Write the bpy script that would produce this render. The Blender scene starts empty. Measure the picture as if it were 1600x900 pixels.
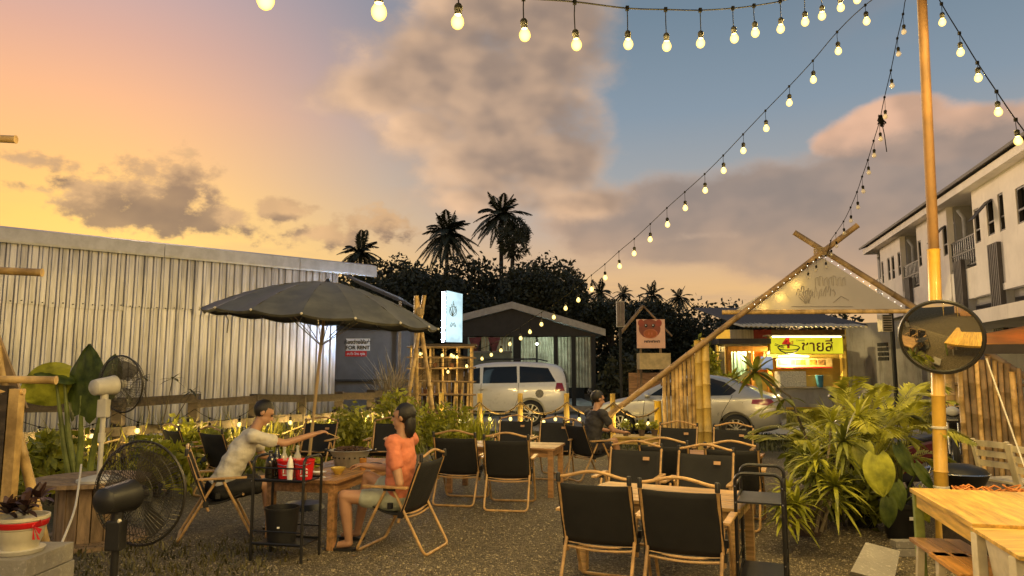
import bpy, bmesh, math, random
import numpy as np
from mathutils import Vector, Matrix, Quaternion
from mathutils.bvhtree import BVHTree
R = math.radians
PI = math.pi
random.seed(7)
NR = np.random.RandomState(11)
scene = bpy.context.scene
COL = scene.collection

# ------------------------------------------------------------------ camera
FPX, HORIZON, EYE = 1110.0, 580.0, 1.55
PITCH = math.atan((HORIZON - 450) / FPX)
cam_d = bpy.data.cameras.new('camera')
cam_d.sensor_width = 36.0
cam_d.lens = FPX / 1600 * 36
cam_d.clip_end = 2000
cam_o = bpy.data.objects.new('camera', cam_d)
COL.objects.link(cam_o)
cam_o.location = (0, 0, EYE)
cam_o.rotation_euler = (R(90) + PITCH, 0, 0)
scene.camera = cam_o

def ray(px, py):
    cx, cy = (px - 800) / FPX, (450 - py) / FPX
    c, s = math.cos(PITCH), math.sin(PITCH)
    return Vector((cx, c - cy * s, s + cy * c))
def P(px, py, d):
    """point of the place seen in direction (px, py) at ground distance d"""
    r = ray(px, py)
    return Vector((0, 0, EYE)) + r * (d / r.y)
def G(px, py, z=0.0):
    r = ray(px, py)
    return Vector((0, 0, EYE)) + r * ((z - EYE) / r.z)
def azel(px, py):
    r = ray(px, py).normalized()
    return math.atan2(r.x, r.y), math.asin(r.z)
def s2l(r, g, b):
    f = lambda c: (c / 255 / 12.92) if c <= 10.3 else ((c / 255 + 0.055) / 1.055) ** 2.4
    return (f(r), f(g), f(b))

# ------------------------------------------------------------------ render look
scene.view_settings.view_transform = 'Standard'
scene.view_settings.look = 'None'
scene.view_settings.gamma = 1
scene.view_settings.use_curve_mapping = False
scene.view_settings.exposure = 0.0
scene.cycles.use_denoising = True
scene.cycles.max_bounces = 5
scene.cycles.diffuse_bounces = 2
scene.cycles.glossy_bounces = 3
scene.cycles.transmission_bounces = 4
scene.cycles.transparent_max_bounces = 8
scene.cycles.sample_clamp_indirect = 4.0
scene.cycles.caustics_reflective = False
scene.cycles.caustics_refractive = False

# ------------------------------------------------------------------ node helper
class NG:
    def __init__(s, tree):
        s.t = tree
    def new(s, typ, **kw):
        n = s.t.nodes.new(typ)
        for k, v in kw.items():
            setattr(n, k, v)
        return n
    def put(s, sock, v):
        if isinstance(v, bpy.types.NodeSocket):
            s.t.links.new(v, sock)
        elif v is not None:
            if isinstance(v, (tuple, list)) and len(v) == 3 and len(sock.default_value) == 4:
                v = (*v, 1)
            sock.default_value = v
    def m(s, op, a=None, b=None, c=None, clamp=False):
        n = s.new('ShaderNodeMath', operation=op, use_clamp=clamp)
        for i, v in enumerate((a, b, c)):
            if v is not None: s.put(n.inputs[i], v)
        return n.outputs[0]
    def v(s, op, a=None, b=None, c=None):
        n = s.new('ShaderNodeVectorMath', operation=op)
        for i, x in enumerate((a, b, c)):
            if x is not None: s.put(n.inputs[i], x)
        return n.outputs['Value'] if op in ('LENGTH', 'DOT_PRODUCT', 'DISTANCE') else n.outputs[0]
    def mix(s, f, a, b, typ='MIX'):
        n = s.new('ShaderNodeMix', data_type='RGBA', blend_type=typ)
        s.put(n.inputs[0], f); s.put(n.inputs[6], a); s.put(n.inputs[7], b)
        return n.outputs[2]
    def smooth(s, x, lo, hi, a=0.0, b=1.0):
        n = s.new('ShaderNodeMapRange', interpolation_type='SMOOTHSTEP')
        s.put(n.inputs[0], x); s.put(n.inputs[1], lo); s.put(n.inputs[2], hi); s.put(n.inputs[3], a); s.put(n.inputs[4], b)
        return n.outputs[0]
    def noise(s, vec, scale, detail=4, rough=.5, out=0):
        n = s.new('ShaderNodeTexNoise')
        s.put(n.inputs['Vector'], vec)
        n.inputs['Scale'].default_value = scale
        n.inputs['Detail'].default_value = detail
        n.inputs['Roughness'].default_value = rough
        return n.outputs[out]
    def ramp(s, f, stops):
        n = s.new('ShaderNodeValToRGB')
        e = n.color_ramp.elements
        while len(e) < len(stops): e.new(0.5)
        for el, (p, c) in zip(e, stops):
            el.position = p; el.color = (*c, 1)
        s.put(n.inputs[0], f)
        return n.outputs[0]

# ------------------------------------------------------------------ sky: dusk, the sun just gone on the far left
SUN_AZ = azel(230, 400)[0]
world = bpy.data.worlds.new('World')
scene.world = world
world.use_nodes = True
wt = world.node_tree
wt.nodes.clear()
g = NG(wt)
tc = g.new('ShaderNodeTexCoord')
DIR = tc.outputs['Generated']

sx = g.new('ShaderNodeSeparateXYZ'); g.put(sx.inputs[0], DIR)
AZ = g.m('ARCTAN2', sx.outputs[0], sx.outputs[1])
EL = g.m('DIVIDE', g.m('ARCSINE', sx.outputs[2]), R(40), clamp=True)      # 0..1 over 0..40 degrees
# clear-sky colours: a warm side round the sunset, a blue-grey side away from it
warm = g.ramp(EL, [(0.0, s2l(255, 202, 88)), (.26, s2l(255, 201, 94)), (.36, s2l(252, 190, 112)), (.48, s2l(245, 180, 132)), (.58, s2l(222, 170, 148)),
                   (.70, s2l(192, 164, 166)), (.85, s2l(165, 150, 168)), (1.0, s2l(135, 138, 162))])
cool = g.ramp(EL, [(0.0, s2l(228, 178, 116)), (.16, s2l(228, 182, 125)), (.27, s2l(196, 170, 148)), (.37, s2l(160, 161, 162)), (.5, s2l(133, 148, 162)),
                   (.68, s2l(112, 131, 147)), (1.0, s2l(88, 110, 130))])
side = g.m('ABSOLUTE', g.m('SUBTRACT', AZ, SUN_AZ - .14))
side = g.m('MINIMUM', side, g.m('SUBTRACT', 2 * PI, side))
mixf = g.smooth(side, .04, .66)
base = g.mix(mixf, warm, cool)
sky_n = g.new('ShaderNodeTexSky', sky_type='NISHITA', sun_disc=False)
sky_n.sun_elevation = R(8.0)
sky_n.sun_rotation = SUN_AZ
sky_n.altitude = 10
base = g.mix(.06, base, g.mix(1.0, sky_n.outputs[0], (.1, .1, .1), 'MULTIPLY'))
# thin streaks low down
strk = g.noise(g.v('MULTIPLY', DIR, (2.2, 2.2, 15)), 2.2, 4, .55)
base = g.mix(g.m('MULTIPLY', g.smooth(strk, .46, .7), g.m('MULTIPLY', g.smooth(EL, .34, .1), .5)), base, s2l(176, 150, 132))

# cloud banks: soft lobes in the direction of the sky, broken up by turbulence
CP = g.new('ShaderNodeCombineXYZ'); g.put(CP.inputs[0], AZ); g.put(CP.inputs[1], g.m('ARCSINE', sx.outputs[2]))
flat = g.v('MULTIPLY', DIR, (1, 1, 1.5))
wn = g.v('SUBTRACT', g.noise(flat, 7, 1, .5, out=1), (.5, .5, .5))
fine = g.noise(flat, 12, 7, .57)
toward = Vector((math.sin(SUN_AZ), .1, -.5)) * .035
rl_a = g.noise(flat, 7, 3, .55)
rl_b = g.noise(g.v('ADD', flat, tuple(toward * 1.6)), 7, 3, .55)
relief = g.m('ADD', g.m('MULTIPLY', g.smooth(g.m('SUBTRACT', rl_a, rl_b), -.13, .15), .75), g.m('MULTIPLY', g.smooth(fine, .3, .7), .25))
turb = g.m('SUBTRACT', fine, .5)
turb2 = g.m('SUBTRACT', g.noise(flat, 30, 5, .6), .5)
def density(blobs, noise_amp, warp, edge, tb=None, shift=None):
    p = g.v('MULTIPLY_ADD', wn, (warp, warp * .7, 0), CP.outputs[0])
    if shift: p = g.v('ADD', p, (*shift, 0))
    best = None
    for (px, py, rx, ry, wgt) in blobs:
        a, e = azel(px, py)
        k = g.v('MULTIPLY_ADD', p, (FPX / rx, FPX / ry, 0), (-a * FPX / rx, -e * FPX / ry, 0))
        l = g.m('SUBTRACT', wgt, g.v('LENGTH', k))
        best = l if best is None else g.m('SMOOTH_MAX', best, l, .3)
    return g.smooth(g.m('MULTIPLY_ADD', tb or turb, noise_amp, best), 0.0, edge)
column = [(790, 10, 190, 100, 1.2), (870, 80, 110, 95, 1.2), (700, 115, 160, 85, 1.25), (595, 150, 120, 52, 1.15),
    (650, 205, 100, 62, 1.1), (790, 175, 150, 105, 1.3), (745, 255, 140, 78, 1.25), (850, 250, 100, 78, 1.2), (730, 312, 120, 46, 1.05), (900, 315, 110, 46, 1.05)]
puffs = [(165, 322, 70, 42, 1.05), (220, 302, 64, 42, 1.1), (290, 290, 48, 50, 1.1), (265, 330, 100, 34, 1.1),
    (350, 343, 66, 24, 1), (442, 328, 48, 24, 1.05), (56, 258, 50, 17, 1), (500, 372, 110, 26, .85), (590, 355, 80, 38, .85), (60, 305, 70, 13, .6)]
bank = [(1500, 275, 280, 85, 1.1), (1250, 315, 230, 75, 1.1), (1050, 330, 180, 62, 1.05), (940, 355, 130, 65, .95),
    (1760, 300, 320, 120, 1.1), (1130, 392, 300, 38, .85), (1330, 390, 260, 70, .95)]
tops = [(1335, 215, 66, 32, 1.05), (1405, 192, 74, 36, 1.1), (1480, 205, 130, 40, 1.05), (1620, 195, 130, 40, 1)]
rest_n = g.noise(g.v('MULTIPLY', DIR, (1, 1, 2.2)), 2.6, 3, .56)
away = g.smooth(side, .95, 1.5)
high = g.smooth(EL, .72, .95)
d4 = g.m('MULTIPLY', g.m('MULTIPLY', g.smooth(rest_n, .5, .66), g.m('MAXIMUM', away, high)), .8)
base = g.mix(d4, base, g.mix(g.smooth(rest_n, .5, .8), s2l(178, 155, 142), s2l(138, 124, 118)))
plain = base
def rim(d, ds, k): return g.m('MULTIPLY', g.m('SUBTRACT', d, ds, clamp=True), k)
def lit(d, k_edge, k_rel, add=0.0):
    e = g.m('MULTIPLY', g.m('SUBTRACT', 1, d), k_edge)
    return g.m('ADD', g.m('ADD', e, g.m('MULTIPLY', relief, k_rel)), add, clamp=True)
dt = density(tops, .9, .045, .35)
base = g.mix(dt, base, g.mix(lit(dt, .5, .8), s2l(188, 154, 132), s2l(238, 190, 158)))
db = density(bank, .9, .04, .45)
low = g.smooth(EL, .34, .12)
bankc = g.mix(lit(db, .55, .34), g.mix(low, s2l(141, 128, 121), s2l(180, 152, 128)), g.mix(low, s2l(205, 172, 148), s2l(232, 184, 132)))
bankc = g.mix(g.m('MULTIPLY', g.smooth(side, .8, .45), .6), bankc, s2l(222, 174, 132))
base = g.mix(g.m('MULTIPLY', db, .93), base, bankc)
dc = density(column, 1.1, .06, .75); dcs = density(column, .8, .06, .75, None, (-.05, -.012))
base = g.mix(g.m('MULTIPLY', dc, .92), base, g.mix(lit(dc, .35, .5, rim(dc, dcs, .7)), s2l(146, 125, 111), s2l(238, 195, 155)))
dp = density(puffs, 2.3, .045, .6, turb2); dps = density(puffs, 1.2, .045, .6, turb2, (-.004, .022))
base = g.mix(g.m('MULTIPLY', dp, .88), base, g.mix(lit(dp, .45, .3, rim(dp, dps, .55)), s2l(118, 101, 95), s2l(240, 192, 138)))
bg = g.new('ShaderNodeBackground'); g.put(bg.inputs[0], base); bg.inputs[1].default_value = 1.08
bg0 = g.new('ShaderNodeBackground'); g.put(bg0.inputs[0], plain); bg0.inputs[1].default_value = 1.08
# the banks end well inside this sector, so it has no seam; beyond it only the plain sky and the scattered cloud are worked out
sector = g.m('MULTIPLY', g.m('COMPARE', AZ, .17, 1.08), g.m('LESS_THAN', EL, .999))
mxs = g.new('ShaderNodeMixShader'); g.put(mxs.inputs[0], sector)
wt.links.new(bg0.outputs[0], mxs.inputs[1]); wt.links.new(bg.outputs[0], mxs.inputs[2])
wo = g.new('ShaderNodeOutputWorld')
wt.links.new(mxs.outputs[0], wo.inputs[0])
world.cycles.sampling_method = 'MANUAL'
world.cycles.sample_map_resolution = 512

sun_d = bpy.data.lights.new('sun', 'SUN')
sun_d.energy = 3.0
sun_d.angle = R(18)
sun_d.color = (1, .72, .45)
sun_o = bpy.data.objects.new('sun', sun_d)
COL.objects.link(sun_o)
sun_dir = Vector((math.sin(SUN_AZ) * math.cos(R(8)), math.cos(SUN_AZ) * math.cos(R(8)), math.sin(R(8))))
sun_o.rotation_euler = (-sun_dir).to_track_quat('-Z', 'Y').to_euler()
sun_o.location = sun_dir * 50

# ------------------------------------------------------------------ materials
MATS = {}
def M(name, col, rough=.6, metal=0.0, var=.18, scale=6, bump=0.0, bscale=30, stretch=(1, 1, 1), rnd=0.0, emit=None, estr=0.0,
      col2=None, speck=0.0, trans=0.0, coat=0.0, alpha=1.0, dirt=0.0, lum=0.0):
    if name in MATS: return MATS[name]
    m = bpy.data.materials.new(name); m.use_nodes = True
    t = m.node_tree; t.nodes.clear(); q = NG(t)
    b = q.new('ShaderNodeBsdfPrincipled'); o = q.new('ShaderNodeOutputMaterial')
    c = q.new('ShaderNodeTexCoord').outputs['Object']
    cs = q.v('MULTIPLY', c, stretch)
    n = q.noise(cs, scale, 5, .6)
    dark = tuple(x * (1 - var) for x in col)
    lite = tuple(min(1, x * (1 + var)) for x in (col2 or col))
    k = q.mix(q.smooth(n, .3, .7), dark, lite)
    if speck:
        sp = q.noise(c, scale * 25, 2, .5)
        k = q.mix(q.smooth(sp, .56, .72, 0, speck), k, tuple(min(1, x * 2.2) for x in col))
    if dirt:
        dn = q.noise(q.v('MULTIPLY', c, (1, 1, .18)), 3.0, 7, .65)
        k = q.mix(q.smooth(dn, .52, .74, 0, dirt), k, tuple(x * .25 for x in (col[0], col[1] * .95, col[2] * .85)))
    if rnd:
        oi = q.new('ShaderNodeObjectInfo').outputs['Random']
        f = q.m('MULTIPLY_ADD', oi, 2 * rnd, 1 - rnd)
        cc = q.new('ShaderNodeCombineXYZ')
        for i in range(3): q.put(cc.inputs[i], f)
        k = q.mix(1.0, k, cc.outputs[0], 'MULTIPLY')
    q.put(b.inputs['Base Color'], k)
    b.inputs['Metallic'].default_value = metal
    q.put(b.inputs['Roughness'], q.m('MULTIPLY_ADD', n, .2, max(0.0, rough - .1), clamp=True) if rough > .08 else rough)
    if coat: b.inputs['Coat Weight'].default_value = coat; b.inputs['Coat Roughness'].default_value = .08
    if emit:
        b.inputs['Emission Color'].default_value = (*emit, 1); b.inputs['Emission Strength'].default_value = estr
    if bump:
        bn = q.noise(cs, bscale, 4, .6)
        bp = q.new('ShaderNodeBump'); bp.inputs['Strength'].default_value = bump; bp.inputs['Distance'].default_value = .02
        q.put(bp.inputs['Height'], bn)
        t.links.new(bp.outputs[0], b.inputs['Normal'])
    out = b.outputs[0]
    if trans:
        tr = q.new('ShaderNodeBsdfTranslucent'); q.put(tr.inputs[0], k)
        mx = q.new('ShaderNodeMixShader'); mx.inputs[0].default_value = trans
        t.links.new(out, mx.inputs[1]); t.links.new(tr.outputs[0], mx.inputs[2]); out = mx.outputs[0]
    if alpha < 1:
        tp = q.new('ShaderNodeBsdfTransparent')
        mx = q.new('ShaderNodeMixShader'); mx.inputs[0].default_value = alpha
        t.links.new(tp.outputs[0], mx.inputs[1]); t.links.new(out, mx.inputs[2]); out = mx.outputs[0]
    t.links.new(out, o.inputs[0])
    MATS[name] = m
    return m

# ------------------------------------------------------------------ mesh builder
def frame_of(d, up=Vector((0, 0, 1))):
    d = d.normalized()
    if abs(d.dot(up)) > .98: up = Vector((0, 1, 0)) if abs(d.y) < .9 else Vector((1, 0, 0))
    a = d.cross(up).normalized()
    return a, a.cross(d).normalized()
class MB:
    def __init__(s):
        s.v = []; s.f = []; s.mi = []; s.cur = 0
    def _add(s, vs, fs):
        b = len(s.v); s.v += [Vector(x) for x in vs]
        for f in fs:
            s.f.append([b + i for i in f]); s.mi.append(s.cur)
        return s
    def box(s, c, size, m=None):
        x, y, z = (k / 2 for k in size)
        vs = [Vector((i * x, j * y, k * z)) for i in (-1, 1) for j in (-1, 1) for k in (-1, 1)]
        if m is not None: vs = [m @ v for v in vs]
        c = Vector(c)
        return s._add([c + v for v in vs], [(0, 1, 3, 2), (4, 6, 7, 5), (0, 4, 5, 1), (2, 3, 7, 6), (0, 2, 6, 4), (1, 5, 7, 3)])
    def beam(s, a, b, w, h, up=(0, 0, 1)):
        a, b = Vector(a), Vector(b); r, u = frame_of(b - a, Vector(up))
        vs = [p + r * (i * w / 2) + u * (j * h / 2) for p in (a, b) for i, j in ((-1, -1), (1, -1), (1, 1), (-1, 1))]
        return s._add(vs, [(3, 2, 1, 0), (4, 5, 6, 7), (0, 1, 5, 4), (1, 2, 6, 5), (2, 3, 7, 6), (3, 0, 4, 7)])
    def tube(s, pts, r, n=8, cap=True, closed=False):
        pts = [Vector(p) for p in pts]; k = len(pts)
        rs = r if isinstance(r, (list, tuple)) else [r] * k
        base = len(s.v); ref = None
        for i, p in enumerate(pts):
            if closed: d = pts[(i + 1) % k] - pts[i - 1]
            else: d = pts[min(i + 1, k - 1)] - pts[max(i - 1, 0)]
            if d.length < 1e-9: d = Vector((0, 0, 1))
            d.normalize()
            if ref is None: a, u = frame_of(d)
            else:
                a = (ref - d * ref.dot(d))
                if a.length < 1e-6: a, u = frame_of(d)
                a.normalize(); u = a.cross(d)
            ref = a
            for j in range(n):
                t = 2 * PI * j / n
                s.v.append(p + (a * math.cos(t) + u * math.sin(t)) * rs[i])
        lim = k if closed else k - 1
        for i in range(lim):
            i2 = (i + 1) % k
            for j in range(n):
                j2 = (j + 1) % n
                s.f.append([base + i * n + j, base + i * n + j2, base + i2 * n + j2, base + i2 * n + j]); s.mi.append(s.cur)
        if cap and not closed:
            s.f.append([base + j for j in reversed(range(n))]); s.mi.append(s.cur)
            s.f.append([base + (k - 1) * n + j for j in range(n)]); s.mi.append(s.cur)
        return s
    def lathe(s, prof, n=20, m=None, a0=0, a1=2 * PI):
        full = abs(a1 - a0 - 2 * PI) < 1e-6
        base = len(s.v); c = n if full else n + 1
        for (r, z) in prof:
            for j in range(c):
                t = a0 + (a1 - a0) * j / n
                v = Vector((r * math.cos(t), r * math.sin(t), z))
                s.v.append(m @ v if m is not None else v)
        for i in range(len(prof) - 1):
            for j in range(n):
                j2 = (j + 1) % c
                s.f.append([base + i * c + j, base + i * c + j2, base + (i + 1) * c + j2, base + (i + 1) * c + j]); s.mi.append(s.cur)
        return s
    def sphere(s, c, r, n=12, k=8, sc=(1, 1, 1)):
        m = Matrix.Translation(Vector(c)) @ Matrix.Diagonal((*sc, 1))
        return s.lathe([(max(1e-4, r * math.sin(PI * i / k)), -r * math.cos(PI * i / k)) for i in range(k + 1)], n, m)
    def prism(s, poly, vec):
        n = len(poly); vec = Vector(vec)
        vs = [Vector(p) for p in poly] + [Vector(p) + vec for p in poly]
        return s._add(vs, [tuple(reversed(range(n))), tuple(range(n, 2 * n))] + [(i, (i + 1) % n, n + (i + 1) % n, n + i) for i in range(n)])
    def quad(s, a, b, c, d):
        return s._add([a, b, c, d], [(0, 1, 2, 3)])
    def build(s, name, mat, parent=None, smooth=False, world=True, bevel=0):
        off = Vector((0, 0, 0))
        if parent is not None and world:
            p = parent
            while p is not None: off = off + p.location; p = p.parent
        me = bpy.data.meshes.new(name)
        me.from_pydata([tuple(v - off) for v in s.v], [], s.f)
        mats = mat if isinstance(mat, (list, tuple)) else [mat]
        for m in mats: me.materials.append(m)
        if len(mats) > 1: me.polygons.foreach_set('material_index', s.mi)
        bm = bmesh.new(); bm.from_mesh(me)
        bmesh.ops.recalc_face_normals(bm, faces=bm.faces)
        if bevel:
            bmesh.ops.remove_doubles(bm, verts=bm.verts, dist=1e-5)
            bmesh.ops.bevel(bm, geom=[e for e in bm.edges if e.is_manifold and e.calc_face_angle(0) > .6], offset=bevel, segments=2, profile=.7, affect='EDGES')
        bm.to_mesh(me); bm.free()
        if smooth: smooth_mesh(me, smooth if smooth is not True else 40)
        o = bpy.data.objects.new(name, me)
        COL.objects.link(o)
        o.parent = parent
        return o
def smooth_mesh(me, ang=40):
    me.polygons.foreach_set('use_smooth', [True] * len(me.polygons))
    try: me.set_sharp_from_angle(angle=R(ang))
    except Exception: pass
def npmesh(name, v, f, mat, parent=None, smooth=False, k=None):
    """mesh from arrays: f is (n, 3) or (n, 4)"""
    v = np.asarray(v, dtype=np.float32); f = np.asarray(f, dtype=np.int32)
    me = bpy.data.meshes.new(name)
    k = f.shape[1]
    me.vertices.add(len(v)); me.vertices.foreach_set('co', v.ravel())
    me.loops.add(f.size); me.loops.foreach_set('vertex_index', f.ravel())
    me.polygons.add(len(f)); me.polygons.foreach_set('loop_start', np.arange(0, f.size, k, dtype=np.int32))
    me.polygons.foreach_set('loop_total', np.full(len(f), k, dtype=np.int32))
    me.materials.append(mat)
    me.update(calc_edges=True); me.validate()
    if smooth: me.polygons.foreach_set('use_smooth', [True] * len(f))
    o = bpy.data.objects.new(name, me); COL.objects.link(o); o.parent = parent
    return o
def tag(o, label=None, cat=None, group=None, kind=None):
    if label: o['label'] = label
    if cat: o['category'] = cat
    if group: o['group'] = group
    if kind: o['kind'] = kind
    return o
def thing(name, label, cat, loc=(0, 0, 0), rz=0, group=None):
    o = bpy.data.objects.new(name, None); COL.objects.link(o)
    o.location = loc; o.rotation_euler = (0, 0, rz); o.empty_display_size = .1
    return tag(o, label, cat, group)
def copy_tree(o, parent=None):
    c = o.copy(); COL.objects.link(c); c.parent = parent
    for ch in o.children: copy_tree(ch, c)
    return c
def link_mesh(name, me, loc, parent=None, rot=None, scale=None):
    o = bpy.data.objects.new(name, me); COL.objects.link(o); o.parent = parent
    o.location = loc
    if rot is not None: o.rotation_euler = rot
    if scale is not None: o.scale = scale
    return o
def text_part(name, s, size, mat, parent, mtx, extrude=.004, align='CENTER', bold=0.0, sx=1.0):
    cu = bpy.data.curves.new('txt', 'FONT'); cu.body = s; cu.size = size; cu.extrude = extrude
    cu.align_x = align; cu.align_y = 'CENTER'; cu.offset = bold
    t = bpy.data.objects.new('txt', cu); COL.objects.link(t)
    bpy.context.view_layer.update()
    me = bpy.data.meshes.new_from_object(t.evaluated_get(bpy.context.evaluated_depsgraph_get()))
    bpy.data.objects.remove(t)
    me.transform(mtx @ Matrix.Diagonal((sx, 1, 1, 1)))
    me.materials.clear(); me.materials.append(mat); me.name = name
    o = bpy.data.objects.new(name, me); COL.objects.link(o); o.parent = parent
    return o
def arc(p, q, sag, n=12):
    p, q = Vector(p), Vector(q)
    return [p.lerp(q, i / n) - Vector((0, 0, sag * 4 * (i / n) * (1 - i / n))) for i in range(n + 1)]
def bamboo(mb, a, b, r, n=8, seg=.38, taper=.92, wob=.0):
    """a culm: straight joints with a raised ring at each node"""
    a, b = Vector(a), Vector(b); L = (b - a).length; k = max(2, int(L / seg)); pts = []; rs = []
    x, y = frame_of(b - a)
    for i in range(k + 1):
        t = i / k; rr = r * (1 + (taper - 1) * t)
        off = x * random.uniform(-wob, wob) + y * random.uniform(-wob, wob)
        p = a.lerp(b, t) + off
        e = min(.012, L / k * .2) / L
        for dt, m in ((-e, 1.0), (0, 1.13), (e, 1.0)):
            tt = t + dt
            if 0 <= tt <= 1:
                pts.append(a.lerp(b, tt) + off); rs.append(rr * m)
    mb.tube(pts, rs, n)
    return mb

# ------------------------------------------------------------------ palette
m_bamboo = M('bamboo', (.42, .27, .10), .45, var=.35, scale=3, stretch=(2, 2, 2), bump=.15, rnd=.25, col2=(.5, .34, .14))
m_bamboo_old = M('bamboo_weathered', (.22, .15, .08), .6, var=.4, scale=4, bump=.2, rnd=.25)
m_bamboo_lit = M('bamboo_lit', (.55, .38, .10), .4, var=.3, scale=3, bump=.12, rnd=.2)  # brighter copy of the bamboo, lamplight put into its colour
m_wood = M('table_wood', (.36, .19, .08), .42, var=.4, scale=3.5, stretch=(1, 9, 9), bump=.12, rnd=.22, coat=.15)
m_pale_wood = M('yellowed_table_wood', (.58, .35, .065), .45, var=.35, scale=3, stretch=(1, 10, 10), bump=.14, rnd=.12, coat=.1)
m_white_wood = M('painted_pale_wood', (.62, .54, .38), .55, var=.2, scale=5, dirt=.35, bump=.1)
m_old_wood = M('weathered_fence_wood', (.05, .036, .026), .75, var=.45, scale=4, stretch=(1, 6, 6), bump=.35, rnd=.3)
m_spool = M('cable_reel_wood', (.25, .17, .10), .7, var=.35, scale=4, stretch=(5, 5, 1), bump=.3, rnd=.25)
m_green_leg = M('green_painted_wood', (.22, .27, .07), .5, var=.3, scale=6, dirt=.3)
m_blackmetal = M('black_powder_coat', (.012, .012, .013), .38, var=.2)
m_darkplastic = M('black_plastic', (.014, .014, .015), .42, var=.2, bump=.03)
m_canvas = M('black_canvas', (.012, .012, .013), .85, var=.25, scale=9, bump=.25, bscale=260)
m_frame = M('woodgrain_tube', (.48, .29, .12), .38, var=.25, scale=5, stretch=(3, 3, 3), rnd=.12)
m_chrome = M('bright_metal', (.6, .6, .6), .25, 1.0, var=.1)
m_galv = M('corrugated_zinc', (.47, .47, .49), .36, .8, var=.34, scale=9, stretch=(1, 1, .07), rnd=.10, dirt=.4, bump=.12, bscale=22)  # tall tone streaks paint the metal's reflections into the colour; dirt is separate
m_galv_trim = M('zinc_flashing', (.46, .46, .47), .42, .6, var=.14, scale=4, rnd=.08, dirt=.2)
m_grey_wall = M('grey_render', (.17, .165, .16), .8, var=.15, scale=2, dirt=.3)
m_dark = M('dark_shade', (.02, .02, .02), .8, var=.2)
m_conc = M('pale_concrete', (.30, .28, .25), .85, var=.2, scale=1.5, bump=.2, bscale=50, speck=.3, dirt=.25)
m_umbrella = M('umbrella_cloth', (.098, .100, .088), .55, var=.25, scale=5, bump=.12, bscale=90, trans=.06)
m_white_pl = M('aged_white_plastic', (.58, .55, .48), .45, var=.12, scale=6, dirt=.3)
m_red = M('red_plastic', (.55, .012, .015), .38, var=.12)
m_white = M('white_print', (.8, .8, .78), .5, var=.04)
m_black_print = M('black_print', (.015, .015, .015), .5, var=.04)
m_red_print = M('red_print', (.6, .02, .02), .5, var=.04)
m_rope = M('rope', (.30, .22, .12), .9, var=.35, scale=60, bump=.4)
m_wire = M('black_cable', (.003, .003, .003), .9); m_wire.node_tree.nodes['Principled BSDF'].inputs['Specular IOR Level'].default_value = .1
m_socket = M('black_socket', (.006, .006, .006), .8); m_socket.node_tree.nodes['Principled BSDF'].inputs['Specular IOR Level'].default_value = .15
m_tyre = M('tyre_rubber', (.014, .014, .014), .75, var=.2, bump=.1)
m_rim = M('alloy_rim', (.62, .62, .62), .28, .85, var=.08)
m_glass = M('dark_car_glass', (.010, .011, .012), .05, var=.05)
m_silver = M('silver_car_paint', (.42, .42, .41), .30, .45, var=.04, coat=.7)
m_whitepaint = M('white_car_paint', (.66, .67, .70), .30, .05, var=.03, coat=.8)
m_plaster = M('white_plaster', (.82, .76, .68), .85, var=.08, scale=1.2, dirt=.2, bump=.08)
m_plaster_grey = M('grey_plaster', (.33, .32, .315), .85, var=.12, scale=1.4, dirt=.3)  # darker grey plaster for recesses, soffit, ground floor and rear walls
m_roof_dark = M('grey_roofing', (.10, .09, .085), .7, var=.3, scale=3, dirt=.3)
m_soil = M('potting_soil', (.03, .022, .015), .95, var=.4, scale=30, bump=.6)
m_skin = M('skin', (.46, .25, .15), .5, var=.06, scale=10, bump=.03)
m_hair = M('dark_hair', (.012, .010, .009), .45, var=.3, scale=40, stretch=(6, 6, 1), bump=.4)
def leafmat(name, col, col2=None, trans=.3, rough=.45):
    return M(name, col, rough, var=.45, scale=5, rnd=.15, col2=col2, trans=trans)
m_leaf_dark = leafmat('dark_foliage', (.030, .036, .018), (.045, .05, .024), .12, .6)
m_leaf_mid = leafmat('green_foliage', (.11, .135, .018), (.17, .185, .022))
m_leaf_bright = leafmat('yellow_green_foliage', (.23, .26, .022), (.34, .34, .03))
m_leaf_big = leafmat('broad_leaf', (.035, .075, .012), (.10, .13, .02), .35)
m_grass = leafmat('weed_blades', (.16, .18, .03), (.24, .22, .05), .3, .6)
m_trunk = M('bark', (.05, .04, .03), .9, var=.35, scale=5, bump=.4)

def leaf_shader_bulb():
    m = bpy.data.materials.new('lit_bulb_glass'); m.use_nodes = True
    t = m.node_tree; t.nodes.clear(); q = NG(t)
    e = q.new('ShaderNodeEmission'); lw = q.new('ShaderNodeLayerWeight'); lw.inputs[0].default_value = .42
    q.put(e.inputs[0], q.mix(lw.outputs['Facing'], (1, .89, .36), (1, .54, .02)))
    e.inputs[1].default_value = 2.3
    tp = q.new('ShaderNodeBsdfTransparent'); mx = q.new('ShaderNodeMixShader'); mx.inputs[0].default_value = .72
    o = q.new('ShaderNodeOutputMaterial')
    t.links.new(tp.outputs[0], mx.inputs[1]); t.links.new(e.outputs[0], mx.inputs[2]); t.links.new(mx.outputs[0], o.inputs[0])
    return m
m_bulb = leaf_shader_bulb()
m_bulb_off = M('unlit_bulb_glass', (.55, .5, .42), .12, var=.05, alpha=.45)

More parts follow.
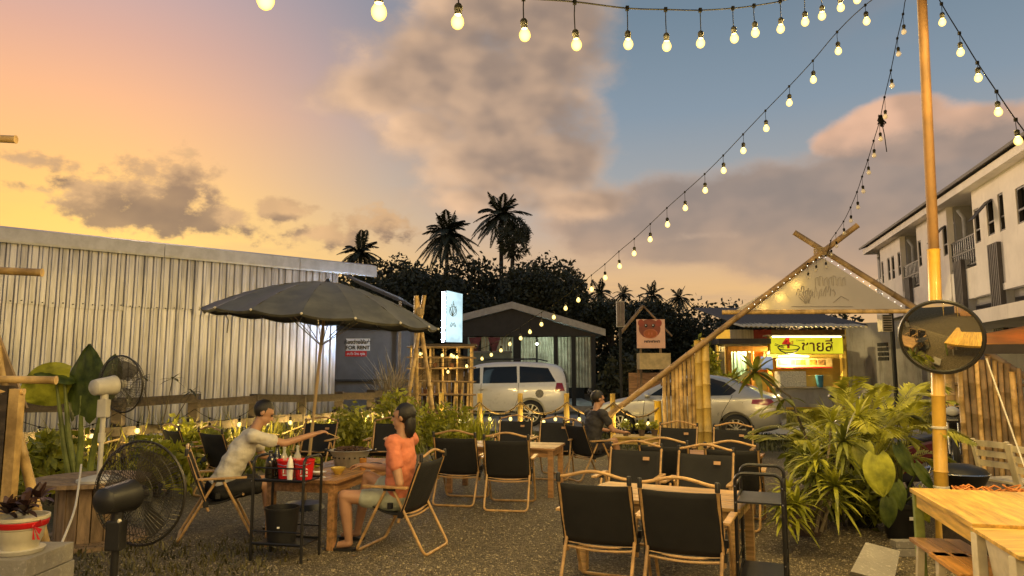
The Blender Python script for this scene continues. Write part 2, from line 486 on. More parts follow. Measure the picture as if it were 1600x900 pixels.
# ------------------------------------------------------------------ ground
def ground_mat():
    m = bpy.data.materials.new('gravel_ground'); m.use_nodes = True
    t = m.node_tree; t.nodes.clear(); q = NG(t)
    b = q.new('ShaderNodeBsdfPrincipled'); o = q.new('ShaderNodeOutputMaterial')
    c = q.new('ShaderNodeTexCoord').outputs['Object']
    vo = q.new('ShaderNodeTexVoronoi'); q.put(vo.inputs['Vector'], c); vo.inputs['Scale'].default_value = 62
    vo2 = q.new('ShaderNodeTexVoronoi'); q.put(vo2.inputs['Vector'], c); vo2.inputs['Scale'].default_value = 120
    sep = q.new('ShaderNodeSeparateColor'); q.put(sep.inputs[0], vo.outputs['Color'])
    stone = q.ramp(sep.outputs[0], [(0, (.08, .064, .04)), (.5, (.17, .138, .088)), (.85, (.26, .21, .13)), (1, (.37, .31, .205))])
    soil = q.mix(q.noise(c, 14, 6, .6), (.085, .066, .04), (.145, .115, .068))
    patch = q.noise(c, .55, 4, .55)
    k = q.mix(q.smooth(patch, .3, .7, .9, .6), soil, stone)
    # worn grass towards the fence and the road
    s = q.new('ShaderNodeSeparateXYZ'); q.put(s.inputs[0], c)
    gr = q.m('MAXIMUM', q.smooth(s.outputs[1], 11.5, 15), q.smooth(q.m('ADD', s.outputs[0], q.m('MULTIPLY', s.outputs[1], -.02)), -3.4, -5.2))
    gn = q.smooth(q.noise(c, 1.6, 5, .6), .35, .6)
    k = q.mix(q.m('MULTIPLY', gr, q.m('MULTIPLY_ADD', gn, .6, .4)), k, q.mix(q.noise(c, 22, 4, .6), (.022, .028, .010), (.06, .062, .022)))
    q.put(b.inputs['Base Color'], k)
    b.inputs['Roughness'].default_value = .8
    h = q.m('ADD', q.m('MULTIPLY', vo.outputs['Distance'], -1.0), q.m('MULTIPLY', vo2.outputs['Distance'], -.5))
    h = q.m('ADD', h, q.m('MULTIPLY', q.noise(c, 3, 4, .6), 1.2))
    bp = q.new('ShaderNodeBump'); bp.inputs['Strength'].default_value = 1.0; bp.inputs['Distance'].default_value = .03
    q.put(bp.inputs['Height'], h); t.links.new(bp.outputs[0], b.inputs['Normal'])
    t.links.new(b.outputs[0], o.inputs[0])
    return m
mb = MB()
nx, ny = 40, 40
for j in range(ny + 1):
    for i in range(nx + 1):
        x = -1 + 2 * i / nx; y = -1 + 2 * j / ny
        X = math.copysign(abs(x) ** 2.5, x) * 600; Y = math.copysign(abs(y) ** 2.5, y) * 600 + 8
        mb.v.append(Vector((X, Y, 0)))
for j in range(ny):
    for i in range(nx):
        a = j * (nx + 1) + i
        mb.f.append([a, a + 1, a + nx + 2, a + nx + 1]); mb.mi.append(0)
ground = mb.build('ground', ground_mat())
tag(ground, kind='structure')

# loose stones on the ground where they can be told apart
N = 60000
px = NR.uniform(-.78, .78, N); dd = 3.4 + 9.5 * NR.uniform(0, 1, N) ** 1.5
sx_, sy_ = px * dd, dd
keep = ~((sx_ < -3.6) & (NR.uniform(0, 1, N) < .75))
sx_, sy_ = sx_[keep], sy_[keep]; N = len(sx_)
sz = NR.gamma(2.2, .0016, N) + .0028
octa = np.array([(1, 0, 0), (0, 1, 0), (-1, 0, 0), (0, -1, 0), (0, 0, .75), (0, 0, -.4)])
of = np.array([(0, 1, 4), (1, 2, 4), (2, 3, 4), (3, 0, 4)])
an = NR.uniform(0, 6.28, N)
vv = octa[None] * sz[:, None, None] * NR.uniform(.7, 1.35, (N, 6, 3))
ca, sa = np.cos(an)[:, None], np.sin(an)[:, None]
vx = vv[:, :, 0] * ca - vv[:, :, 1] * sa; vy = vv[:, :, 0] * sa + vv[:, :, 1] * ca
V = np.stack([vx + sx_[:, None], vy + sy_[:, None], vv[:, :, 2] + sz[:, None] * .15], 2).reshape(-1, 3)
Fc = (of[None] + (np.arange(N) * 6)[:, None, None]).reshape(-1, 3)
m_stone = M('gravel_stones', (.18, .142, .085), .6, var=.7, scale=160, col2=(.34, .28, .175), bump=.2)
gv = npmesh('gravel', V, Fc, m_stone)
tag(gv, 'loose grey brown gravel chips strewn over the yard', 'gravel', kind='stuff')

# concrete road past the yard
rd = MB()
ra, rb, rc_, rdd = Vector((-60, 27.0, .004)), Vector((60, 10.6, .004)), Vector((60, 18.0, .004)), Vector((-60, 34.5, .004))
K = 60
for i in range(K + 1):
    t = i / K; w = .12 * math.sin(i * 2.1) + .08 * math.sin(i * 5.3)
    rd.v += [ra.lerp(rb, t) + Vector((0, w, 0)), rdd.lerp(rc_, t) + Vector((0, -w, 0))]
for i in range(K):
    rd.f.append([2 * i, 2 * i + 2, 2 * i + 3, 2 * i + 1]); rd.mi.append(0)
m_road = M('worn_concrete_road', (.33, .30, .26), .85, var=.2, scale=.8, bump=.15, bscale=20, speck=.2, dirt=.2)
tag(rd.build('road', m_road), kind='structure')

# ------------------------------------------------------------------ zinc shed on the left
SR = Vector((-4.95, 20.0, 0)); SDIR = Vector((-5.95, -4.9, 0)).normalized(); SN = Vector((SDIR.y, -SDIR.x, 0))   # SN faces the yard
if SN.y > 0: SN = -SN
shed = thing('corrugated_shed', 'long corrugated zinc shed with grey flashing along the top', 'shed', SR)
def zinc_sheet(parent, origin, along, out, z0, z1, width, name, mat, period=.19, depth=.040, nper=4, lean=0):
    mb = MB(); per = width / nper; prof = []
    for k in range(nper):
        b = k * per
        prof += [(b, 0), (b + per * .52, 0), (b + per * .64, depth), (b + per * .86, depth)]
    prof.append((width, 0))
    zs = [z0, (z0 + z1) / 2, z1]
    for iz, z in enumerate(zs):
        for (u, w) in prof:
            mb.v.append(origin + along * u + out * (w + lean * (1 if iz == 2 else 0)) + Vector((0, 0, z)))
    n = len(prof)
    for r in range(2):
        for i in range(n - 1):
            mb.f.append([r * n + i, r * n + i + 1, (r + 1) * n + i + 1, (r + 1) * n + i]); mb.mi.append(0)
    o = mb.build(name, mat, parent)
    md = o.modifiers.new('s', 'SOLIDIFY'); md.thickness = .003
    return o
W_ = .77
for c in range(15):
    og = SR + SDIR * (c * W_)
    jit = random.uniform(-.01, .01)
    zinc_sheet(shed, og + SN * .004, SDIR, SN, .10, 3.08 + random.uniform(-.03, .03), W_ + .02, 'zinc_sheet', m_galv)
    zinc_sheet(shed, og + SN * (.046 + jit), SDIR, SN, 3.0 + random.uniform(-.08, .05), 4.52, W_ + .02, 'zinc_sheet', m_galv, lean=-.01)
zinc_sheet(shed, SR + SDIR * 9.2 + SN * .1, SDIR, SN, 3.1, 4.45, .9, 'patch_sheet', m_galv)
# screws at the laps
sc_me = None
for c in range(15):
    for k in range(4):
        p = SR + SDIR * (c * W_ + k * W_ / 4 + .05) + SN * .07 + Vector((0, 0, 3.06 + random.uniform(-.02, .02)))
        if sc_me is None:
            s_ = MB().box((0, 0, 0), (.022, .022, .022)).build('screw', m_dark, shed, world=False); sc_me = s_.data; s_.location = p - SR
        else: link_mesh('screw', sc_me, p - SR, shed)
seg = [(-1.15, 1.2), (1.2, 4.6), (4.6, 8.0), (8.0, 11.6)]
for a, b in seg:
    mb = MB(); up = Vector((0, 0, 1))
    A = SR + SDIR * (a + .006) + SN * .16; B = SR + SDIR * (b - .006) + SN * .16
    pr = [(0, 4.28), (.012, 4.28), (.02, 4.33), (.02, 4.60), (-.3, 4.68), (-.3, 4.67), (0, 4.585)]
    poly = [A + SN * u + up * z for u, z in pr]
    mb.prism(poly, B - A); mb.build('flashing', m_galv_trim, shed)
mb = MB()
A = SR - SDIR * 1.1 - SN * .14; B = SR + SDIR * 11.6 - SN * .14
mb.prism([A + up * 4.66, A + up * 4.63, A - SN * 7 + up * 5.0, A - SN * 7 + up * 5.03], B - A); mb.build('roof_sheet', m_galv_trim, shed)
mb = MB().box((SR - SN * 3.2 + SDIR * .01) + up * 2.3, (.02, 6.2, 4.4), Matrix.Rotation(math.atan2(SN.y, SN.x) - PI / 2, 3, 'Z'))
mb.build('side_wall', m_galv, shed)

# ------------------------------------------------------------------ grey hut with the notice
hd = 21.5
hut = thing('grey_hut', 'small grey hut with sloping zinc roof behind the umbrella', 'hut', P(575, 640, hd) * Vector((1, 1, 0)) if False else Vector((-4.4, hd, 0)))
xa, xb = P(512, 560, hd).x, P(640, 560, hd).x
zt = P(575, 505, hd).z
MB().box(((xa + xb) / 2, hd + 1.2, zt / 2), (xb - xa, 2.4, zt)).build('wall', m_grey_wall, hut)
zl = P(575, 594, hd).z
MB().box(((xa + xb) / 2, hd - .08, zl), (xb - xa + .1, .16, .06)).build('ledge', M('dark_ledge', (.06, .055, .05), .8), hut)
MB().box(((xa + xb) / 2 + .05, hd - .2, zt - .12), (xb - xa + .3, .4, .16)).build('eave_beam', m_dark, hut)
rl, rr = P(535, 428, hd), P(632, 470, hd)
K = 14
for i in range(1):
    mb = MB(); n = 22
    for r in range(2):
        for k in range(n + 1):
            t = k / n
            for w in (0, 1):
                mb.v.append(rl.lerp(rr, r) + Vector((0, t * 3.2 - .6 + w * .07, .03 if w else 0)))
    st = 2 * (n + 1)
    for k in range(st - 1): mb.f.append([k, k + 1, st + k + 1, st + k]); mb.mi.append(0)
    o = mb.build('roof_sheet', m_galv_trim, hut); o.modifiers.new('s', 'SOLIDIFY').thickness = .02
MB().beam(rr + Vector((-.06, -.4, -.05)), rr * Vector((1, 1, 0)) + Vector((-.06, -.4, 0)), .08, .08).build('roof_post', m_bamboo_old, hut)
# notice
sg = thing('rental_notice', 'white and red room for rent notice fixed to the grey hut', 'notice', P(560, 545, hd - .02))
s0, s1 = P(541, 529, hd), P(578, 548, hd)
MB().box(((s0.x + s1.x) / 2, hd - .012, (s0.z + s1.z) / 2), (s1.x - s0.x, .014, s0.z - s1.z)).build('white_board', m_white, sg)
r0, r1 = P(540, 548.6, hd), P(573, 557, hd)
MB().box(((r0.x + r1.x) / 2, hd - .012, (r0.z + r1.z) / 2), (r1.x - r0.x, .014, r0.z - r1.z)).build('red_strip', m_red_print, sg)
def sign_m(x, y, z): return Matrix.Translation((x, y, z)) @ Matrix.Rotation(R(90), 4, 'X')
bo = sg.location
text_part('lettering', 'ห้องว่างให้เช่า', .155, m_black_print, sg, sign_m((s0.x + s1.x) / 2 - bo.x, -.004 - .02 + .002, P(560, 535, hd).z - bo.z), .002, bold=.004)
text_part('lettering', 'FOR RENT', .155, m_black_print, sg, sign_m((s0.x + s1.x) / 2 - bo.x, -.024 + .002, P(560, 543.5, hd).z - bo.z), .002, bold=.004)
text_part('lettering', 'สนใจ โทร คุณ', .1, m_white, sg, sign_m((r0.x + r1.x) / 2 - bo.x, -.024 + .002, P(560, 553, hd).z - bo.z), .002, bold=.002)

# ------------------------------------------------------------------ open pavilion with hanging curtains
pd = 28.0
ap, le, re_ = P(800, 480, pd), P(705, 504, pd), P(946, 523, pd)
pav = thing('pavilion', 'open dark timber pavilion with low gable roof and pale curtains', 'pavilion', (ap.x, pd, 0))
for (a, b, nm) in ((le, ap, 'roof_slope'), (ap, re_, 'roof_slope')):
    mb = MB(); mb.prism([a, b, b + up * .16, a + up * .16], (0, 9, 0)); mb.build(nm, m_roof_dark, pav)
    mb = MB(); mb.prism([a + Vector((0, -.06, -.05)), b + Vector((0, -.06, -.05)), b + Vector((0, -.06, .22)), a + Vector((0, -.06, .22))], (0, .05, 0))
    mb.build('barge_board', M('pale_barge_board', (.34, .32, .30), .7, var=.15), pav)
ez = P(800, 525, pd).z
mb = MB(); mb.prism([Vector((le.x + .4, pd + .1, ez)), Vector((re_.x - .3, pd + .1, ez)), re_ + Vector((-.3, .1, -.02)), ap + Vector((0, .1, -.05)), le + Vector((.4, .1, -.02))], (0, .05, 0))
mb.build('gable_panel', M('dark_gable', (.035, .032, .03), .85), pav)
for px_ in (727, 808, 869, 897, 928):
    x = P(px_, 560, pd).x
    MB().box((x, pd + .2, ez / 2), (.16 if px_ != 808 else .3, .16, ez)).build('post', m_dark, pav)
def curtain(x0, x1, z0, z1, y, mat, name, parent):
    mb = MB(); n = max(8, int((x1 - x0) / .035))
    for r, z in enumerate((z0, z1)):
        for k in range(n + 1):
            u = k / n
            mb.v.append(Vector((x0 + (x1 - x0) * u, y + .03 * math.sin(k * 1.9) + .015 * math.sin(k * .7 + r), z)))
    for k in range(n): mb.f.append([k, k + 1, n + 2 + k, n + 1 + k]); mb.mi.append(0)
    return mb.build(name, mat, parent, smooth=True)
m_curt = M('pale_curtain', (.48, .45, .34), .8, var=.3, scale=2.2, dirt=.5, trans=.4)
m_curt2 = M('blue_green_curtain', (.45, .6, .56), .8, var=.3, scale=2.2, trans=.4)
zc0 = P(800, 606, pd).z
for (a, b, mt) in ((729, 742, m_curt2), (751, 764, m_curt), (770, 803, m_curt), (813, 838, m_curt), (841, 868, m_curt), (871, 896, m_curt), (899, 926, m_curt)):
    curtain(P(a, 560, pd).x, P(b, 560, pd).x, zc0, ez - .02, pd + .45, mt, 'curtain', pav)
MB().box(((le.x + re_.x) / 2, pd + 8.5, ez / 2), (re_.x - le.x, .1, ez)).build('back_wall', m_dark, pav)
MB().box(((le.x + re_.x) / 2, pd + 4, .1), (re_.x - le.x - .4, 8, .2)).build('floor_slab', m_conc, pav)
plamp = thing('pavilion_lamp', 'pale strip lamp hanging inside the curtained pavilion', 'lamp', (P(852, 540, pd).x, pd + 1.6, ez - .25))
MB().tube([plamp.location - Vector((.6, 0, 0)), plamp.location + Vector((.6, 0, 0))], .025, 8).build('tube', M('cool_strip', (.8, .9, .8), .5, emit=(.75, 1, .85), estr=170), plamp)
MB().box(plamp.location + up * .05, (1.3, .08, .04)).build('batten', m_white, plamp)
MB().tube([plamp.location + up * .07, plamp.location + up * 1.1], .01, 5).build('cord', m_wire, plamp)
# two triangular flags / folded cloths under the eave
for px_ in (742, 772):
    a = P(px_ - 10, 527, pd - .2); b = P(px_ + 10, 527, pd - .2); c = P(px_, 549, pd - .2)
    MB().prism([a, b, c + Vector((.08, 0, 0)), c - Vector((.08, 0, 0))], (0, .04, 0)).build('hanging_cloth', M('maroon_cloth', (.12, .03, .035), .8, var=.4), pav)
# awning-covered stall body behind the white car
xx0, xx1 = P(735, 560, 25).x, P(798, 560, 25).x
st_ = thing('low_counter', 'low grey green counter beside the pavilion curtains', 'counter', ((xx0 + xx1) / 2, 25.4, 0))
MB().box(((xx0 + xx1) / 2, 25.4, P(760, 551, 25).z / 2), (xx1 - xx0, .7, P(760, 551, 25).z)).build('body', M('grey_green_panel', (.10, .12, .10), .7), st_)
MB().box(((xx0 + xx1) / 2, 25.4, P(760, 551, 25).z + .03), (xx1 - xx0 + .1, .8, .05)).build('worktop', m_grey_wall, st_)

# ------------------------------------------------------------------ two-storey shophouses on the right
BA = Vector((P(1600, 235, 15.9).x, 15.9, 0)); BB = Vector((P(1362, 393, 29.4).x, 29.4, 0))
BD = (BB - BA).normalized(); BN = Vector((-BD.y, BD.x, 0)); BN = BN if BN.x < 0 else -BN         # BN faces the yard
def F(px_, py_, off=0.0):
    """distance along the shophouse front and height, seen at (px, py); off = metres behind the front"""
    r = ray(px_, py_); o = Vector((0, 0, EYE)); q = BA - BN * off
    t = (q - o).dot(BN) / r.dot(BN); p = o + r * t
    return (p - BA).dot(BD), p.z
def Fp(s, z, off=0.0): return BA + BD * s - BN * off + up * z
house = thing('shophouse_row', 'two-storey white shophouse row with grey recessed balconies', 'building', BA)
ROT_B = Matrix.Rotation(math.atan2(BD.y, BD.x), 3, 'Z')
def fbox(s0, s1, z0, z1, o0, o1, name, mat, parent=house, bevel=0):
    """box from s0..s1 along the front, heights z0..z1, o0..o1 metres behind the front"""
    c = Fp((s0 + s1) / 2, (z0 + z1) / 2, (o0 + o1) / 2)
    return MB().box(c, (abs(s1 - s0), abs(o1 - o0), abs(z1 - z0)), ROT_B).build(name, mat, parent, bevel=bevel)
EZ = 6.45                                   # eave height
s_end = F(1364, 400)[0]
def S(px_, off=0.0): return F(px_, 430, off)[0]
z_up0 = 3.55                                # bottom of the white storey
near = -4.0
bays = [(near, S(1527)), (S(1485), S(1436)), (S(1409), S(1377))]
wins = {0: [(1526.5, 1537, 322, 378, 0), (1549, 1560, 308, 365, 1), (1568, 1577, 296, 358, 0), (1597, 1612, 285, 345, 0)],
        1: [(1477, 1486, 350, 398, 1), (1461, 1467, 360, 408, 0), (1437, 1442, 374, 416, 0)], 2: [(1404, 1410, 392, 430, 0), (1394, 1398.5, 399, 436, 0), (1387.5, 1391.5, 402, 438, 0), (1378, 1381, 408, 443, 0)]}
for bi, (a, b) in enumerate(bays):
    # the front wall is laid round its window openings
    ws = []
    for (p0, p1, y0, y1, op) in wins[bi]:
        u0, u1 = S(p0), S(p1); u0, u1 = min(u0, u1), max(u0, u1)
        zt_, zb_ = F((p0 + p1) / 2, y0)[1], F((p0 + p1) / 2, y1)[1]
        u0 = max(u0, a + .06); u1 = min(u1, b - .06)
        if u1 - u0 < .1: continue
        ws.append((u0, u1, zb_, zt_, op))
    ws.sort(); cur = a
    for (u0, u1, zb_, zt_, op) in ws:
        if u0 > cur: fbox(cur, u0, z_up0, EZ, 0, .18, 'wall', m_plaster)
        fbox(u0, u1, z_up0, zb_, 0, .18, 'wall', m_plaster); fbox(u0, u1, zt_, EZ, 0, .18, 'wall', m_plaster)
        w = fbox(u0 + .002, u1 - .002, zb_ + .002, zt_ - .002, .12, .15, 'window', m_glass)
        fr = MB(); t = .045
        for (c0, c1, h0, h1) in ((u0, u0 + t, zb_, zt_), (u1 - t, u1, zb_, zt_), (u0 + t, u1 - t, zb_, zb_ + t), (u0 + t, u1 - t, zt_ - t, zt_), (u0 + t, u1 - t, zb_ + (zt_ - zb_) * .36, zb_ + (zt_ - zb_) * .36 + t)):
            fr.box(Fp((c0 + c1) / 2, (h0 + h1) / 2, .07), (abs(c1 - c0), .09, abs(h1 - h0)), ROT_B)
        fo = fr.build('frame', M('dark_window_frame', (.035, .03, .028), .5), None); fo.parent = w
        for v in fo.data.vertices: v.co = v.co - BA
        if op:
            mb = MB(); hp = Fp((u0 + u1) / 2, zt_, -.01); lo = hp + BN * .42 - up * (zt_ - zb_) * .55
            wd = BD * (u1 - u0) * .47
            mb.prism([hp - wd, hp + wd, lo + wd, lo - wd], BN * .03)
            so = mb.build('open_sash', M('dark_window_frame', (.035, .03, .028), .5), None); so.parent = w
            for v in so.data.vertices: v.co = v.co - BA
        cur = u1
    if b > cur: fbox(cur, b, z_up0, EZ, 0, .18, 'wall', m_plaster)
    fbox(a, b, z_up0 - .004, z_up0 + .16, -.03, -.004, 'string_course', m_plaster)
# grey recesses, balconies
for (a, b) in ((S(1527), S(1485)), (S(1436), S(1409)), (S(1377), s_end)):
    fbox(a, b, z_up0, EZ, 1.3, 1.45, 'recess_wall', m_plaster_grey)
    fbox(a - .001, a + .12, z_up0, EZ, .19, 1.29, 'recess_cheek', m_plaster_grey); fbox(b - .12, b + .001, z_up0, EZ, .19, 1.29, 'recess_cheek', m_plaster_grey)
    fbox(a, b, z_up0, z_up0 + .85, .02, .17, 'balcony_wall', m_plaster)
    rl_ = thing  # railing pieces are parts of the building
    mb = MB(); z0, z1 = z_up0 + .95, z_up0 + 1.75
    for z in (z0, z1, (z0 + z1) / 2): mb.beam(Fp(a + .02, z, .08), Fp(b - .02, z, .08), .04, .04)
    for k in range(13):
        s = a + .05 + (b - a - .1) * k / 12
        mb.beam(Fp(s, z0, .08), Fp(s, z1, .08), .022, .022, up=(1, 0, 0))
    mb.build('balcony_railing', m_blackmetal, house)
    mid = a + (b - a) * .62
    MB().tube([Fp(mid, z_up0 + .3, .2), Fp(mid, EZ - .5, .2), Fp(mid + .1, EZ - .25, .1)], .05, 8).build('drainpipe', M('pale_pipe', (.4, .4, .4), .5), house, smooth=True)
fbox(near, s_end, -.0, z_up0 - .02, 1.2, 1.4, 'ground_floor_wall', m_plaster_grey)
fbox(near, s_end, z_up0 - .2, z_up0 - .01, .19, 1.19, 'soffit', m_plaster_grey)
fbox(near, s_end + .02, 0, EZ, 7.0, 7.2, 'rear_wall', m_plaster_grey)
fbox(s_end, s_end + .2, 0, EZ, .2, 7.0, 'end_wall', m_plaster_grey)
# eave, roof
mb = MB(); mb.prism([Fp(near, EZ - .02, -.3), Fp(near, EZ + .18, -.3), Fp(near, EZ + .2, -.27), Fp(near, EZ + .02, 1.0), Fp(near, EZ - .02, 1.0)], BD * (s_end + .35 - near)); mb.build('eave_board', m_plaster, house)
mb = MB(); mb.prism([Fp(near, EZ + .21, -.42), Fp(near, EZ + .29, -.42), Fp(near, EZ + 1.9, 4), Fp(near, EZ + 1.75, 4)], BD * (s_end + .5 - near)); mb.build('roof_slope', m_roof_dark, house)
mb = MB(); mb.prism([Fp(near, EZ + 1.75, 4.001), Fp(near, EZ + 1.9, 4.001), Fp(near, EZ + .4, 8), Fp(near, EZ + .2, 8)], BD * (s_end + .5 - near)); mb.build('roof_slope', m_roof_dark, house)
# ribbed screens over the columns
for px_, y0, y1 in ((1560, 380, 496), (1502, 408, 486), (1420, 436, 480)):
    s = S(px_); zt_ = F(px_, y0)[1]; zb_ = F(px_, y1)[1] - .4
    w = .62
    fbox(s - w / 2, s + w / 2, zb_, zt_, .02, .2, 'column_screen_back', m_plaster_grey)
    for k in range(6):
        u = s - w / 2 + .05 + k * (w - .1) / 5
        fbox(u - .03, u + .03, zb_, zt_ + .02, -.1, .018, 'screen_fin', M('dark_bronze_fin', (.07, .06, .055), .6, rnd=.2))
# lower canopy slab of the shop fronts and the stained side wall along it
fbox(near, S(1470), 2.62, 2.92, -1.3, 1.19, 'canopy_slab', m_plaster)
sw0, sw1 = P(1322, 512, 25.5), P(1480, 510, 21.5)
wl = thing('stained_wall', 'grey concrete yard wall streaked black with vent blocks', 'wall', ((sw0.x + sw1.x) / 2, 23.5, 0))
m_stain = M('streaked_concrete', (.23, .22, .215), .9, var=.2, scale=1.2, dirt=.75, bump=.2)
wd_ = (sw1 - sw0); wd_.z = 0
mb = MB(); mb.prism([Vector((sw0.x, sw0.y, 0)), Vector((sw1.x, sw1.y, 0)), Vector((sw1.x, sw1.y, 3.1)), Vector((sw0.x, sw0.y, 3.25))], (.1, .25, 0)); mb.build('wall_panel', m_stain, wl)
wu = wd_.normalized(); wn = Vector((wu.y, -wu.x, 0)); wn = wn if wn.y < 0 else -wn
for px_ in (1383, 1400):
    c = P(px_, 549, 24.0); t = (Vector((c.x, c.y, 0)) - sw0).dot(wu); c = sw0 + wu * t; c.z = 2.2
    mb = MB(); 
    for i in range(3):
        for j in range(4):
            mb.box(c + wn * .02 + wu * (i - 1) * .12 + up * (j - 1.5) * .16, (.085, .05, .12), Matrix.Rotation(math.atan2(wu.y, wu.x), 3, 'Z'))
    mb.build('vent_block', m_dark, wl)

# ------------------------------------------------------------------ string lights
_sb = MB(); _sb.lathe([(.0005, -.131), (.011, -.129), (.021, -.122), (.028, -.109), (.0295, -.098), (.027, -.085), (.020, -.073), (.0145, -.066), (.013, -.061)], 14)
BULB = _sb.build('bulb_proto', m_bulb, None, smooth=180); bulb_me = BULB.data; bpy.data.objects.remove(BULB)
bulb_me_off = bulb_me.copy(); bulb_me_off.materials.clear(); bulb_me_off.materials.append(m_bulb_off)
_sb = MB(); _sb.lathe([(.0005, -.012), (.012, -.012), (.019, -.022), (.0195, -.040), (.0165, -.044), (.0165, -.064), (.0005, -.064)], 10)
_sb = _sb.build('socket_proto', m_socket, None, smooth=40); socket_me = _sb.data; bpy.data.objects.remove(_sb)
LIGHT_D = {}
def bulb_light(power, col=(1, .67, .20)):
    k = (power, col)
    if k not in LIGHT_D:
        l = bpy.data.lights.new('bulb_light', 'POINT'); l.energy = power; l.color = col; l.shadow_soft_size = .028
        LIGHT_D[k] = l
    return LIGHT_D[k]
def strand(label, wire, bulbs, lit=True, power=12.0, scale=1.0, wire_r=.005, every=1, group=None, drop=.0):
    """wire: points of the cable; bulbs: attachment points (the cord hangs from them)"""
    t = thing('string_light', label, 'string lights', wire[0], group=group)
    o0 = Vector(wire[0])
    MB().tube(wire, wire_r, 5).build('cable', m_wire, t, smooth=True)
    for i, (p, dr, on) in enumerate(bulbs):
        p = Vector(p)
        b = link_mesh('bulb', bulb_me if on else bulb_me_off, p - o0 - up * dr, t, scale=(scale,) * 3, rot=(random.uniform(-.06, .06), random.uniform(-.06, .06), random.uniform(0, 6)))
        link_mesh('socket', socket_me, (0, 0, 0), b)
        c = MB().tube([p, p - up * dr * .5 + Vector((random.uniform(-.004, .004), 0, 0)), p - up * (dr + .014 * scale)], .0032, 4)
        c.box(p, (.02, .02, .026))
        c.build('drop_cord', m_wire, t)
        if on and i % every == 0 and power > 0:
            l = bpy.data.objects.new('bulb_light', bulb_light(power * every)); COL.objects.link(l); l.parent = t
            l.location = p - o0 - up * (dr + .098 * scale)
    return t
def through(pts, n=6):
    out = []
    for i in range(len(pts) - 1):
        p0, p1, p2, p3 = pts[max(i - 1, 0)], pts[i], pts[i + 1], pts[min(i + 2, len(pts) - 1)]
        for k in range(n):
            u = k / n
            out.append(.5 * ((2 * p1) + (p2 - p0) * u + (2 * p0 - 5 * p1 + 4 * p2 - p3) * u * u + (3 * p1 - p0 - 3 * p2 + p3) * u ** 3))
    out.append(pts[-1]); return out
POLE_B = G(1474, 858); POLE_T = P(1437, -75, POLE_B.y - .02)
tie = POLE_T - up * .12
# A: overhead strand that comes in over the viewer's left
A_ = [(592, 18, -45), (717, 35, -16), (818, 55, -3), (898, 70, 3), (980, 70, 13), (1040, 72, 15), (1094, 68, 16), (1145, 60, 13), (1178, 52, 9), (1219, 45, 2), (1256, 35, -8), (1283, 25, -16), (1311, 12, -26), (1338, 0, -36)]
dA = lambda x: 2.5 + (x - 592) / 746 * 3.0
wA = [P(-520, -430, 1.6), P(-150, -300, 1.75), P(200, -160, 2.0), P(420, -95, 2.25)] + [P(x, yw, dA(x)) for x, yb, yw in A_] + [tie]
bA = [(P(x, yw, dA(x)), max(.02, P(x, yw, dA(x)).z - P(x, yb, dA(x)).z - .098), True) for x, yb, yw in A_]
bA = [(wA[1], .12, True), (wA[2], .12, True), (wA[3], .12, True)] + bA
strand('festoon of big glowing bulbs strung across the top of the picture', through(wA), bA, power=125)
# B: long strand running down to the bamboo stall
end_B = P(742, 548, 17.6)
def lineB(px_):
    k = (px_ - 800) / FPX; dx, dy = end_B.x - POLE_T.x, end_B.y - POLE_T.y
    t = (POLE_T.x - k * POLE_T.y) / (k * dy - dx); return POLE_T.y + dy * t
B_ = [(1352, 8, 30), (1308, 50, 77), (1270, 95, 122), (1233, 135, 158), (1196, 173, 198), (1161, 210, 233), (1130, 243, 264), (1101, 272, 295), (1070, 300, 323), (1042, 325, 349), (1016, 350, 372), (991, 373, 394), (967, 393, 414), (945, 413, 432),
      (924, 430, 450), (904, 447, 467), (884, 462, 480), (865, 476, 494), (846, 488, 505), (828, 500, 517), (813, 511, 527), (797, 520, 536), (783, 530, 546), (768, 538, 553), (753, 544, 559)]
wB = [tie] + [P(x, y, lineB(x)) for x, y, yb in B_] + [end_B]
bB = [(P(x, y, lineB(x)), max(.03, P(x, y, lineB(x)).z - P(x, yb, lineB(x)).z - .1), True) for x, y, yb in B_]
strand('long string of lit bulbs descending from the pole to the bamboo stall', through(wB, 3), bB, power=80, scale=1.25)

# ------------------------------------------------------------------ bamboo gate
GL, GR = P(1095, 580, 13.5), P(1480, 580, 12.3)
def gate_d(px_):
    k = (px_ - 800) / FPX; dx, dy = GR.x - GL.x, GR.y - GL.y
    t = (GL.x - k * GL.y) / (k * dy - dx); return GL.y + dy * t
def GP(px_, py_, off=0.0): return P(px_, py_, gate_d(px_) + off)
gate = thing('bamboo_gate', 'bamboo A-frame entrance gate with crossed poles and pale gable banner', 'gate', (GL.x, GL.y, 0))
bamboo(MB(), GP(950, 650, -.12), GP(1340, 352, -.12), .056, 9).build('rafter', M('rafter_bamboo', (.26, .165, .075), .5, var=.4, scale=3, bump=.15), gate, smooth=50)
bamboo(MB(), GP(1640, 612, .08), GP(1241, 363, .08), .056, 9).build('rafter', m_bamboo_old, gate, smooth=50)
bamboo(MB(), GP(1128, 488, .02), GP(1425, 486, .02), .045, 8).build('crossbar', m_bamboo, gate, smooth=50)
for px_, ty, w in ((1090, 532, .075), (1101, 528, .08), (1478, 512, .08), (1490, 520, .07)):
    t_ = GP(px_, ty); bamboo(MB(), Vector((t_.x, t_.y, 0)), t_, w, 9).build('post', m_bamboo_lit if px_ < 1200 else m_bamboo, gate, smooth=50)
for k in range(9):
    px_ = 1038 + k * 6.2; t_ = GP(px_, 586 - (px_ - 1038) * .80 + random.uniform(-3, 3), .03)
    bamboo(MB(), Vector((t_.x + random.uniform(-.02, .02), t_.y, 0)), t_, random.uniform(.032, .043), 8, wob=.006).build('picket', m_bamboo, gate, smooth=50)
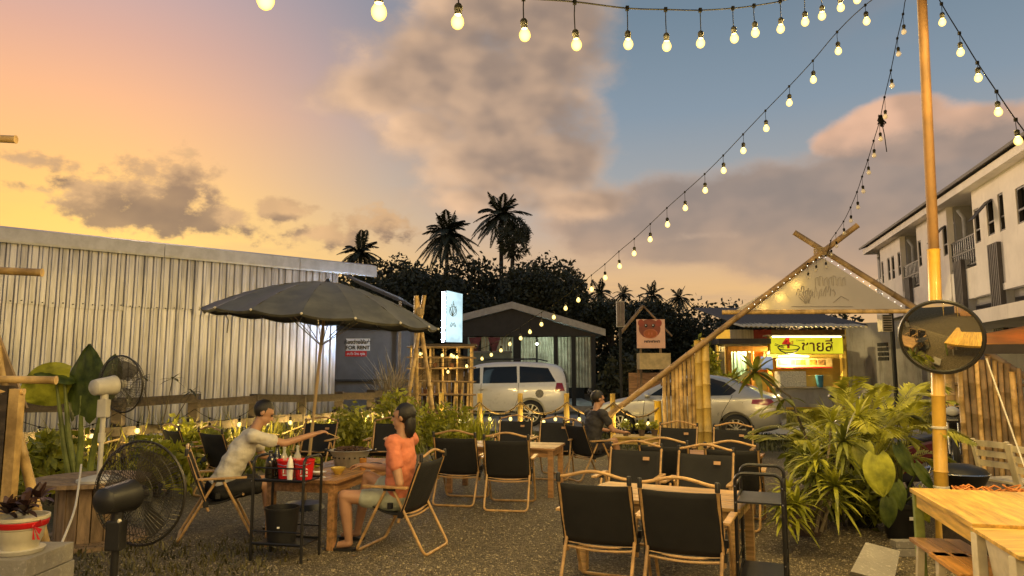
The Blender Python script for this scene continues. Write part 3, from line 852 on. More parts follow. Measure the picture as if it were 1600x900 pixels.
for h in (.45, 1.3):
    a = GP(1034, 600); b = GP(1096, 600); bamboo(MB(), Vector((a.x, a.y + .09, h)), Vector((b.x, b.y + .09, h + .05)), .03).build('rail', m_bamboo_old, gate, smooth=50)
# lashing where the rafters cross
lc = GP(1284, 394, -.03)
mb = MB()
for k in range(5): mb.tube([lc + Vector((.13 * math.cos(a * .7), .14 * math.sin(a * .7), -.06 + k * .03)) for a in range(9)], .012, 5, closed=True)
mb.build('rope_lashing', m_rope, gate)
m_banner = M('vinyl_banner', (.40, .37, .34), .42, var=.06, scale=1.5, trans=.35)
bl_, br_, bt_ = GP(1150, 484.5, 0), GP(1412, 482.5, 0), GP(1284, 402, 0)
mb = MB(); n = 16
for i in range(n + 1):
    u = i / n
    for j in range(n + 1 - i):
        v = j / n; p = bl_ + (br_ - bl_) * v + (bt_ - bl_) * u
        mb.v.append(p + Vector((0, .02 * math.sin(v * 9 + u * 5) * math.sin(u * PI), 0)))
idx = 0
rows = []
for i in range(n + 1): rows.append((idx, n + 1 - i)); idx += n + 1 - i
for i in range(n):
    s0_, c0_ = rows[i]; s1_, c1_ = rows[i + 1]
    for j in range(c1_):
        mb.f.append([s0_ + j, s0_ + j + 1, s1_ + j]); mb.mi.append(0)
        if j < c1_ - 1: mb.f.append([s0_ + j + 1, s1_ + j + 1, s1_ + j]); mb.mi.append(0)
ban = mb.build('banner', m_banner, gate, smooth=True)
mb = MB()                                    # faint print showing through: rays over a low hill and a line of lettering strokes
ctr = GP(1262, 477, -.03); e1 = (GP(1300, 477, -.03) - ctr) / 38; e2 = (GP(1262, 440, -.03) - ctr) / 37
pt = lambda x, y: ctr + e1 * x + e2 * y
for k in range(7):
    a = R(62 + k * 15); mb.tube([pt(3 * math.cos(a), 4 * math.sin(a)), pt(15 * math.cos(a), 22 * math.sin(a) + 2)], .008, 4)
for k in range(9):
    x = -18 + k * 7
    mb.tube([pt(x, 16 + 6 * math.sin(k)), pt(x + 2, 26 + 5 * math.sin(k * 2)), pt(x + 5, 24 + 6 * math.sin(k * 1.3)), pt(x + 4, 14)], .007, 4)
for k in range(7):
    x = 12 + k * 7; mb.tube([pt(x, 30), pt(x, 42 + 4 * math.sin(k * 2)), pt(x + 4, 44), pt(x + 5, 31)], .007, 4)
mb.tube([pt(-26, -2), pt(70, -2)], .006, 4); mb.tube([pt(40, 4), pt(52, 14), pt(64, 8)], .007, 4)
mb.build('banner_print', M('faint_print', (.32, .29, .26), .6), ban, world=True)
for px_, py_, pw in ((1243, 444, 16), (1219, 463, 16), (1192, 478, 11)):
    p = GP(px_, py_, .11)
    b = link_mesh('lamp_bulb', bulb_me, p - gate.location + up * .1, gate, scale=(1.4,) * 3); link_mesh('socket', socket_me, (0, 0, 0), b)
    l = bpy.data.objects.new('bulb_light', bulb_light(pw, (1, .62, .12))); COL.objects.link(l); l.parent = gate; l.location = p - gate.location - up * .03
# tiny light chain along the rafters
m_led = M('tiny_led', (1, .9, .7), .5, emit=(1, .9, .7), estr=4)
led = MB().sphere((0, 0, 0), .007, 6, 4).build('led_proto', m_led, None); led_me = led.data; bpy.data.objects.remove(led)
for k in range(13):
    u = k / 12; a = GP(1170 + 110 * u, 482 - 80 * u, -.2); b = GP(1290 + 118 * u, 402 + 76 * u, -.05)
    for q_ in (a, b): link_mesh('led', led_me, q_ - gate.location, gate)
# right palisade, nearer
pal = thing('bamboo_palisade', 'palisade of brown bamboo culms beside the mirror pole', 'fence', G(1545, 742))
for k in range(11):
    px_ = 1497 + k * 9.4; ty = 546 + k * 3.0 + random.uniform(-9, 9); d_ = 10.9 - k * .06
    t_ = P(px_, ty, d_); bamboo(MB(), Vector((t_.x + random.uniform(-.02, .02), d_, 0)), t_, random.uniform(.034, .048), 8, wob=.007).build('culm', m_bamboo_old if k % 3 else m_bamboo, pal, smooth=50)
for h in (.5, 1.35):
    bamboo(MB(), P(1492, 600, 10.99) * Vector((1, 1, 0)) + up * h, P(1600, 600, 10.33) * Vector((1, 1, 0)) + up * h, .03).build('rail', m_bamboo_old, pal, smooth=50)
# C: unlit strand from the pole to the gate
apex = GP(1290, 400, -.15)
def lineC(px_):
    k = (px_ - 800) / FPX; dx, dy = apex.x - POLE_T.x, apex.y - POLE_T.y
    t = (POLE_T.x - k * POLE_T.y) / (k * dy - dx); return POLE_T.y + dy * t
C_ = [(1416, -5), (1411, 22), (1402, 60), (1392, 110), (1382, 152), (1374, 190), (1365, 220), (1356, 250), (1347, 276), (1339, 300), (1329, 324), (1318, 346), (1306, 364), (1298, 376)]
wC = [tie] + [P(x, y, lineC(x)) for x, y in C_] + [apex, GP(1262, 412, -.2)]
bC = [(P(x, y, lineC(x)), random.uniform(.08, .16), False) for x, y in C_[1:]] + [(GP(1275, 405, -.2), .1, False), (GP(1262, 412, -.2), .15, False), (apex, .1, False)]
strand('string of unlit bulbs hanging from the pole down to the gate peak', through(wC, 3), bC, lit=False, power=0)
kn = thing('cable_knot', 'tangled bunch of black cable tied on the unlit bulb string', 'cable', P(1377, 188, lineC(1377)))
mb = MB(); kc = kn.location
for k in range(6): mb.tube([kc + Vector((random.uniform(-.05, .05), random.uniform(-.03, .03), random.uniform(-.09, .07))) for _ in range(7)], .008, 5)
mb.build('loop', m_wire, kn, smooth=True)
MB().tube([kc, kc + Vector((.03, 0, -.2)), kc + Vector((.045, 0, -.42))], .006, 5).build('loose_end', m_wire, kn)
# D: strand from the pole to the right
D_ = [(1471, 6, 33), (1499, 52, 80), (1527, 98, 113), (1557, 143, 172), (1587, 187, 212), (1622, 232, 260), (1662, 275, 300), (1705, 312, 340)]
dD = lambda x: 6.25 - (x - 1440) / 300 * 1.9
wD = [tie] + [P(x, y, dD(x)) for x, y, yb in D_] + [P(1760, 350, dD(1760))]
strand('short string of lit bulbs slanting from the pole to the right edge', through(wD, 3), [(P(x, y, dD(x)), .03 if yb - y < 18 else .07, True) for x, y, yb in D_], power=100, scale=1.05)
# E: strand that carries on overhead behind the viewer, over the tables
wE = [P(-520, -430, 1.6), Vector((-1.5, -1.2, 3.3)), Vector((.6, -1.6, 3.15)), Vector((2.6, -.6, 3.3)), Vector((3.9, 1.6, 3.6)), P(1760, 350, dD(1760))]
wE = through(wE, 6)
strand('string of lit bulbs overhead behind the viewer', wE, [(wE[i], .08, True) for i in range(3, len(wE) - 2, 3)], power=160, scale=1.1)

# ------------------------------------------------------------------ pole with convex mirror
pole = thing('tall_pole', 'tall yellow bamboo pole sleeved with brown pipe carrying the mirror', 'pole', POLE_B)
MID = P(1459, 395, POLE_B.y)
bamboo(MB(), POLE_B, MID + up * .03, .058, 14, seg=.6, taper=.92).build('bamboo_culm', M('golden_bamboo', (.60, .36, .06), .35, var=.2, scale=3, bump=.1, coat=.2), pole, smooth=50)
MB().tube([MID - up * .05, POLE_T], [.046, .042], 16).build('upper_pipe', M('brown_pipe', (.11, .055, .016), .7, var=.3, scale=3, dirt=.3), pole, smooth=40)
for z in (.53, 1.05):
    c = POLE_B.lerp(MID, z / MID.z); MB().lathe([(.060, -.012), (.066, -.008), (.066, .008), (.060, .012)], 16, Matrix.Translation(c)).build('wire_tie', m_white_pl, pole)
# guy string
MB().tube([P(1541, 560, 6.1), P(1592, 705, 5.7), P(1612, 760, 5.5)], .006, 5).build('guy_string', m_white_pl, pole)
mc = P(1470, 527, POLE_B.y - .22)
mir = thing('convex_mirror', 'round convex traffic mirror with black rim on the bamboo pole', 'mirror', mc)
nrm = (Vector((0, 0, EYE)) - mc).normalized(); nrm = (nrm + Vector((-.13, 0, -.27))).normalized()
mq = Matrix.Translation(mc) @ nrm.to_track_quat('Z', 'Y').to_matrix().to_4x4()
RM, RC = .315, 1.15
z0 = math.sqrt(RC * RC - RM * RM)
m_mirror = bpy.data.materials.new('mirror_glass'); m_mirror.use_nodes = True
bs = m_mirror.node_tree.nodes['Principled BSDF']; bs.inputs['Base Color'].default_value = (.80, .78, .68, 1); bs.inputs['Metallic'].default_value = 1; bs.inputs['Roughness'].default_value = .015
MB().lathe([(max(1e-4, RC * math.sin(a)), RC * math.cos(a) - z0) for a in [math.asin(RM / RC) * i / 14 for i in range(15)]], 48, mq).build('mirror_face', m_mirror, mir, smooth=180)
MB().lathe([(RM - .006, .016), (RM + .012, .016), (RM + .022, .0), (RM + .012, -.02), (RM - .02, -.03), (RM - .02, -.002), (RM - .006, -.002), (RM - .006, .016)], 48, mq).build('rim', m_darkplastic, mir, smooth=40)
MB().lathe([(.0005, -.06), (.16, -.055), (.3, -.035), (RM - .01, -.015)], 32, mq).build('back_shell', m_darkplastic, mir, smooth=60)
MB().tube([mq @ Vector((0, 0, -.05)), Vector((mc.x, POLE_B.y - .02, mc.z + .05))], .022, 8).build('bracket', m_blackmetal, mir)

# ------------------------------------------------------------------ patio umbrella
UT, UB = P(512, 441, 8.3), P(485, 690, 8.35)
UB = Vector((UB.x, UB.y, 0)) + Vector((-.05, 0, 0))
axis = (UT - UB).normalized()
umb = thing('patio_umbrella', 'large dark grey round patio umbrella tilted over the dining table', 'umbrella', UB)
MB().tube([UB, UT - axis * .02], .019, 10).build('pole', M('tan_umbrella_pole', (.42, .30, .16), .4, var=.15), umb, smooth=True)
MB().lathe([(.0005, .09), (.06, .085), (.2, .06), (.24, .0), (.0005, .0)], 20, Matrix.Translation(UB)).build('base', m_darkplastic, umb, smooth=40)
ux = Vector((axis.z, 0, -axis.x)).normalized(); uy = axis.cross(ux)
NU, RU = 16, 1.34
def canopy_pt(r, a, sag=0.0):
    h = -.44 * (r / RU) ** 1.75 - .02 * sag
    return UT + ux * (r * math.cos(a)) + uy * (r * math.sin(a)) + axis * h
for k in range(NU):
    a0 = 2 * PI * k / NU + .1; a1 = 2 * PI * (k + 1) / NU + .1; mb = MB(); nr, na = 9, 5
    for i in range(nr + 1):
        r = RU * (.03 + .97 * i / nr)
        for j in range(na + 1):
            w = math.sin(PI * j / na); a = a0 + (a1 - a0) * j / na
            rr = r * (1 - .022 * w * (i / nr))
            mb.v.append(canopy_pt(rr, a, w * i / nr * 2.2 + .25 * math.sin(i * 3 + k * 2 + j)))
    for j in range(na + 1):                   # hem turned down
        p = mb.v[nr * (na + 1) + j]; mb.v.append(p - axis * .03 - (p - UT).normalized() * .02)
    for i in range(nr + 1):
        for j in range(na):
            q_ = i * (na + 1) + j; mb.f.append([q_, q_ + 1, q_ + na + 2, q_ + na + 1]); mb.mi.append(0)
    mb.build('canopy_panel', m_umbrella, umb, smooth=60)
    MB().tube([canopy_pt(RU * t, a0) - axis * .012 for t in (.04, .3, .6, .85, 1.0)], .006, 5).build('rib', m_chrome, umb)
    MB().sphere(canopy_pt(RU, a0), .014, 6, 5).build('rib_tip', m_white_pl, umb)
    if k % 2 == 0:
        MB().tube([UT - axis * .75, canopy_pt(RU * .55, a0) - axis * .02], .005, 4).build('stretcher', m_chrome, umb)
MB().lathe([(.0005, .045), (.018, .04), (.03, .015), (.055, .0), (.06, -.015)], 12, Matrix.Translation(UT) @ axis.to_track_quat('Z', 'Y').to_matrix().to_4x4()).build('finial', m_darkplastic, umb, smooth=40)
tp = canopy_pt(RU, 2.9); MB().tube([tp, tp + Vector((.06, -.02, -.1)), tp + Vector((.05, -.02, -.25))], .008, 4).build('loose_strap', m_umbrella, umb)

# ------------------------------------------------------------------ camp chairs
def make_chair():
    t = thing('camp_chair', 'x', 'chair')
    def bent(pts, r=.055, n=4):
        """round the corners of a polyline"""
        pts = [Vector(p) for p in pts]; out = [pts[0]]
        for i in range(1, len(pts) - 1):
            a, b, c = pts[i - 1], pts[i], pts[i + 1]
            p = b + (a - b).normalized() * r; q = b + (c - b).normalized() * r
            for k in range(n + 1):
                u = k / n; out.append(p * (1 - u) ** 2 + b * 2 * u * (1 - u) + q * u * u)
        return out + [pts[-1]]
    X = .268
    MB().tube(bent([(-X, -.05, .55), (-X, -.33, .012), (X, -.33, .012), (X, -.05, .55)]), .0125, 8).build('front_leg_frame', m_frame, t, True, False)
    X2 = .246
    MB().tube(bent([(-X2, .0, .55), (-X2, .31, .012), (X2, .31, .012), (X2, .0, .55)]), .0125, 8).build('rear_leg_frame', m_frame, t, True, False)
    for s in (-1, 1):
        MB().tube([(s * .252, .06, .27), (s * .252, .265, .80)], .0125, 8).build('back_post', m_frame, t, True, False)
        mb = MB(); mb.lathe([(.0005, .845), (.014, .842), (.017, .83), (.017, .78), (.0005, .78)], 10, Matrix.Translation((s * .252, .268, -.0)))
        mb.build('post_cap', m_darkplastic, t, True, False)
        a = MB(); a.box((s * .285, -.05, .565), (.05, .42, .02)); a.build('armrest', m_frame, t, False, False, bevel=.007)
        for jc, js in (((s * .258, -.015, .405), (.03, .04, .05)), ((s * .256, .085, .335), (.034, .045, .05)), ((s * .27, -.02, .545), (.035, .1, .025))): MB().box(jc, js).build('hinge_block', m_darkplastic, t, False, False)
    MB().tube([(-.245, .262, .815)] + [(-.245 + .49 * k / 12, .262 + .008 * math.sin(PI * k / 12), .815 + .045 * math.sin(PI * k / 12) ** 1.6) for k in range(1, 12)] + [(.245, .262, .815)], .0115, 8).build('top_rail', m_frame, t, True, False)
    for z, y in ((.335, .1), (.312, .115)):
        MB().tube([(-.245, y, z)] + [(-.245 + .49 * k / 8, y + .012 * math.sin(PI * k / 8), z - .014 * math.sin(PI * k / 8)) for k in range(1, 8)] + [(.245, y, z)], .009, 6).build('rear_rail', m_frame, t, True, False)
    MB().tube([(-.255, -.235, .405), (.255, -.235, .405)], .011, 8).build('front_rail', m_frame, t, True, False)
    mb = MB(); n, k_ = 10, 8                 # back sling: wraps the posts, bellied
    for i in range(n + 1):
        u = i / n; z = .345 + .425 * u; yb = .06 + (.265 - .06) * (z - .27) / .53
        for j in range(k_ + 1):
            v = j / k_ * 2 - 1
            mb.v.append(Vector((v * .268, yb + .026 * (1 - v * v) * (.5 + .5 * math.sin(PI * u)) + .004 * math.sin(v * 7 + u * 5), z - .006 * (1 - v * v))))
    for i in range(n):
        for j in range(k_):
            q_ = i * (k_ + 1) + j; mb.f.append([q_, q_ + 1, q_ + k_ + 2, q_ + k_ + 1]); mb.mi.append(0)
    b = mb.build('back_sling', m_canvas, t, True, False); md = b.modifiers.new('s', 'SOLIDIFY'); md.thickness = .012; md.offset = 0
    tg = MB(); tg.box((.11, .205, .70), (.062, .006, .032), Matrix.Rotation(R(-20), 3, 'X')); tg.build('maker_tag', M('tan_tag', (.42, .24, .12), .6), b, False, False)
    mb = MB()
    for i in range(n + 1):
        u = i / n; y = -.245 + .36 * u; z = .418 - .085 * u - .03 * math.sin(PI * u)
        for j in range(k_ + 1):
            v = j / k_ * 2 - 1; mb.v.append(Vector((v * .25, y, z - .012 * (1 - v * v))))
    for i in range(n):
        for j in range(k_):
            q_ = i * (k_ + 1) + j; mb.f.append([q_, q_ + 1, q_ + k_ + 2, q_ + k_ + 1]); mb.mi.append(0)
    s = mb.build('seat_sling', m_canvas, t, True, False); md = s.modifiers.new('s', 'SOLIDIFY'); md.thickness = .012; md.offset = 0
    return t
CH0 = make_chair(); ch_used = [False]
def chair(x, y, face, label):
    """face: direction the sitter looks, degrees clockwise from straight away"""
    o = CH0 if not ch_used[0] else copy_tree(CH0); ch_used[0] = True
    h = Vector((math.sin(R(face)), math.cos(R(face)))); o.location = (x, y, 0); o.rotation_euler = (0, 0, math.atan2(h.x, -h.y))
    tag(o, label, 'chair', 'black camp chairs round the tables'); return o
chair(.66, 5.28, 22, 'empty black camp chair seen from behind, the left one closest to the camera')
chair(1.19, 5.0, 24, 'empty black camp chair seen from behind, beside the low black trolley')
chair(1.13, 6.95, 203, 'black camp chair facing the camera across the front plank table, on the left')
chair(1.72, 6.62, 206, 'black camp chair facing the camera across the front plank table, on the right')
chair(1.68, 7.78, 24, 'black camp chair seen from behind in the row between the two plank tables, left one')
chair(2.28, 7.45, 22, 'black camp chair seen from behind in the row between the two plank tables, right one')
chair(2.20, 9.75, 204, 'black camp chair at the foot of the bamboo gate pickets')
chair(2.86, 9.45, 205, 'black camp chair just behind the gate post, below the silver car rear wheel')
chair(-.03, 8.42, 8, 'black camp chair seen from behind in front of the small square plank table')
chair(-.62, 8.72, 12, 'black camp chair seen from behind, next to the orange-shirted person')
chair(.62, 10.75, 195, 'black camp chair behind the small plank table under the rope fence')
chair(.02, 11.1, 190, 'black camp chair beyond the small plank table below the white car')
chair(1.12, 10.55, 62, 'black camp chair holding the far seated person')
chair(-.95, 6.5, -72, 'black camp chair in side view under the orange-shirted person')
chair(-2.83, 6.98, 68, 'black camp chair under the white-shirted person')
chair(-4.35, 9.75, 40, 'black camp chair with the fence behind it, farthest to the left')
chair(-3.62, 9.25, 35, 'black camp chair just behind the white-shirted person chair')
chair(-2.9, 10.6, 188, 'black camp chair right behind the umbrella pole')
chair(-1.82, 10.6, 182, 'black camp chair behind the orange-shirted person head')

# ------------------------------------------------------------------ plank tables
def plank_table(name, label, x, y, rz, L, W, H, n=6, mat=None, leg=.065, legmat=None, th=.028, inset=.06, group='plank tables in the yard', apron=True):
    mat = mat or m_wood
    t = thing(name, label, 'table', (x, y, 0), rz, group)
    w = W / n
    for k in range(n):
        mb = MB(); mb.box((random.uniform(-.006, .006), -W / 2 + w * (k + .5), H - th / 2 + random.uniform(-.0015, .0015)), (L, w - .006, th)); mb.build('plank', mat, t, False, False, bevel=.004)
    for sx_ in (-1, 1):
        for sy_ in (-1, 1):
            mb = MB(); mb.box((sx_ * (L / 2 - inset), sy_ * (W / 2 - inset), (H - th) / 2), (leg, leg, H - th)); mb.build('leg', legmat or mat, t, False, False, bevel=.005)
    if apron:
        for sy_ in (-1, 1): MB().box((0, sy_ * (W / 2 - inset), H - th - .045), (L - 2 * inset - leg, .03, .085)).build('apron', mat, t, False, False)
        for sx_ in (-1, 1): MB().box((sx_ * (L / 2 - inset), 0, H - th - .045), (.03, W - 2 * inset - leg, .085)).build('apron', mat, t, False, False)
    return t
T1 = (-1.70, 7.22, R(77), 1.62, .72, .60)
plank_table('plank_table', 'brown plank dining table with food between the two seated people', *T1)
plank_table('plank_table', 'small brown plank table, bare, left of the gate', -.08, 9.5, R(-15), 1.45, .75, .60)
plank_table('plank_table', 'long plank table between the two pairs of chairs nearest the camera', 1.24, 5.86, R(-27), 1.28, .82, .575, mat=M('plank_wood_light', (.46, .28, .11), .42, var=.4, scale=3.5, stretch=(1, 9, 9), bump=.12, rnd=.2, coat=.15))
plank_table('plank_table', 'plank table hidden among the chairs in front of the gate', 2.2, 8.6, R(-26), 1.42, .84, .575)
plank_table('plank_table', 'small plank table with potted sprigs near the gate', 1.98, 11.3, R(-10), .8, .5, .55, n=4, mat=m_bamboo_lit)
# right-hand side tables
ta = G(1420, 762, .75); tb = G(1518, 818, .75)
ang = math.atan2(tb.y - ta.y, tb.x - ta.x)
Lx, Wx = (tb - ta).length, 1.3
cxy = (ta + tb) / 2 + Vector((-math.sin(ang), math.cos(ang), 0)) * (Wx / 2)
plank_table('side_table', 'yellowish wooden table with green legs at the right edge', cxy.x, cxy.y, ang, Lx, Wx, .75, n=5, mat=m_pale_wood, legmat=m_green_leg, leg=.055, th=.03, inset=.04, group='wooden tables by the pole')
sd = thing('white_desk', 'pale painted school desk with slanted panel in the right corner', 'desk', G(1560, 850, .7) * Vector((1, 1, 0)))
q0, q1, q2, q3 = G(1516, 822, .735), G(1640, 826, .735), G(1660, 875, .735), G(1592, 868, .735)
MB().prism([q0 - up * .022, q1 - up * .022, q2 - up * .022, q3 - up * .022], (0, 0, .02)).build('desk_top', m_pale_wood, sd, bevel=.003)
for i, (a, b, c) in enumerate(((q0, q3, .1), (q0, q3, .9))):
    p = a.lerp(b, c); MB().beam(p - up * .025 + Vector((.03, .02, 0)), Vector((p.x - .02, p.y - .05, 0)), .05, .05, up=(0, 1, 0)).build('leg', m_white_wood, sd, bevel=.004)
pa, pb = q0.lerp(q3, .2) + Vector((.03, 0, -.04)), q0.lerp(q3, .85) + Vector((.03, 0, -.04))
MB().prism([pa, pb, pb - up * .28 + Vector((.05, 0, 0)), pa - up * .26 + Vector((.04, 0, 0))], (.02, .004, 0)).build('side_panel', m_white_wood, sd)
for nm_, (x0, y0), lab in (('low_stool', (1432, 842), 'brown-topped low stool under the yellowish side table'), ('low_stool', (1470, 868), 'orange-brown low stool in front of the other stool by the desk')):
    c = G(x0 + 50, y0 + 12, .44); st = thing(nm_, lab, 'stool', (c.x, c.y, 0), ang + .05, 'stools by the side table')
    for k in (-1, 0, 1): MB().box((.0, k * .105, .425), (.5, .1, .025)).build('seat_board', m_wood if x0 < 1450 else M('orange_wood', (.55, .26, .06), .4, var=.3, scale=4, stretch=(1, 8, 8), bump=.1), st, False, False, bevel=.004)
    for a in (-1, 1):
        for b in (-1, 1): MB().beam((a * .17, b * .11, .41), (a * .21, b * .13, 0), .04, .04, up=(0, 1, 0)).build('leg', m_white_wood, st, False, False)
# pale wooden folding chairs by the palisade
def slat_chair(x, y, face, lab):
    t = thing('wooden_chair', lab, 'chair', (x, y, 0), math.atan2(math.sin(R(face)), -math.cos(R(face))), 'pale wooden chairs by the palisade')
    for s in (-1, 1):
        MB().beam((s * .19, -.2, 0), (s * .19, -.17, .44), .035, .035, up=(0, 1, 0)).build('front_leg', m_white_wood, t, False, False)
        mb = MB(); mb.beam((s * .19, .2, 0), (s * .19, .17, .45), .035, .035, up=(0, 1, 0)); mb.beam((s * .19, .17, .452), (s * .19, .26, .86), .035, .035, up=(0, 1, 0)); mb.build('rear_leg', m_white_wood, t, False, False)
    for k in range(4): MB().box((0, -.15 + k * .1, .455), (.42, .088, .02)).build('seat_slat', m_white_wood, t, False, False)
    for z in (.62, .72, .82): MB().box((0, .17 + (z - .45) * .22 - .01, z), (.36, .018, .06)).build('back_slat', m_white_wood, t, False, False)
slat_chair(5.05, 7.35, 75, 'pale wooden chair closest to the pole in front of the palisade')
slat_chair(5.0, 6.72, 78, 'pale wooden chair at the right edge in front of the palisade')

# ------------------------------------------------------------------ steel trolleys
def trolley(x, y, rz, lab, L=.46, W=.30, H=.84):
    t = thing('black_trolley', lab, 'trolley', (x, y, 0), rz, 'black steel serving trolleys')
    for s in (-1, 1):                        # end loops
        pts = [(s * L / 2, -W / 2, .0)]
        for k in range(7):
            a = PI - k * PI / 12; pts.append((s * L / 2, -W / 2 + .06 + .06 * math.cos(a), H - .06 + .06 * math.sin(a)))
        for k in range(7):
            a = PI / 2 - k * PI / 12; pts.append((s * L / 2, W / 2 - .06 + .06 * math.cos(a), H - .06 + .06 * math.sin(a)))
        pts.append((s * L / 2, W / 2, 0))
        MB().tube(pts, .0125, 8).build('end_frame', m_blackmetal, t, True, False)
    for z in (.13, .64):
        MB().box((0, 0, z), (L - .022, W - .02, .012)).build('shelf', m_darkplastic if z < .3 else m_blackmetal, t, False, False)
        for s in (-1, 1):
            MB().tube([(-L / 2, s * W / 2, z + .012), (L / 2, s * W / 2, z + .012)], .009, 6).build('shelf_rail', m_blackmetal, t, False, False)
            MB().tube([(-L / 2, s * W / 2, z + .11), (L / 2, s * W / 2, z + .11)], .007, 6).build('guard_rail', m_blackmetal, t, False, False)
    mb = MB()
    for s in (-1, 1):
        for u in (-1, 1):
            for z in (.13, .24, .64, .75): mb.sphere((s * (L / 2 + .012), u * W / 2, z), .006, 6, 4)
    b = mb.build('bolt_head', m_chrome, t, True, False); b['kind'] = 'stuff'
    return t
c1 = (G(404, 861) + G(514, 853)) / 2
TR1 = trolley(-1.90, 6.17, R(-13), 'black serving trolley with red buckets and bottles beside the dining table')
TR2 = trolley(1.80, 5.28, R(68), 'empty black serving trolley at the end of the front plank table', .5, .31)

# ------------------------------------------------------------------ foliage helpers
def leaf_cloud(lobes, n, size, seed, shell=.55, aspect=2.0):
    """leaf-sized faces through the volume of several lobes; returns arrays"""
    rs = np.random.RandomState(seed)
    w = np.array([l[1][0] * l[1][1] * l[1][2] for l in lobes]); w = w / w.sum()
    pick = rs.choice(len(lobes), n, p=w)
    c = np.array([l[0] for l in lobes], float)[pick]; r = np.array([l[1] for l in lobes], float)[pick]
    d = rs.normal(size=(n, 3)); d /= np.linalg.norm(d, axis=1)[:, None]
    rad = (shell + (1 - shell) * rs.uniform(0, 1, n) ** .6) * (1 + rs.normal(0, .09, n))
    rad *= 1 + .16 * np.sin(d[:, 0] * 7 + pick) * np.sin(d[:, 2] * 6 + pick * 2)
    p = c + d * r * rad[:, None]
    a = rs.normal(size=(n, 3)); a /= np.linalg.norm(a, axis=1)[:, None]
    b = np.cross(a, rs.normal(size=(n, 3))); b /= np.linalg.norm(b, axis=1)[:, None]
    s = size * rs.uniform(.6, 1.4, n)[:, None]
    V = np.stack([p - a * s * aspect / 2, p + b * s / 2, p + a * s * aspect / 2, p - b * s / 2], 1).reshape(-1, 3)
    F_ = np.arange(n * 4).reshape(n, 4)
    return V, F_
def tree(label, x, y, h, rx, rz_, n, size, seed, mat, group='dark trees behind the pavilion', name='dark_tree', lob=9, airy=.5, trunk=True):
    t = thing(name, label, 'tree', (x, y, 0), group=group)
    rs = random.Random(seed); lobes = []
    for k in range(lob):
        a = rs.uniform(0, 6.28); q = rs.uniform(.15, .75)
        lobes.append(((rx * q * math.cos(a), rx * q * math.sin(a) * .7, h - rz_ + rz_ * rs.uniform(-.75, .62)), (rx * rs.uniform(.28, .5), rx * rs.uniform(.28, .45), rz_ * rs.uniform(.24, .42))))
    V, F_ = leaf_cloud(lobes, n, size, seed, airy)
    npmesh('crown', V, F_, mat, t)
    if trunk:
        mb = MB(); mb.tube([(0, 0, 0), (.1, 0, h * .3), (.0, .1, h * .6), (.1, 0, h * .8)], [h * .03, h * .024, h * .016, h * .006], 8)
        for l in lobes[:6]:
            mb.tube([(0.05, 0, h * .35), Vector(l[0]) * .5 + Vector((0, 0, h * .2)), l[0]], [h * .013, h * .008, h * .003], 6)
        mb.build('trunk', m_trunk, t, True, False)
    return t
def frond_arrays(base, tip_dir, L, droop, nleaf, leaf, wid, seed, up_=(0, 0, 1), vee=.5):
    rs = np.random.RandomState(seed); V = []; F_ = []
    base = np.array(base, float); d = np.array(tip_dir, float); d /= np.linalg.norm(d)
    sidev = np.cross(d, (0, 0, 1.0)); 
    if np.linalg.norm(sidev) < .2: sidev = np.array((1.0, 0, 0))
    sidev /= np.linalg.norm(sidev)
    pts = []
    for i in range(nleaf + 1):
        t = i / nleaf; pts.append(base + d * L * t + np.array((0, 0, -droop * L * t * t)))
    for i in range(nleaf):                    # rachis as a thin ribbon-prism
        w0 = .012 * L * .5 * (1 - .8 * i / nleaf); w1 = .012 * L * .5 * (1 - .8 * (i + 1) / nleaf)
        b = len(V); V += [pts[i] - sidev * w0, pts[i] + sidev * w0, pts[i + 1] + sidev * w1, pts[i + 1] - sidev * w1]; F_.append((b, b + 1, b + 2, b + 3))
    for i in range(1, nleaf + 1):
        t = i / nleaf; tan = pts[i] - pts[i - 1]; tan /= np.linalg.norm(tan)
        ll = leaf * L * (math.sin(PI * min(1, .15 + t * .85)) * .85 + .2) * rs.uniform(.85, 1.15)
        for s in (-1, 1):
            dr = sidev * s * .8 + tan * (.55 + .5 * t) + np.array((0, 0, vee * (1 - t) - .35 * t + rs.uniform(-.12, .12))); dr /= np.linalg.norm(dr)
            nrm = np.cross(dr, tan); nrm /= (np.linalg.norm(nrm) + 1e-9); wv = np.cross(dr, nrm) * wid * L
            b = len(V); m = pts[i] + dr * ll * .45 + np.array((0, 0, -.02 * ll)); e = pts[i] + dr * ll + np.array((0, 0, -.22 * ll))
            V += [pts[i], m + wv, e, m - wv]; F_.append((b, b + 1, b + 2, b + 3))
    return np.array(V), np.array(F_)
def merge(parts):
    V = []; F_ = []; n = 0
    for v, f in parts:
        V.append(v); F_.append(f + n); n += len(v)
    return np.concatenate(V), np.concatenate(F_)
def palm(label, x, y, h, r, seed, nf=20, mat=None, group='palms against the sunset', name='coconut_palm', lean=0.0, nleaf=22, flop=.72):
    t = thing(name, label, 'palm', (x, y, 0), group=group); rs = random.Random(seed); parts = []
    top = Vector((lean, 0, h))
    for k in range(nf):
        a = k * 2.399 + rs.uniform(-.2, .2); e = 1.3 - 1.95 * (k / nf) + rs.uniform(-.15, .15)
        L = r * rs.uniform(.85, 1.1)
        parts.append(frond_arrays(top, (math.cos(a) * math.cos(e), math.sin(a) * math.cos(e), math.sin(e)), L, flop * rs.uniform(.7, 1.2) * math.cos(e), nleaf, .25, .021, seed * 31 + k, vee=.1))
    V, F_ = merge(parts); npmesh('crown', V, F_, mat or m_leaf_dark, t)
    MB().tube([(0, 0, 0), (lean * .3, 0, h * .4), (lean * .7, 0, h * .75), top], [h * .02, h * .014, h * .012, h * .013], 8).build('trunk', m_trunk, t, True, False)
    return t

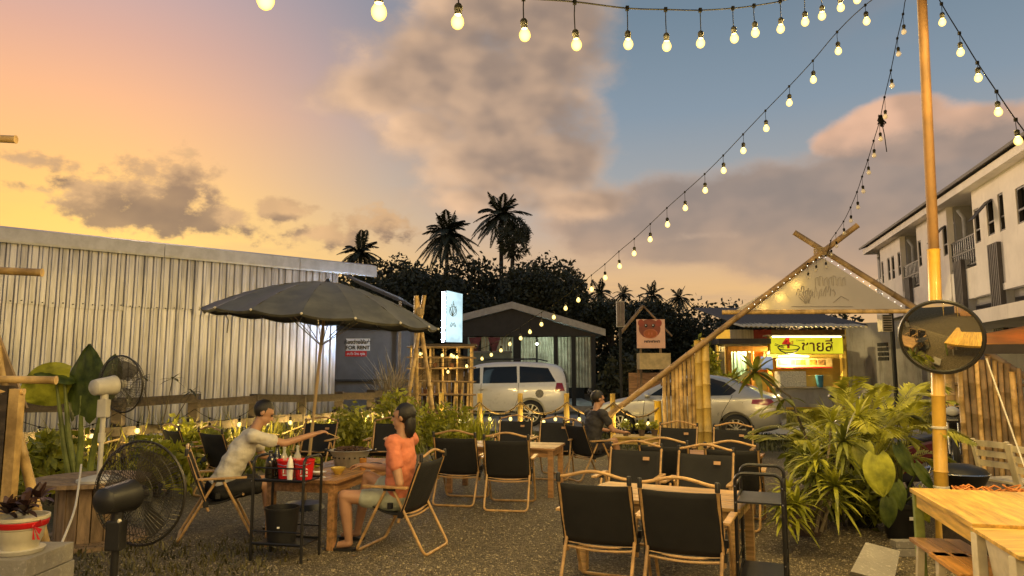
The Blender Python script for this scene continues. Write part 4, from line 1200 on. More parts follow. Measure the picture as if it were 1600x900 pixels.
# ------------------------------------------------------------------ trees and palms behind
def far(px_, d): return (px_ - 800) / FPX * d * 1.0
def hz(py_, d): return P(800, py_, d).z
spec = [(610, 42, 378, 75, 'feathery dark tree just right of the zinc shed roof', .26, 2600, .5), (660, 40, 402, 85, 'dark tree mass left of the lit sign tower', .3, 3600, .4), (740, 44, 380, 95, 'broad dark tree under the tall coconut palms', .3, 4200, .35),
        (800, 42, 390, 70, 'dark tree directly above the pavilion ridge', .28, 3400, .4), (850, 40, 385, 70, 'open twiggy tree above the pavilion roof', .24, 2600, .6), (893, 41, 408, 45, 'dark rounded tree at the right end of the pavilion', .26, 2600, .4),
        (955, 46, 430, 70, 'low dark tree behind the narrow white sign', .28, 2800, .4), (1040, 47, 458, 80, 'low dark tree behind the square picture sign', .28, 3200, .4), (1105, 44, 468, 42, 'sparse tree with branching top left of the gate', .2, 900, .75),
        (1165, 42, 478, 60, 'dark tree behind the yellow noodle shop', .28, 2200, .4), (565, 45, 430, 60, 'dark tree beyond the zinc shed end', .28, 2400, .4), (690, 50, 408, 40, 'twiggy tree at the foot of the fan palm', .24, 1500, .6)]
for i, (px_, d, py_, rpx, lab, sz_, n, airy) in enumerate(spec):
    h = hz(py_, d); rx = rpx / FPX * d
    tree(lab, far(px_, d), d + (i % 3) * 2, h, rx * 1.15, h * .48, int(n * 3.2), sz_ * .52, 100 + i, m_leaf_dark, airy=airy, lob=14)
V, F_ = leaf_cloud([((far(px_, 48), 49 + (k % 2), 1.6 + 1.0 * ((k * 7) % 3)), (3.2, 1.5, 3.0)) for k, px_ in enumerate(range(530, 1330, 55))], 20000, .2, 5, .2)
tag(npmesh('undergrowth', V, F_, m_leaf_dark), 'dark undergrowth filling the wood behind the pavilion', 'undergrowth', kind='stuff')
V, F_ = leaf_cloud([((far(px_, 46), 46.5 + (k % 2), 5.2 + 1.2 * ((k * 5) % 3)), (2.6, 1.2, 1.7)) for k, px_ in enumerate(range(570, 880, 40))], 10000, .18, 6, .2)
tag(npmesh('far_wood', V, F_, m_leaf_dark), 'far dark wood closing the gaps between the trees', 'wood', kind='stuff')
for (px_, py_, d, rpx, lab, nf, seed) in ((697, 366, 72, 47, 'full coconut palm standing left of the fan palm', 30, 3), (783, 338, 74, 48, 'tallest coconut palm beside the round-headed fan palm', 26, 4), (560, 396, 70, 40, 'coconut palm rising behind the end of the zinc shed roof', 20, 5),
        (1020, 462, 70, 26, 'small coconut palm left of the gate, the taller of two', 16, 6), (1062, 466, 72, 24, 'small coconut palm left of the gate, nearest the bamboo rafter', 16, 7), (938, 458, 60, 28, 'coconut palm low behind the string of bulbs', 16, 8), (975, 460, 64, 22, 'small coconut palm between the string of bulbs and the narrow sign', 14, 9)):
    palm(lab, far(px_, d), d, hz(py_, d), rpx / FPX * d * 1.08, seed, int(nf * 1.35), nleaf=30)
# fan palm with a round head
d = 70; fx, fz = far(802, d), hz(372, d); t = thing('fan_palm', 'round-headed fan palm beside the tallest coconut palm', 'palm', (fx, d, 0), group='palms against the sunset')
parts = []; rs = random.Random(21)
for k in range(64):
    dv = Vector((rs.gauss(0, 1), rs.gauss(0, 1), rs.gauss(-.1, 1))).normalized(); pr = 1.7 * rs.uniform(.7, 1); c = Vector((0, 0, fz)) + Vector((dv.x * pr * .9, dv.y * pr * .9, dv.z * pr * 1.25))
    s1, s2 = frame_of(dv); V = []; F_ = []
    for j in range(9):
        a = R(-130 + j * 32.5); dd_ = (dv * (math.cos(a) * .5 + .3) + s1 * math.sin(a) * .6 + s2 * .1).normalized() if False else (s1 * math.sin(a) + s2 * math.cos(a) * rs.choice((1, 1, -1)) + dv * .35).normalized()
        p2 = c + dd_ * .95; w = dd_.cross(dv).normalized() * .09; m_ = c + dd_ * .5
        b = len(V); V += [c, m_ + w, p2, m_ - w]; F_.append((b, b + 1, b + 2, b + 3))
    parts.append((np.array([tuple(v) for v in V]), np.array(F_)))
V, F_ = merge(parts); npmesh('crown', V, F_, m_leaf_dark, t)
MB().tube([(0, 0, 0), (-.2, 0, fz * .6), (0, 0, fz)], [.3, .22, .2], 8).build('trunk', m_trunk, t, True, False)

# ------------------------------------------------------------------ left fence, its bulbs and the weeds
FP = [(-9.4, 7.6), (-6.1, 9.6), (-4.6, 11.6), (-3.35, 13.3), (-2.2, 14.4)]
fence = thing('wooden_fence', 'dark weathered wooden post-and-rail fence in front of the zinc shed', 'fence', (FP[0][0], FP[0][1], 0))
pts_f = [Vector((x, y, 0)) for x, y in FP]
def along(t):
    i = min(int(t), len(pts_f) - 2); return pts_f[i].lerp(pts_f[i + 1], t - i)
posts = [along(k * 4 / 9) for k in range(10)]
for i, p in enumerate(posts):
    MB().beam(p, p + up * random.uniform(1.1, 1.22) + Vector((random.uniform(-.05, .05), 0, 0)), .15, .12, up=(0, 1, 0)).build('post', m_old_wood, fence, bevel=.01)
for i in range(len(posts) - 1):
    a, b = posts[i], posts[i + 1]; n_ = Vector((b.y - a.y, a.x - b.x, 0)).normalized() * .085
    if n_.y > 0: n_ = -n_
    for h in (1.1, .74, .38):
        mb = MB(); j1, j2 = random.uniform(-.05, .05), random.uniform(-.05, .05)
        mb.beam(a + n_ + up * (h + j1), b + n_ + up * (h + j2), .03, .13, up=(0, 0, 1)); mb.build('rail', m_old_wood, fence, bevel=.004)
    MB().tube([a + n_ * 1.3 + up * .55, (a + b) / 2 + n_ * 1.4 + up * .47, b + n_ * 1.3 + up * .6], .016, 6).build('pale_rope', m_rope, fence)
wl_ = []; bl__ = []
for i in range(len(posts) - 1):
    a, b = posts[i] + Vector((.12, -.24, .98)), posts[i + 1] + Vector((.12, -.24, .98))
    seg_ = arc(a, b, .2, 8); wl_ += seg_[:-1]
    for k in (2, 6): bl__.append((seg_[k], random.uniform(.01, .06), True))
strand('string of small lit bulbs looped along the dark wooden fence', wl_, bl__, power=38, scale=1.15, every=1)
def blades(spots, n, hmin, hmax, spread, seed, wid=.012, lean=.35):
    rs = np.random.RandomState(seed); V = []; F_ = []
    for k in range(n):
        p = np.array(spots[rs.randint(len(spots))], float) + np.array((rs.normal(0, spread), rs.normal(0, spread), 0))
        p[2] = 0; h = rs.uniform(hmin, hmax) * (.7 + .5 * rs.rand()); a = rs.uniform(0, 6.28); l = lean * h * rs.uniform(.2, 1.4)
        d = np.array((math.cos(a), math.sin(a), 0)); s = np.array((-d[1], d[0], 0)) * wid * (.6 + rs.rand())
        m = p + d * l * .35 + np.array((0, 0, h * .6)); e = p + d * l + np.array((0, 0, h * rs.uniform(.8, 1)))
        b = len(V); V += [p - s, p + s, m + s * .8, m - s * .8, e]; F_ += [(b, b + 1, b + 2, b + 3), (b + 3, b + 2, b + 4, b + 4)]
    V = np.array(V); F_ = np.array(F_); 
    tri = np.concatenate([F_[0::2][:, [0, 1, 2]], F_[0::2][:, [0, 2, 3]], F_[1::2][:, :3]])
    return V, tri
sp = [tuple(along(t) + Vector((.0, .45, 0))) for t in np.linspace(0, 4, 60)]
V, F_ = blades(sp, 5200, .35, .95, .28, 3)
tag(npmesh('fence_weeds', V, F_, m_grass), 'tall yellow-green weeds growing along behind the wooden fence', 'weeds', kind='stuff')
sp = [tuple(along(t) + Vector((.25, -.35, 0))) for t in np.linspace(.6, 3.9, 40)]
V, F_ = blades(sp, 2000, .12, .4, .25, 4, .016, .6)
tag(npmesh('low_weeds', V, F_, m_leaf_mid), 'low green weeds in front of the wooden fence', 'weeds', kind='stuff')
def bush(name, label, x, y, r, h, n, size, seed, mat, cat='bush', group=None):
    t = thing(name, label, cat, (x, y, 0), group=group); rs = random.Random(seed)
    lob = [((rs.uniform(-r, r) * .6, rs.uniform(-r, r) * .5, h * rs.uniform(.3, .75)), (r * .5, r * .45, h * .32)) for _ in range(6)]
    V, F_ = leaf_cloud(lob, n, size, seed, .35, 2.6); npmesh('foliage', V, F_, mat, t)
    mb = MB()
    for l in lob: mb.tube([(l[0][0] * .2, l[0][1] * .2, 0), l[0]], [.014, .005], 5)
    mb.build('stem', m_trunk, t, True, False); return t
bush('leafy_bush', 'leafy bush behind the bamboo rack at the left edge', -5.4, 8.6, .6, .9, 700, .07, 1, m_leaf_bright)
bush('leafy_bush', 'leafy bush at the fence left of the black fan', -4.35, 8.95, .45, .8, 600, .06, 2, m_leaf_bright)
bush('leafy_bush', 'leafy bush at the fence behind the empty chairs', -4.6, 10.5, .55, .9, 800, .06, 3, m_leaf_bright)
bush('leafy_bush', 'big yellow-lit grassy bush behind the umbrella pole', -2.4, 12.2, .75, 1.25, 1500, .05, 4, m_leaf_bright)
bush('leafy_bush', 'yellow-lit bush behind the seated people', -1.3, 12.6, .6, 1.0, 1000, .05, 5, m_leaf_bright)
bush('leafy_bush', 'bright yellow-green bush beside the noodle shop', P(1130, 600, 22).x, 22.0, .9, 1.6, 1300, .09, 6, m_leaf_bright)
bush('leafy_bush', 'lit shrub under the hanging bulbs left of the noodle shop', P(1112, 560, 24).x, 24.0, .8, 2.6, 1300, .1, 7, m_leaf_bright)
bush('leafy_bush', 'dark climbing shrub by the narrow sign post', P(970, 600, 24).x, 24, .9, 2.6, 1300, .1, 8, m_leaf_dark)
# grass clump by the rope fence and short grass by the road
V, F_ = blades([tuple(P(742, 600, 13.5) * Vector((1, 1, 0)))], 260, .5, .95, .13, 8, .009, .5)
gt = npmesh('grass_clump', V, F_, m_leaf_bright); tag(gt, 'bright grass clump at the foot of the bamboo rope post', 'grass', kind='stuff')
rsn = np.random.RandomState(3); sp = [(x, 26.8 - (x + 60) * .1367 - 1.1 + dy, 0) for x in np.linspace(-3, 12, 90) for dy in (-2.4, -1.6, -.8, 0)]
V, F_ = blades(sp, 9000, .05, .16, .35, 9, .012, .6)
tag(npmesh('roadside_grass', V, F_, leafmat('verge_grass', (.05, .06, .018), (.08, .085, .03))), 'short worn grass on the verge between gate and road', 'grass', kind='stuff')
sp = [(x, 17.7 + (9 - x) * .1 + dy, 0) for x in np.linspace(7, 16, 60) for dy in (3.6, 4.4, 5.2)]
V, F_ = blades(sp, 4000, .1, .4, .4, 19, .016, .6)
tag(npmesh('far_verge_grass', V, F_, m_grass), 'rough yellow grass along the far side of the road', 'grass', kind='stuff')

sp = [(x, y, 0) for x in np.linspace(-4.3, -2.0, 24) for y in np.linspace(4.7, 6.6, 14)]
V, F_ = blades(sp, 2600, .02, .075, .12, 29, .006, .9)
tag(npmesh('yard_grass', V, F_, leafmat('trodden_grass', (.09, .085, .025), (.14, .12, .04))), 'thin trodden grass on the gravel in the left foreground', 'grass', kind='stuff')
rsl = np.random.RandomState(12); n_ = 420
pl_ = np.stack([rsl.uniform(-4.5, 5.5, n_), rsl.uniform(4.2, 13, n_), np.full(n_, .012)], 1); an_ = rsl.uniform(0, 6.28, n_); ln_ = rsl.uniform(.012, .03, n_)
da = np.stack([np.cos(an_), np.sin(an_), rsl.uniform(-.2, .3, n_)], 1) * ln_[:, None]; db_ = np.stack([-np.sin(an_), np.cos(an_), rsl.uniform(-.3, .3, n_)], 1) * ln_[:, None] * .45
V = np.stack([pl_ - da, pl_ + db_, pl_ + da, pl_ - db_], 1).reshape(-1, 3)
tag(npmesh('fallen_leaves', V, np.arange(n_ * 4).reshape(-1, 4), M('dead_leaf', (.16, .10, .045), .8, var=.6, scale=9)), 'dead leaves scattered over the gravel', 'leaves', kind='stuff')
# ------------------------------------------------------------------ rope fence in front of the cars
rp = [(690, 14.4), (750, 14.0), (813, 14.1), (885, 14.0), (957, 13.9), (1027, 13.9)]
rps = [P(x, 600, d_) * Vector((1, 1, 0)) for x, d_ in rp]
rf = thing('rope_fence', 'low fence of bamboo posts joined by rope in front of the cars', 'fence', rps[0])
for i, p in enumerate(rps):
    bamboo(MB(), p, p + up * (1.12 if i != 5 else .98), .055 if i != 5 else .075, 9).build('post', m_bamboo_lit if i != 5 else M('yellow_painted_post', (.65, .42, .03), .45, var=.15), rf, smooth=50)
wl_ = [rps[0] + up * .95]; bl__ = []
for i in range(5):
    a, b = rps[i] + up * .95, rps[i + 1] + up * (.95 if i != 4 else .85); s_ = arc(a, b, .22, 12); wl_ += s_[1:]
    MB().tube([q_ + Vector((0, -.06, 0)) for q_ in s_], .02, 7).build('rope', m_rope, rf, smooth=True)
    for k in (3, 6, 9): bl__.append((s_[k] + Vector((0, -.14, 0)), .04, True))
strand('small lit bulbs hung along the rope fence before the cars', [q_ + Vector((0, -.14, .01)) for q_ in wl_], bl__, power=9, scale=1.15, every=3)

# ------------------------------------------------------------------ vehicles
def loft_body(stations):
    """stations: x, z_bottom, z_belt, z_top, half width, half roof width (front at -x)"""
    mb = MB(); rings = []
    for (x, zb, zs, zt, w, wr) in stations:
        h = zs - zb; up_ = max(zt - zs, .004)
        half = [(0, zb), (w * .80, zb), (w * .95, zb + h * .10), (w * 1.0, zb + h * .38), (w * .995, zb + h * .68), (w * .955, zs - .02), (w * .93, zs + .012), (wr + (w * .93 - wr) * .45, zs + up_ * .55), (wr + .01, zs + up_ * .88), (wr * .86, zt), (0, zt + .012)]
        ring = [(y, z) for y, z in half] + [(-y, z) for y, z in reversed(half[1:-1])]
        rings.append([Vector((x, y, z)) for y, z in ring])
    n = len(rings[0])
    for r in rings: mb.v += r
    for i in range(len(rings) - 1):
        for j in range(n): mb.f.append([i * n + j, i * n + (j + 1) % n, (i + 1) * n + (j + 1) % n, (i + 1) * n + j]); mb.mi.append(0)
    mb.f.append(list(range(n))); mb.f.append([(len(rings) - 1) * n + j for j in reversed(range(n))]); mb.mi += [0, 0]
    return mb
def car(name, label, loc, rz, stations, axles, wr, tw, mat, half_w, glass, extras):
    t = thing(name, label, 'car', loc, rz)
    body = loft_body(stations).build('body', mat, t, True, False)
    body.modifiers.new('s', 'SUBSURF').levels = 1
    cut = []
    for ax in axles:
        c = MB(); 
        for s in (-1, 1): c.tube([(ax, s * (half_w - .24), wr + .01), (ax, s * (half_w + .3), wr + .01)], wr * 1.17, 28)
        co = c.build('cutter', mat, None, False, False); m_ = body.modifiers.new('b', 'BOOLEAN'); m_.object = co; m_.operation = 'DIFFERENCE'; m_.solver = 'EXACT'; cut.append(co)
    ploc = (t.location.copy(), t.rotation_euler.copy()); t.location = (0, 0, 0); t.rotation_euler = (0, 0, 0)
    bpy.context.view_layer.update()
    dg = bpy.context.evaluated_depsgraph_get(); me = bpy.data.meshes.new_from_object(body.evaluated_get(dg))
    body.modifiers.clear(); body.data = me; smooth_mesh(me, 35)
    for c in cut: bpy.data.objects.remove(c)
    t.location, t.rotation_euler = ploc
    bv = BVHTree.FromPolygons([v.co for v in me.vertices], [p.vertices for p in me.polygons])
    def patch(nm, poly, m_, axis='-y', off=.005, parent=None, res=.06):
        """lay a polygon on the body: cast from a side"""
        bm = bmesh.new(); vs = [bm.verts.new((p[0], p[1], 0)) for p in poly]; bm.faces.new(vs)
        xs = [p[0] for p in poly]; ys = [p[1] for p in poly]
        for k in range(1, int((max(xs) - min(xs)) / res) + 1):
            bmesh.ops.bisect_plane(bm, geom=bm.verts[:] + bm.edges[:] + bm.faces[:], plane_co=(min(xs) + k * res, 0, 0), plane_no=(1, 0, 0))
        for k in range(1, int((max(ys) - min(ys)) / res) + 1):
            bmesh.ops.bisect_plane(bm, geom=bm.verts[:] + bm.edges[:] + bm.faces[:], plane_co=(0, min(ys) + k * res, 0), plane_no=(0, 1, 0))
        for v in bm.verts:
            if axis in ('-y', '+y'):
                s = -1 if axis == '-y' else 1; o, d = Vector((v.co.x, s * 3, v.co.y)), Vector((0, -s, 0))
            elif axis == 'z': o, d = Vector((v.co.x, v.co.y, 4)), Vector((0, 0, -1))
            else:
                s = 1 if axis == '+x' else -1; o, d = Vector((s * 4, v.co.x, v.co.y)), Vector((-s, 0, 0))
            hit, nn, _, _ = bv.ray_cast(o, d)
            v.co = (hit + nn * off) if hit else (o + d * 3)
        m2 = bpy.data.meshes.new(nm); bm.to_mesh(m2); bm.free(); m2.materials.append(m_); smooth_mesh(m2, 60)
        o_ = bpy.data.objects.new(nm, m2); COL.objects.link(o_); o_.parent = parent or t; return o_
    for sd_ in ('-y', '+y'):
        for poly in glass['side']: patch('window', poly, m_glass, sd_, .004)
        for nm, poly, m_ in extras['side']: patch(nm, poly, m_, sd_, .006)
        for (x0, z0, x1, z1) in extras['seam']:
            dx, dz = x1 - x0, z1 - z0; l = math.hypot(dx, dz); nx_, nz_ = -dz / l * .006, dx / l * .006
            patch('panel_seam', [(x0 - nx_, z0 - nz_), (x1 - nx_, z1 - nz_), (x1 + nx_, z1 + nz_), (x0 + nx_, z0 + nz_)], m_dark, sd_, .002)
    for poly in glass['top']: patch('windscreen', poly, m_glass, 'z', .004)
    for ax_, nm, poly, m_ in extras['end']: patch(nm, poly, m_, ax_, .006)
    tl = MB(); tl.lathe([(wr * .66, -tw / 2), (wr * .9, -tw / 2), (wr * .98, -tw * .36), (wr, -tw * .2), (wr, tw * .2), (wr * .98, tw * .36), (wr * .9, tw / 2), (wr * .66, tw / 2)], 36)
    tyre = tl.build('tyre', m_tyre, None, 40, False); rm = MB()
    rm.lathe([(wr * .68, -tw * .46), (wr * .70, tw * .50), (wr * .655, tw * .50), (wr * .63, tw * .2), (wr * .6, -tw * .3)], 36)
    for k in range(10):
        a = 2 * PI * k / 10; da = .09
        p = [(wr * .10, a - .25), (wr * .65, a - da), (wr * .65, a + da), (wr * .10, a + .25)]
        rm.prism([Vector((r * math.cos(q_), r * math.sin(q_), tw * .30)) for r, q_ in p], (0, 0, tw * .13))
    rm.lathe([(wr * .16, tw * .30), (wr * .15, tw * .47), (.0005, tw * .48)], 16)
    rim = rm.build('rim', m_rim, None, 35, False)
    dk = MB(); dk.lathe([(.0005, tw * .1), (wr * .64, tw * .1)], 24); disc = dk.build('brake_disc', M('dark_brake_metal', (.03, .03, .03), .6, .5), None, False, False)  # plain dark metal disc behind the spokes
    for ax in axles:
        for s in (-1, 1):
            w = thing('wheel', None, None, (ax, s * (half_w - tw * .5 + .005 if True else 0), wr)); w.parent = t; w.rotation_euler = (R(90) if s < 0 else R(-90), random.uniform(0, 1) * 0, 0)
            for pr in (tyre, rim, disc):
                c = pr.copy(); COL.objects.link(c); c.parent = w
    for pr in (tyre, rim, disc): bpy.data.objects.remove(pr)
    return t, patch
sed = [(-2.15, .30, .52, .53, .50, .40), (-2.10, .22, .62, .64, .66, .52), (-1.95, .19, .72, .75, .77, .6), (-1.6, .18, .82, .87, .83, .66), (-1.2, .18, .88, .955, .845, .66), (-.95, .18, .905, 1.0, .847, .66), (-.62, .18, .92, 1.19, .847, .62), (-.25, .18, .935, 1.375, .847, .58),
       (.1, .18, .945, 1.455, .847, .565), (.5, .18, .955, 1.475, .847, .56), (.9, .18, .97, 1.435, .847, .56), (1.25, .19, .985, 1.325, .845, .565), (1.55, .21, 1.0, 1.17, .838, .59), (1.8, .24, 1.0, 1.06, .82, .62), (2.0, .29, .985, 1.02, .785, .62), (2.12, .33, .93, .95, .72, .56), (2.17, .40, .80, .81, .62, .48)]
m_tail = M('tail_lamp_glass', (.22, .008, .012), .12, var=.15, coat=.6)
m_lamp = M('head_lamp_glass', (.55, .56, .57), .1, var=.1, coat=.6)
fw, rw = Vector((2.84, 17.35, 0)), Vector((5.22, 16.15, 0))
hd_ = (rw - fw); rz_car = math.atan2(hd_.y, hd_.x); cc_ = (fw + rw) / 2
car('parked_sedan', 'silver sedan parked behind the bamboo gate', (cc_.x, cc_.y, 0), rz_car, sed, (-1.30, 1.27), .315, .2, m_silver, .847,
    {'side': [[(-.62, 1.0), (-.52, 1.07), (-.12, 1.33), (.18, 1.395), (.30, 1.395), (.32, 1.0)], [(.38, 1.0), (.37, 1.395), (.75, 1.385), (1.02, 1.31), (1.28, 1.13), (1.16, 1.03)]], 'top': [[(-.86, -.58), (-.86, .58), (-.24, .47), (-.24, -.47)], [(1.12, -.46), (1.12, .46), (1.62, .5), (1.62, -.5)]]},
    {'side': [('tail_lamp', [(1.60, .86), (1.62, .95), (1.98, .97), (2.05, .90), (2.0, .82)], m_tail), ('head_lamp', [(-2.02, .58), (-1.62, .70), (-1.60, .78), (-1.9, .72)], m_lamp), ('door_handle', [(.02, .86), (.24, .865), (.24, .895), (.02, .89)], m_rim), ('door_handle', [(.92, .88), (1.14, .885), (1.14, .915), (.92, .91)], m_rim),
              ('fuel_flap', [(1.33 + .1 * math.cos(a / 8 * 6.283), .80 + .085 * math.sin(a / 8 * 6.283)) for a in range(8)], m_silver), ('sill_trim', [(-.9, .2), (.88, .2), (.88, .25), (-.9, .25)], m_darkplastic)],
     'seam': [(.34, .28, .345, 1.0), (-.78, .28, -.72, .95), (1.0, .66, 1.2, 1.0), (.93, .4, 1.0, .66), (-.78, .27, .93, .27), (-1.3, .82, -.75, .90)],
     'end': [('+x', 'number_plate', [(-.2, .62), (.2, .62), (.2, .72), (-.2, .72)], m_white), ('+x', 'reflector', [(-.6, .42), (-.45, .42), (-.45, .46), (-.6, .46)], m_tail), ('+x', 'bumper_vent', [(-.62, .36), (-.42, .36), (-.42, .44), (-.62, .44)], m_darkplastic)]})
sedan = bpy.data.objects['parked_sedan']
for s in (-1, 1):
    o = MB().sphere((-.62, s * .93, 1.0), .095, 10, 7, (.75, 1, .7)).tube([(-.64, s * .83, .96), (-.64, s * .9, .98)], .025, 6).build('wing_mirror', m_silver, sedan, True, False)
suv = [(-2.38, .42, .80, .82, .6, .5), (-2.3, .34, .92, .95, .78, .62), (-2.0, .3, 1.02, 1.05, .88, .7), (-1.5, .3, 1.08, 1.13, .92, .72), (-1.05, .3, 1.1, 1.2, .925, .72), (-.75, .3, 1.12, 1.46, .925, .70), (-.4, .3, 1.13, 1.72, .925, .68), (0, .3, 1.14, 1.80, .925, .675), (.6, .3, 1.15, 1.83, .925, .675),
       (1.3, .3, 1.16, 1.82, .925, .675), (1.9, .32, 1.17, 1.78, .92, .67), (2.2, .36, 1.17, 1.70, .90, .65), (2.33, .42, 1.15, 1.5, .86, .62), (2.4, .46, 1.05, 1.12, .80, .6)]
m_badge = M('dark_badge', (.08, .08, .085), .4, var=.4, scale=14)
car('parked_suv', 'white sport utility vehicle parked beyond the rope fence', (-.72, 21.4, 0), R(-7), suv, (-1.42, 1.36), .37, .25, m_whitepaint, .925,
    {'side': [[(-.78, 1.2), (-.38, 1.60), (-.12, 1.65), (-.1, 1.2)], [(-.02, 1.2), (-.02, 1.66), (.95, 1.69), (.98, 1.22)], [(1.05, 1.22), (1.03, 1.69), (1.85, 1.64), (2.08, 1.25)]], 'top': [[(-.95, -.6), (-.95, .6), (-.5, .55), (-.5, -.55)]]},
    {'side': [('tail_lamp', [(2.05, .98), (2.1, 1.22), (2.26, 1.22), (2.33, 1.0)], m_tail), ('door_handle', [(-.12, 1.0), (.12, 1.0), (.12, 1.04), (-.12, 1.04)], m_rim), ('door_handle', [(.72, 1.02), (.96, 1.02), (.96, 1.06), (.72, 1.06)], m_rim), ('round_badge', [(1.62 + .12 * math.cos(a / 10 * 6.283), .92 + .12 * math.sin(a / 10 * 6.283)) for a in range(10)], m_badge),
              ('sill_step', [(-1.0, .33), (.95, .33), (.95, .42), (-1.0, .42)], m_darkplastic)],
     'seam': [(-.06, .42, -.06, 1.2), (1.0, .75, 1.02, 1.22), (.85, .42, 1.0, .75), (-.98, .42, -.9, 1.12), (-.98, .42, .85, .42)],
     'end': [('+x', 'rear_window', [(-.6, 1.22), (.6, 1.22), (.55, 1.55), (-.55, 1.55)], m_glass), ('+x', 'number_plate', [(-.2, .82), (.2, .82), (.2, .93), (-.2, .93)], m_white)]})
sv = bpy.data.objects['parked_suv']
for s in (-1, 1): MB().tube([(-.2, s * .6, 1.86), (.0, s * .6, 1.90), (1.5, s * .6, 1.91), (1.75, s * .6, 1.85)], .018, 6).build('roof_rail', m_darkplastic, sv, True, False)

# ------------------------------------------------------------------ lit sign tower and bamboo stall
sd_ = 18.6
sl, sr_ = P(692, 455, sd_), P(720, 535, sd_)
stall = thing('bamboo_stall', 'slatted bamboo stall frame hung with warm bulbs under the lit sign', 'stall', P(685, 640, sd_) * Vector((1, 1, 0)))
ztop = P(690, 543, sd_).z
x0, x1 = P(645, 560, sd_).x, P(737, 560, sd_).x
for x in (x0, x0 + .5, (x0 + x1) / 2 + .05, x1 - .35, x1):
    for y in (sd_ - .35, sd_ + .35): bamboo(MB(), (x, y, 0), (x, y, ztop + random.uniform(-.05, .08)), .03, 7).build('post', m_bamboo, stall, smooth=50)
for z in (.5, .95, 1.3, 1.62, 1.9, ztop):
    for y in (sd_ - .39, sd_ + .39): bamboo(MB(), (x0 - .1, y, z), (x1 + .1, y, z + random.uniform(-.03, .03)), .024, 7).build('rail', m_bamboo_old, stall, smooth=50)
for k in range(9):
    x = x0 + (x1 - x0) * (k + .5) / 9; MB().beam((x, sd_ - .37, .5), (x + random.uniform(-.08, .08), sd_ - .37, 1.28), .05, .02, up=(0, 1, 0)).build('slat', m_bamboo, stall)
for k in range(14):
    x = x0 + (x1 - x0) * (k + .5) / 14; MB().beam((x, sd_ + .33, .02), (x, sd_ + .33, 1.95), (x1 - x0) / 14 - .012, .02, up=(0, 1, 0)).build('back_board', m_bamboo_old if k % 3 else m_old_wood, stall)
for k in range(7):
    x = x0 + .15 + k * .22; c = Vector((x, sd_ - .1, .985 if k % 2 else 1.655)); MB().lathe([(.0005, 0), (.05, 0), (.07, .1), (.06, .1), (.0005, .08)], 10, Matrix.Translation(c)).build('flower_pot', M('stall_pot', (.25, .12, .06), .7, rnd=.4), stall, smooth=40)
for z in (.97, 1.64): MB().box(((x0 + x1) / 2, sd_, z), (x1 - x0, .66, .025)).build('shelf', m_wood, stall)
MB().box(((x0 + x1) / 2 + .1, sd_, ztop + .05), (x1 - x0 + .1, .8, .06)).build('top_board', m_old_wood, stall)
bb_ = [(P(x, y, sd_ - .45), .02, True) for x, y in ((652, 545), (657, 544), (662, 543), (691, 546), (705, 546), (709, 548), (714, 549), (729, 563), (646, 570), (668, 575), (700, 572))]
strand('cluster of warm bulbs draped over the bamboo stall', [p for p, _, _ in bb_], bb_, power=4, scale=1.3, every=2)
tower = thing('lit_sign', 'tall glowing white light-box sign on the bamboo stall', 'sign', ((sl.x + sr_.x) / 2, sd_, P(706, 540, sd_).z))
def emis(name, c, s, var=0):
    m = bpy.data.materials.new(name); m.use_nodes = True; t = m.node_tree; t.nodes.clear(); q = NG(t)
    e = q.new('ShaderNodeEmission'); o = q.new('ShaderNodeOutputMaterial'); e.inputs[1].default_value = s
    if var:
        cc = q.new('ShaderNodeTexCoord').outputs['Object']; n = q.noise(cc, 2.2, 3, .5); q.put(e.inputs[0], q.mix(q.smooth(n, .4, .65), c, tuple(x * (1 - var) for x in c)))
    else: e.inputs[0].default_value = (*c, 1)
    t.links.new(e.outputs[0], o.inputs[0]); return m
m_lightbox = emis('lightbox_face', (.66, .93, 1.0), 1.25, .3)
m_tube = emis('tube_light', (.5, .70, 1.0), 380)
fx0, fx1 = P(699, 500, sd_).x, P(719, 500, sd_).x
zb_, zt_ = P(706, 535, sd_).z, P(706, 456, sd_).z
MB().prism([Vector((fx0, sd_ - .3, zb_)), Vector((fx1, sd_ - .12, zb_)), Vector((fx1, sd_ - .12, zt_ - .06)), Vector((fx0, sd_ - .3, zt_))], (.06, .1, 0)).build('lit_face', m_lightbox, tower)
MB().prism([Vector((P(692, 500, sd_).x, sd_ - .1, zb_)), Vector((fx0 - .01, sd_ - .31, zb_)), Vector((fx0 - .01, sd_ - .31, zt_)), Vector((P(692, 500, sd_).x, sd_ - .1, zt_))], (.05, .2, 0)).build('side_cheek', M('sign_cheek', (.5, .5, .5), .5), tower)
MB().tube([(P(692.5, 500, sd_).x, sd_ - .13, zb_ + .02), (P(692.5, 500, sd_).x, sd_ - .13, zt_ - .02)], .022, 8).build('tube_lamp', m_tube, tower)
fc = lambda u, v: Vector((fx0 + (fx1 - fx0) * u, sd_ - .3 + .18 * u - .012, zb_ + (zt_ - zb_) * v))
mb = MB()
for k in range(4):                            # leaf drawing
    a = k * .5 + .6; mb.tube([fc(.45, .5), fc(.45 + .35 * math.cos(a) * .8, .5 + .16 * math.sin(a)), fc(.5 + .42 * math.cos(a + .3) * .8, .53 + .22 * math.sin(a + .3))], .009, 4)
mb.tube([fc(.5 + .26 * math.cos(a / 12 * 6.28), .6 + .10 * math.sin(a / 12 * 6.28)) for a in range(12)], .008, 4, closed=True)
mb.tube([fc(.3, .30), fc(.38, .38), fc(.5, .31), (fc(.6, .38)), fc(.72, .30)], .01, 4); mb.tube([fc(.36, .29), fc(.5, .37), fc(.66, .29)], .01, 4); mb.tube([fc(.5, .72), fc(.5, .80)], .008, 4)
mb.build('leaf_print', M('sign_print', (.10, .14, .13), .6), tower)
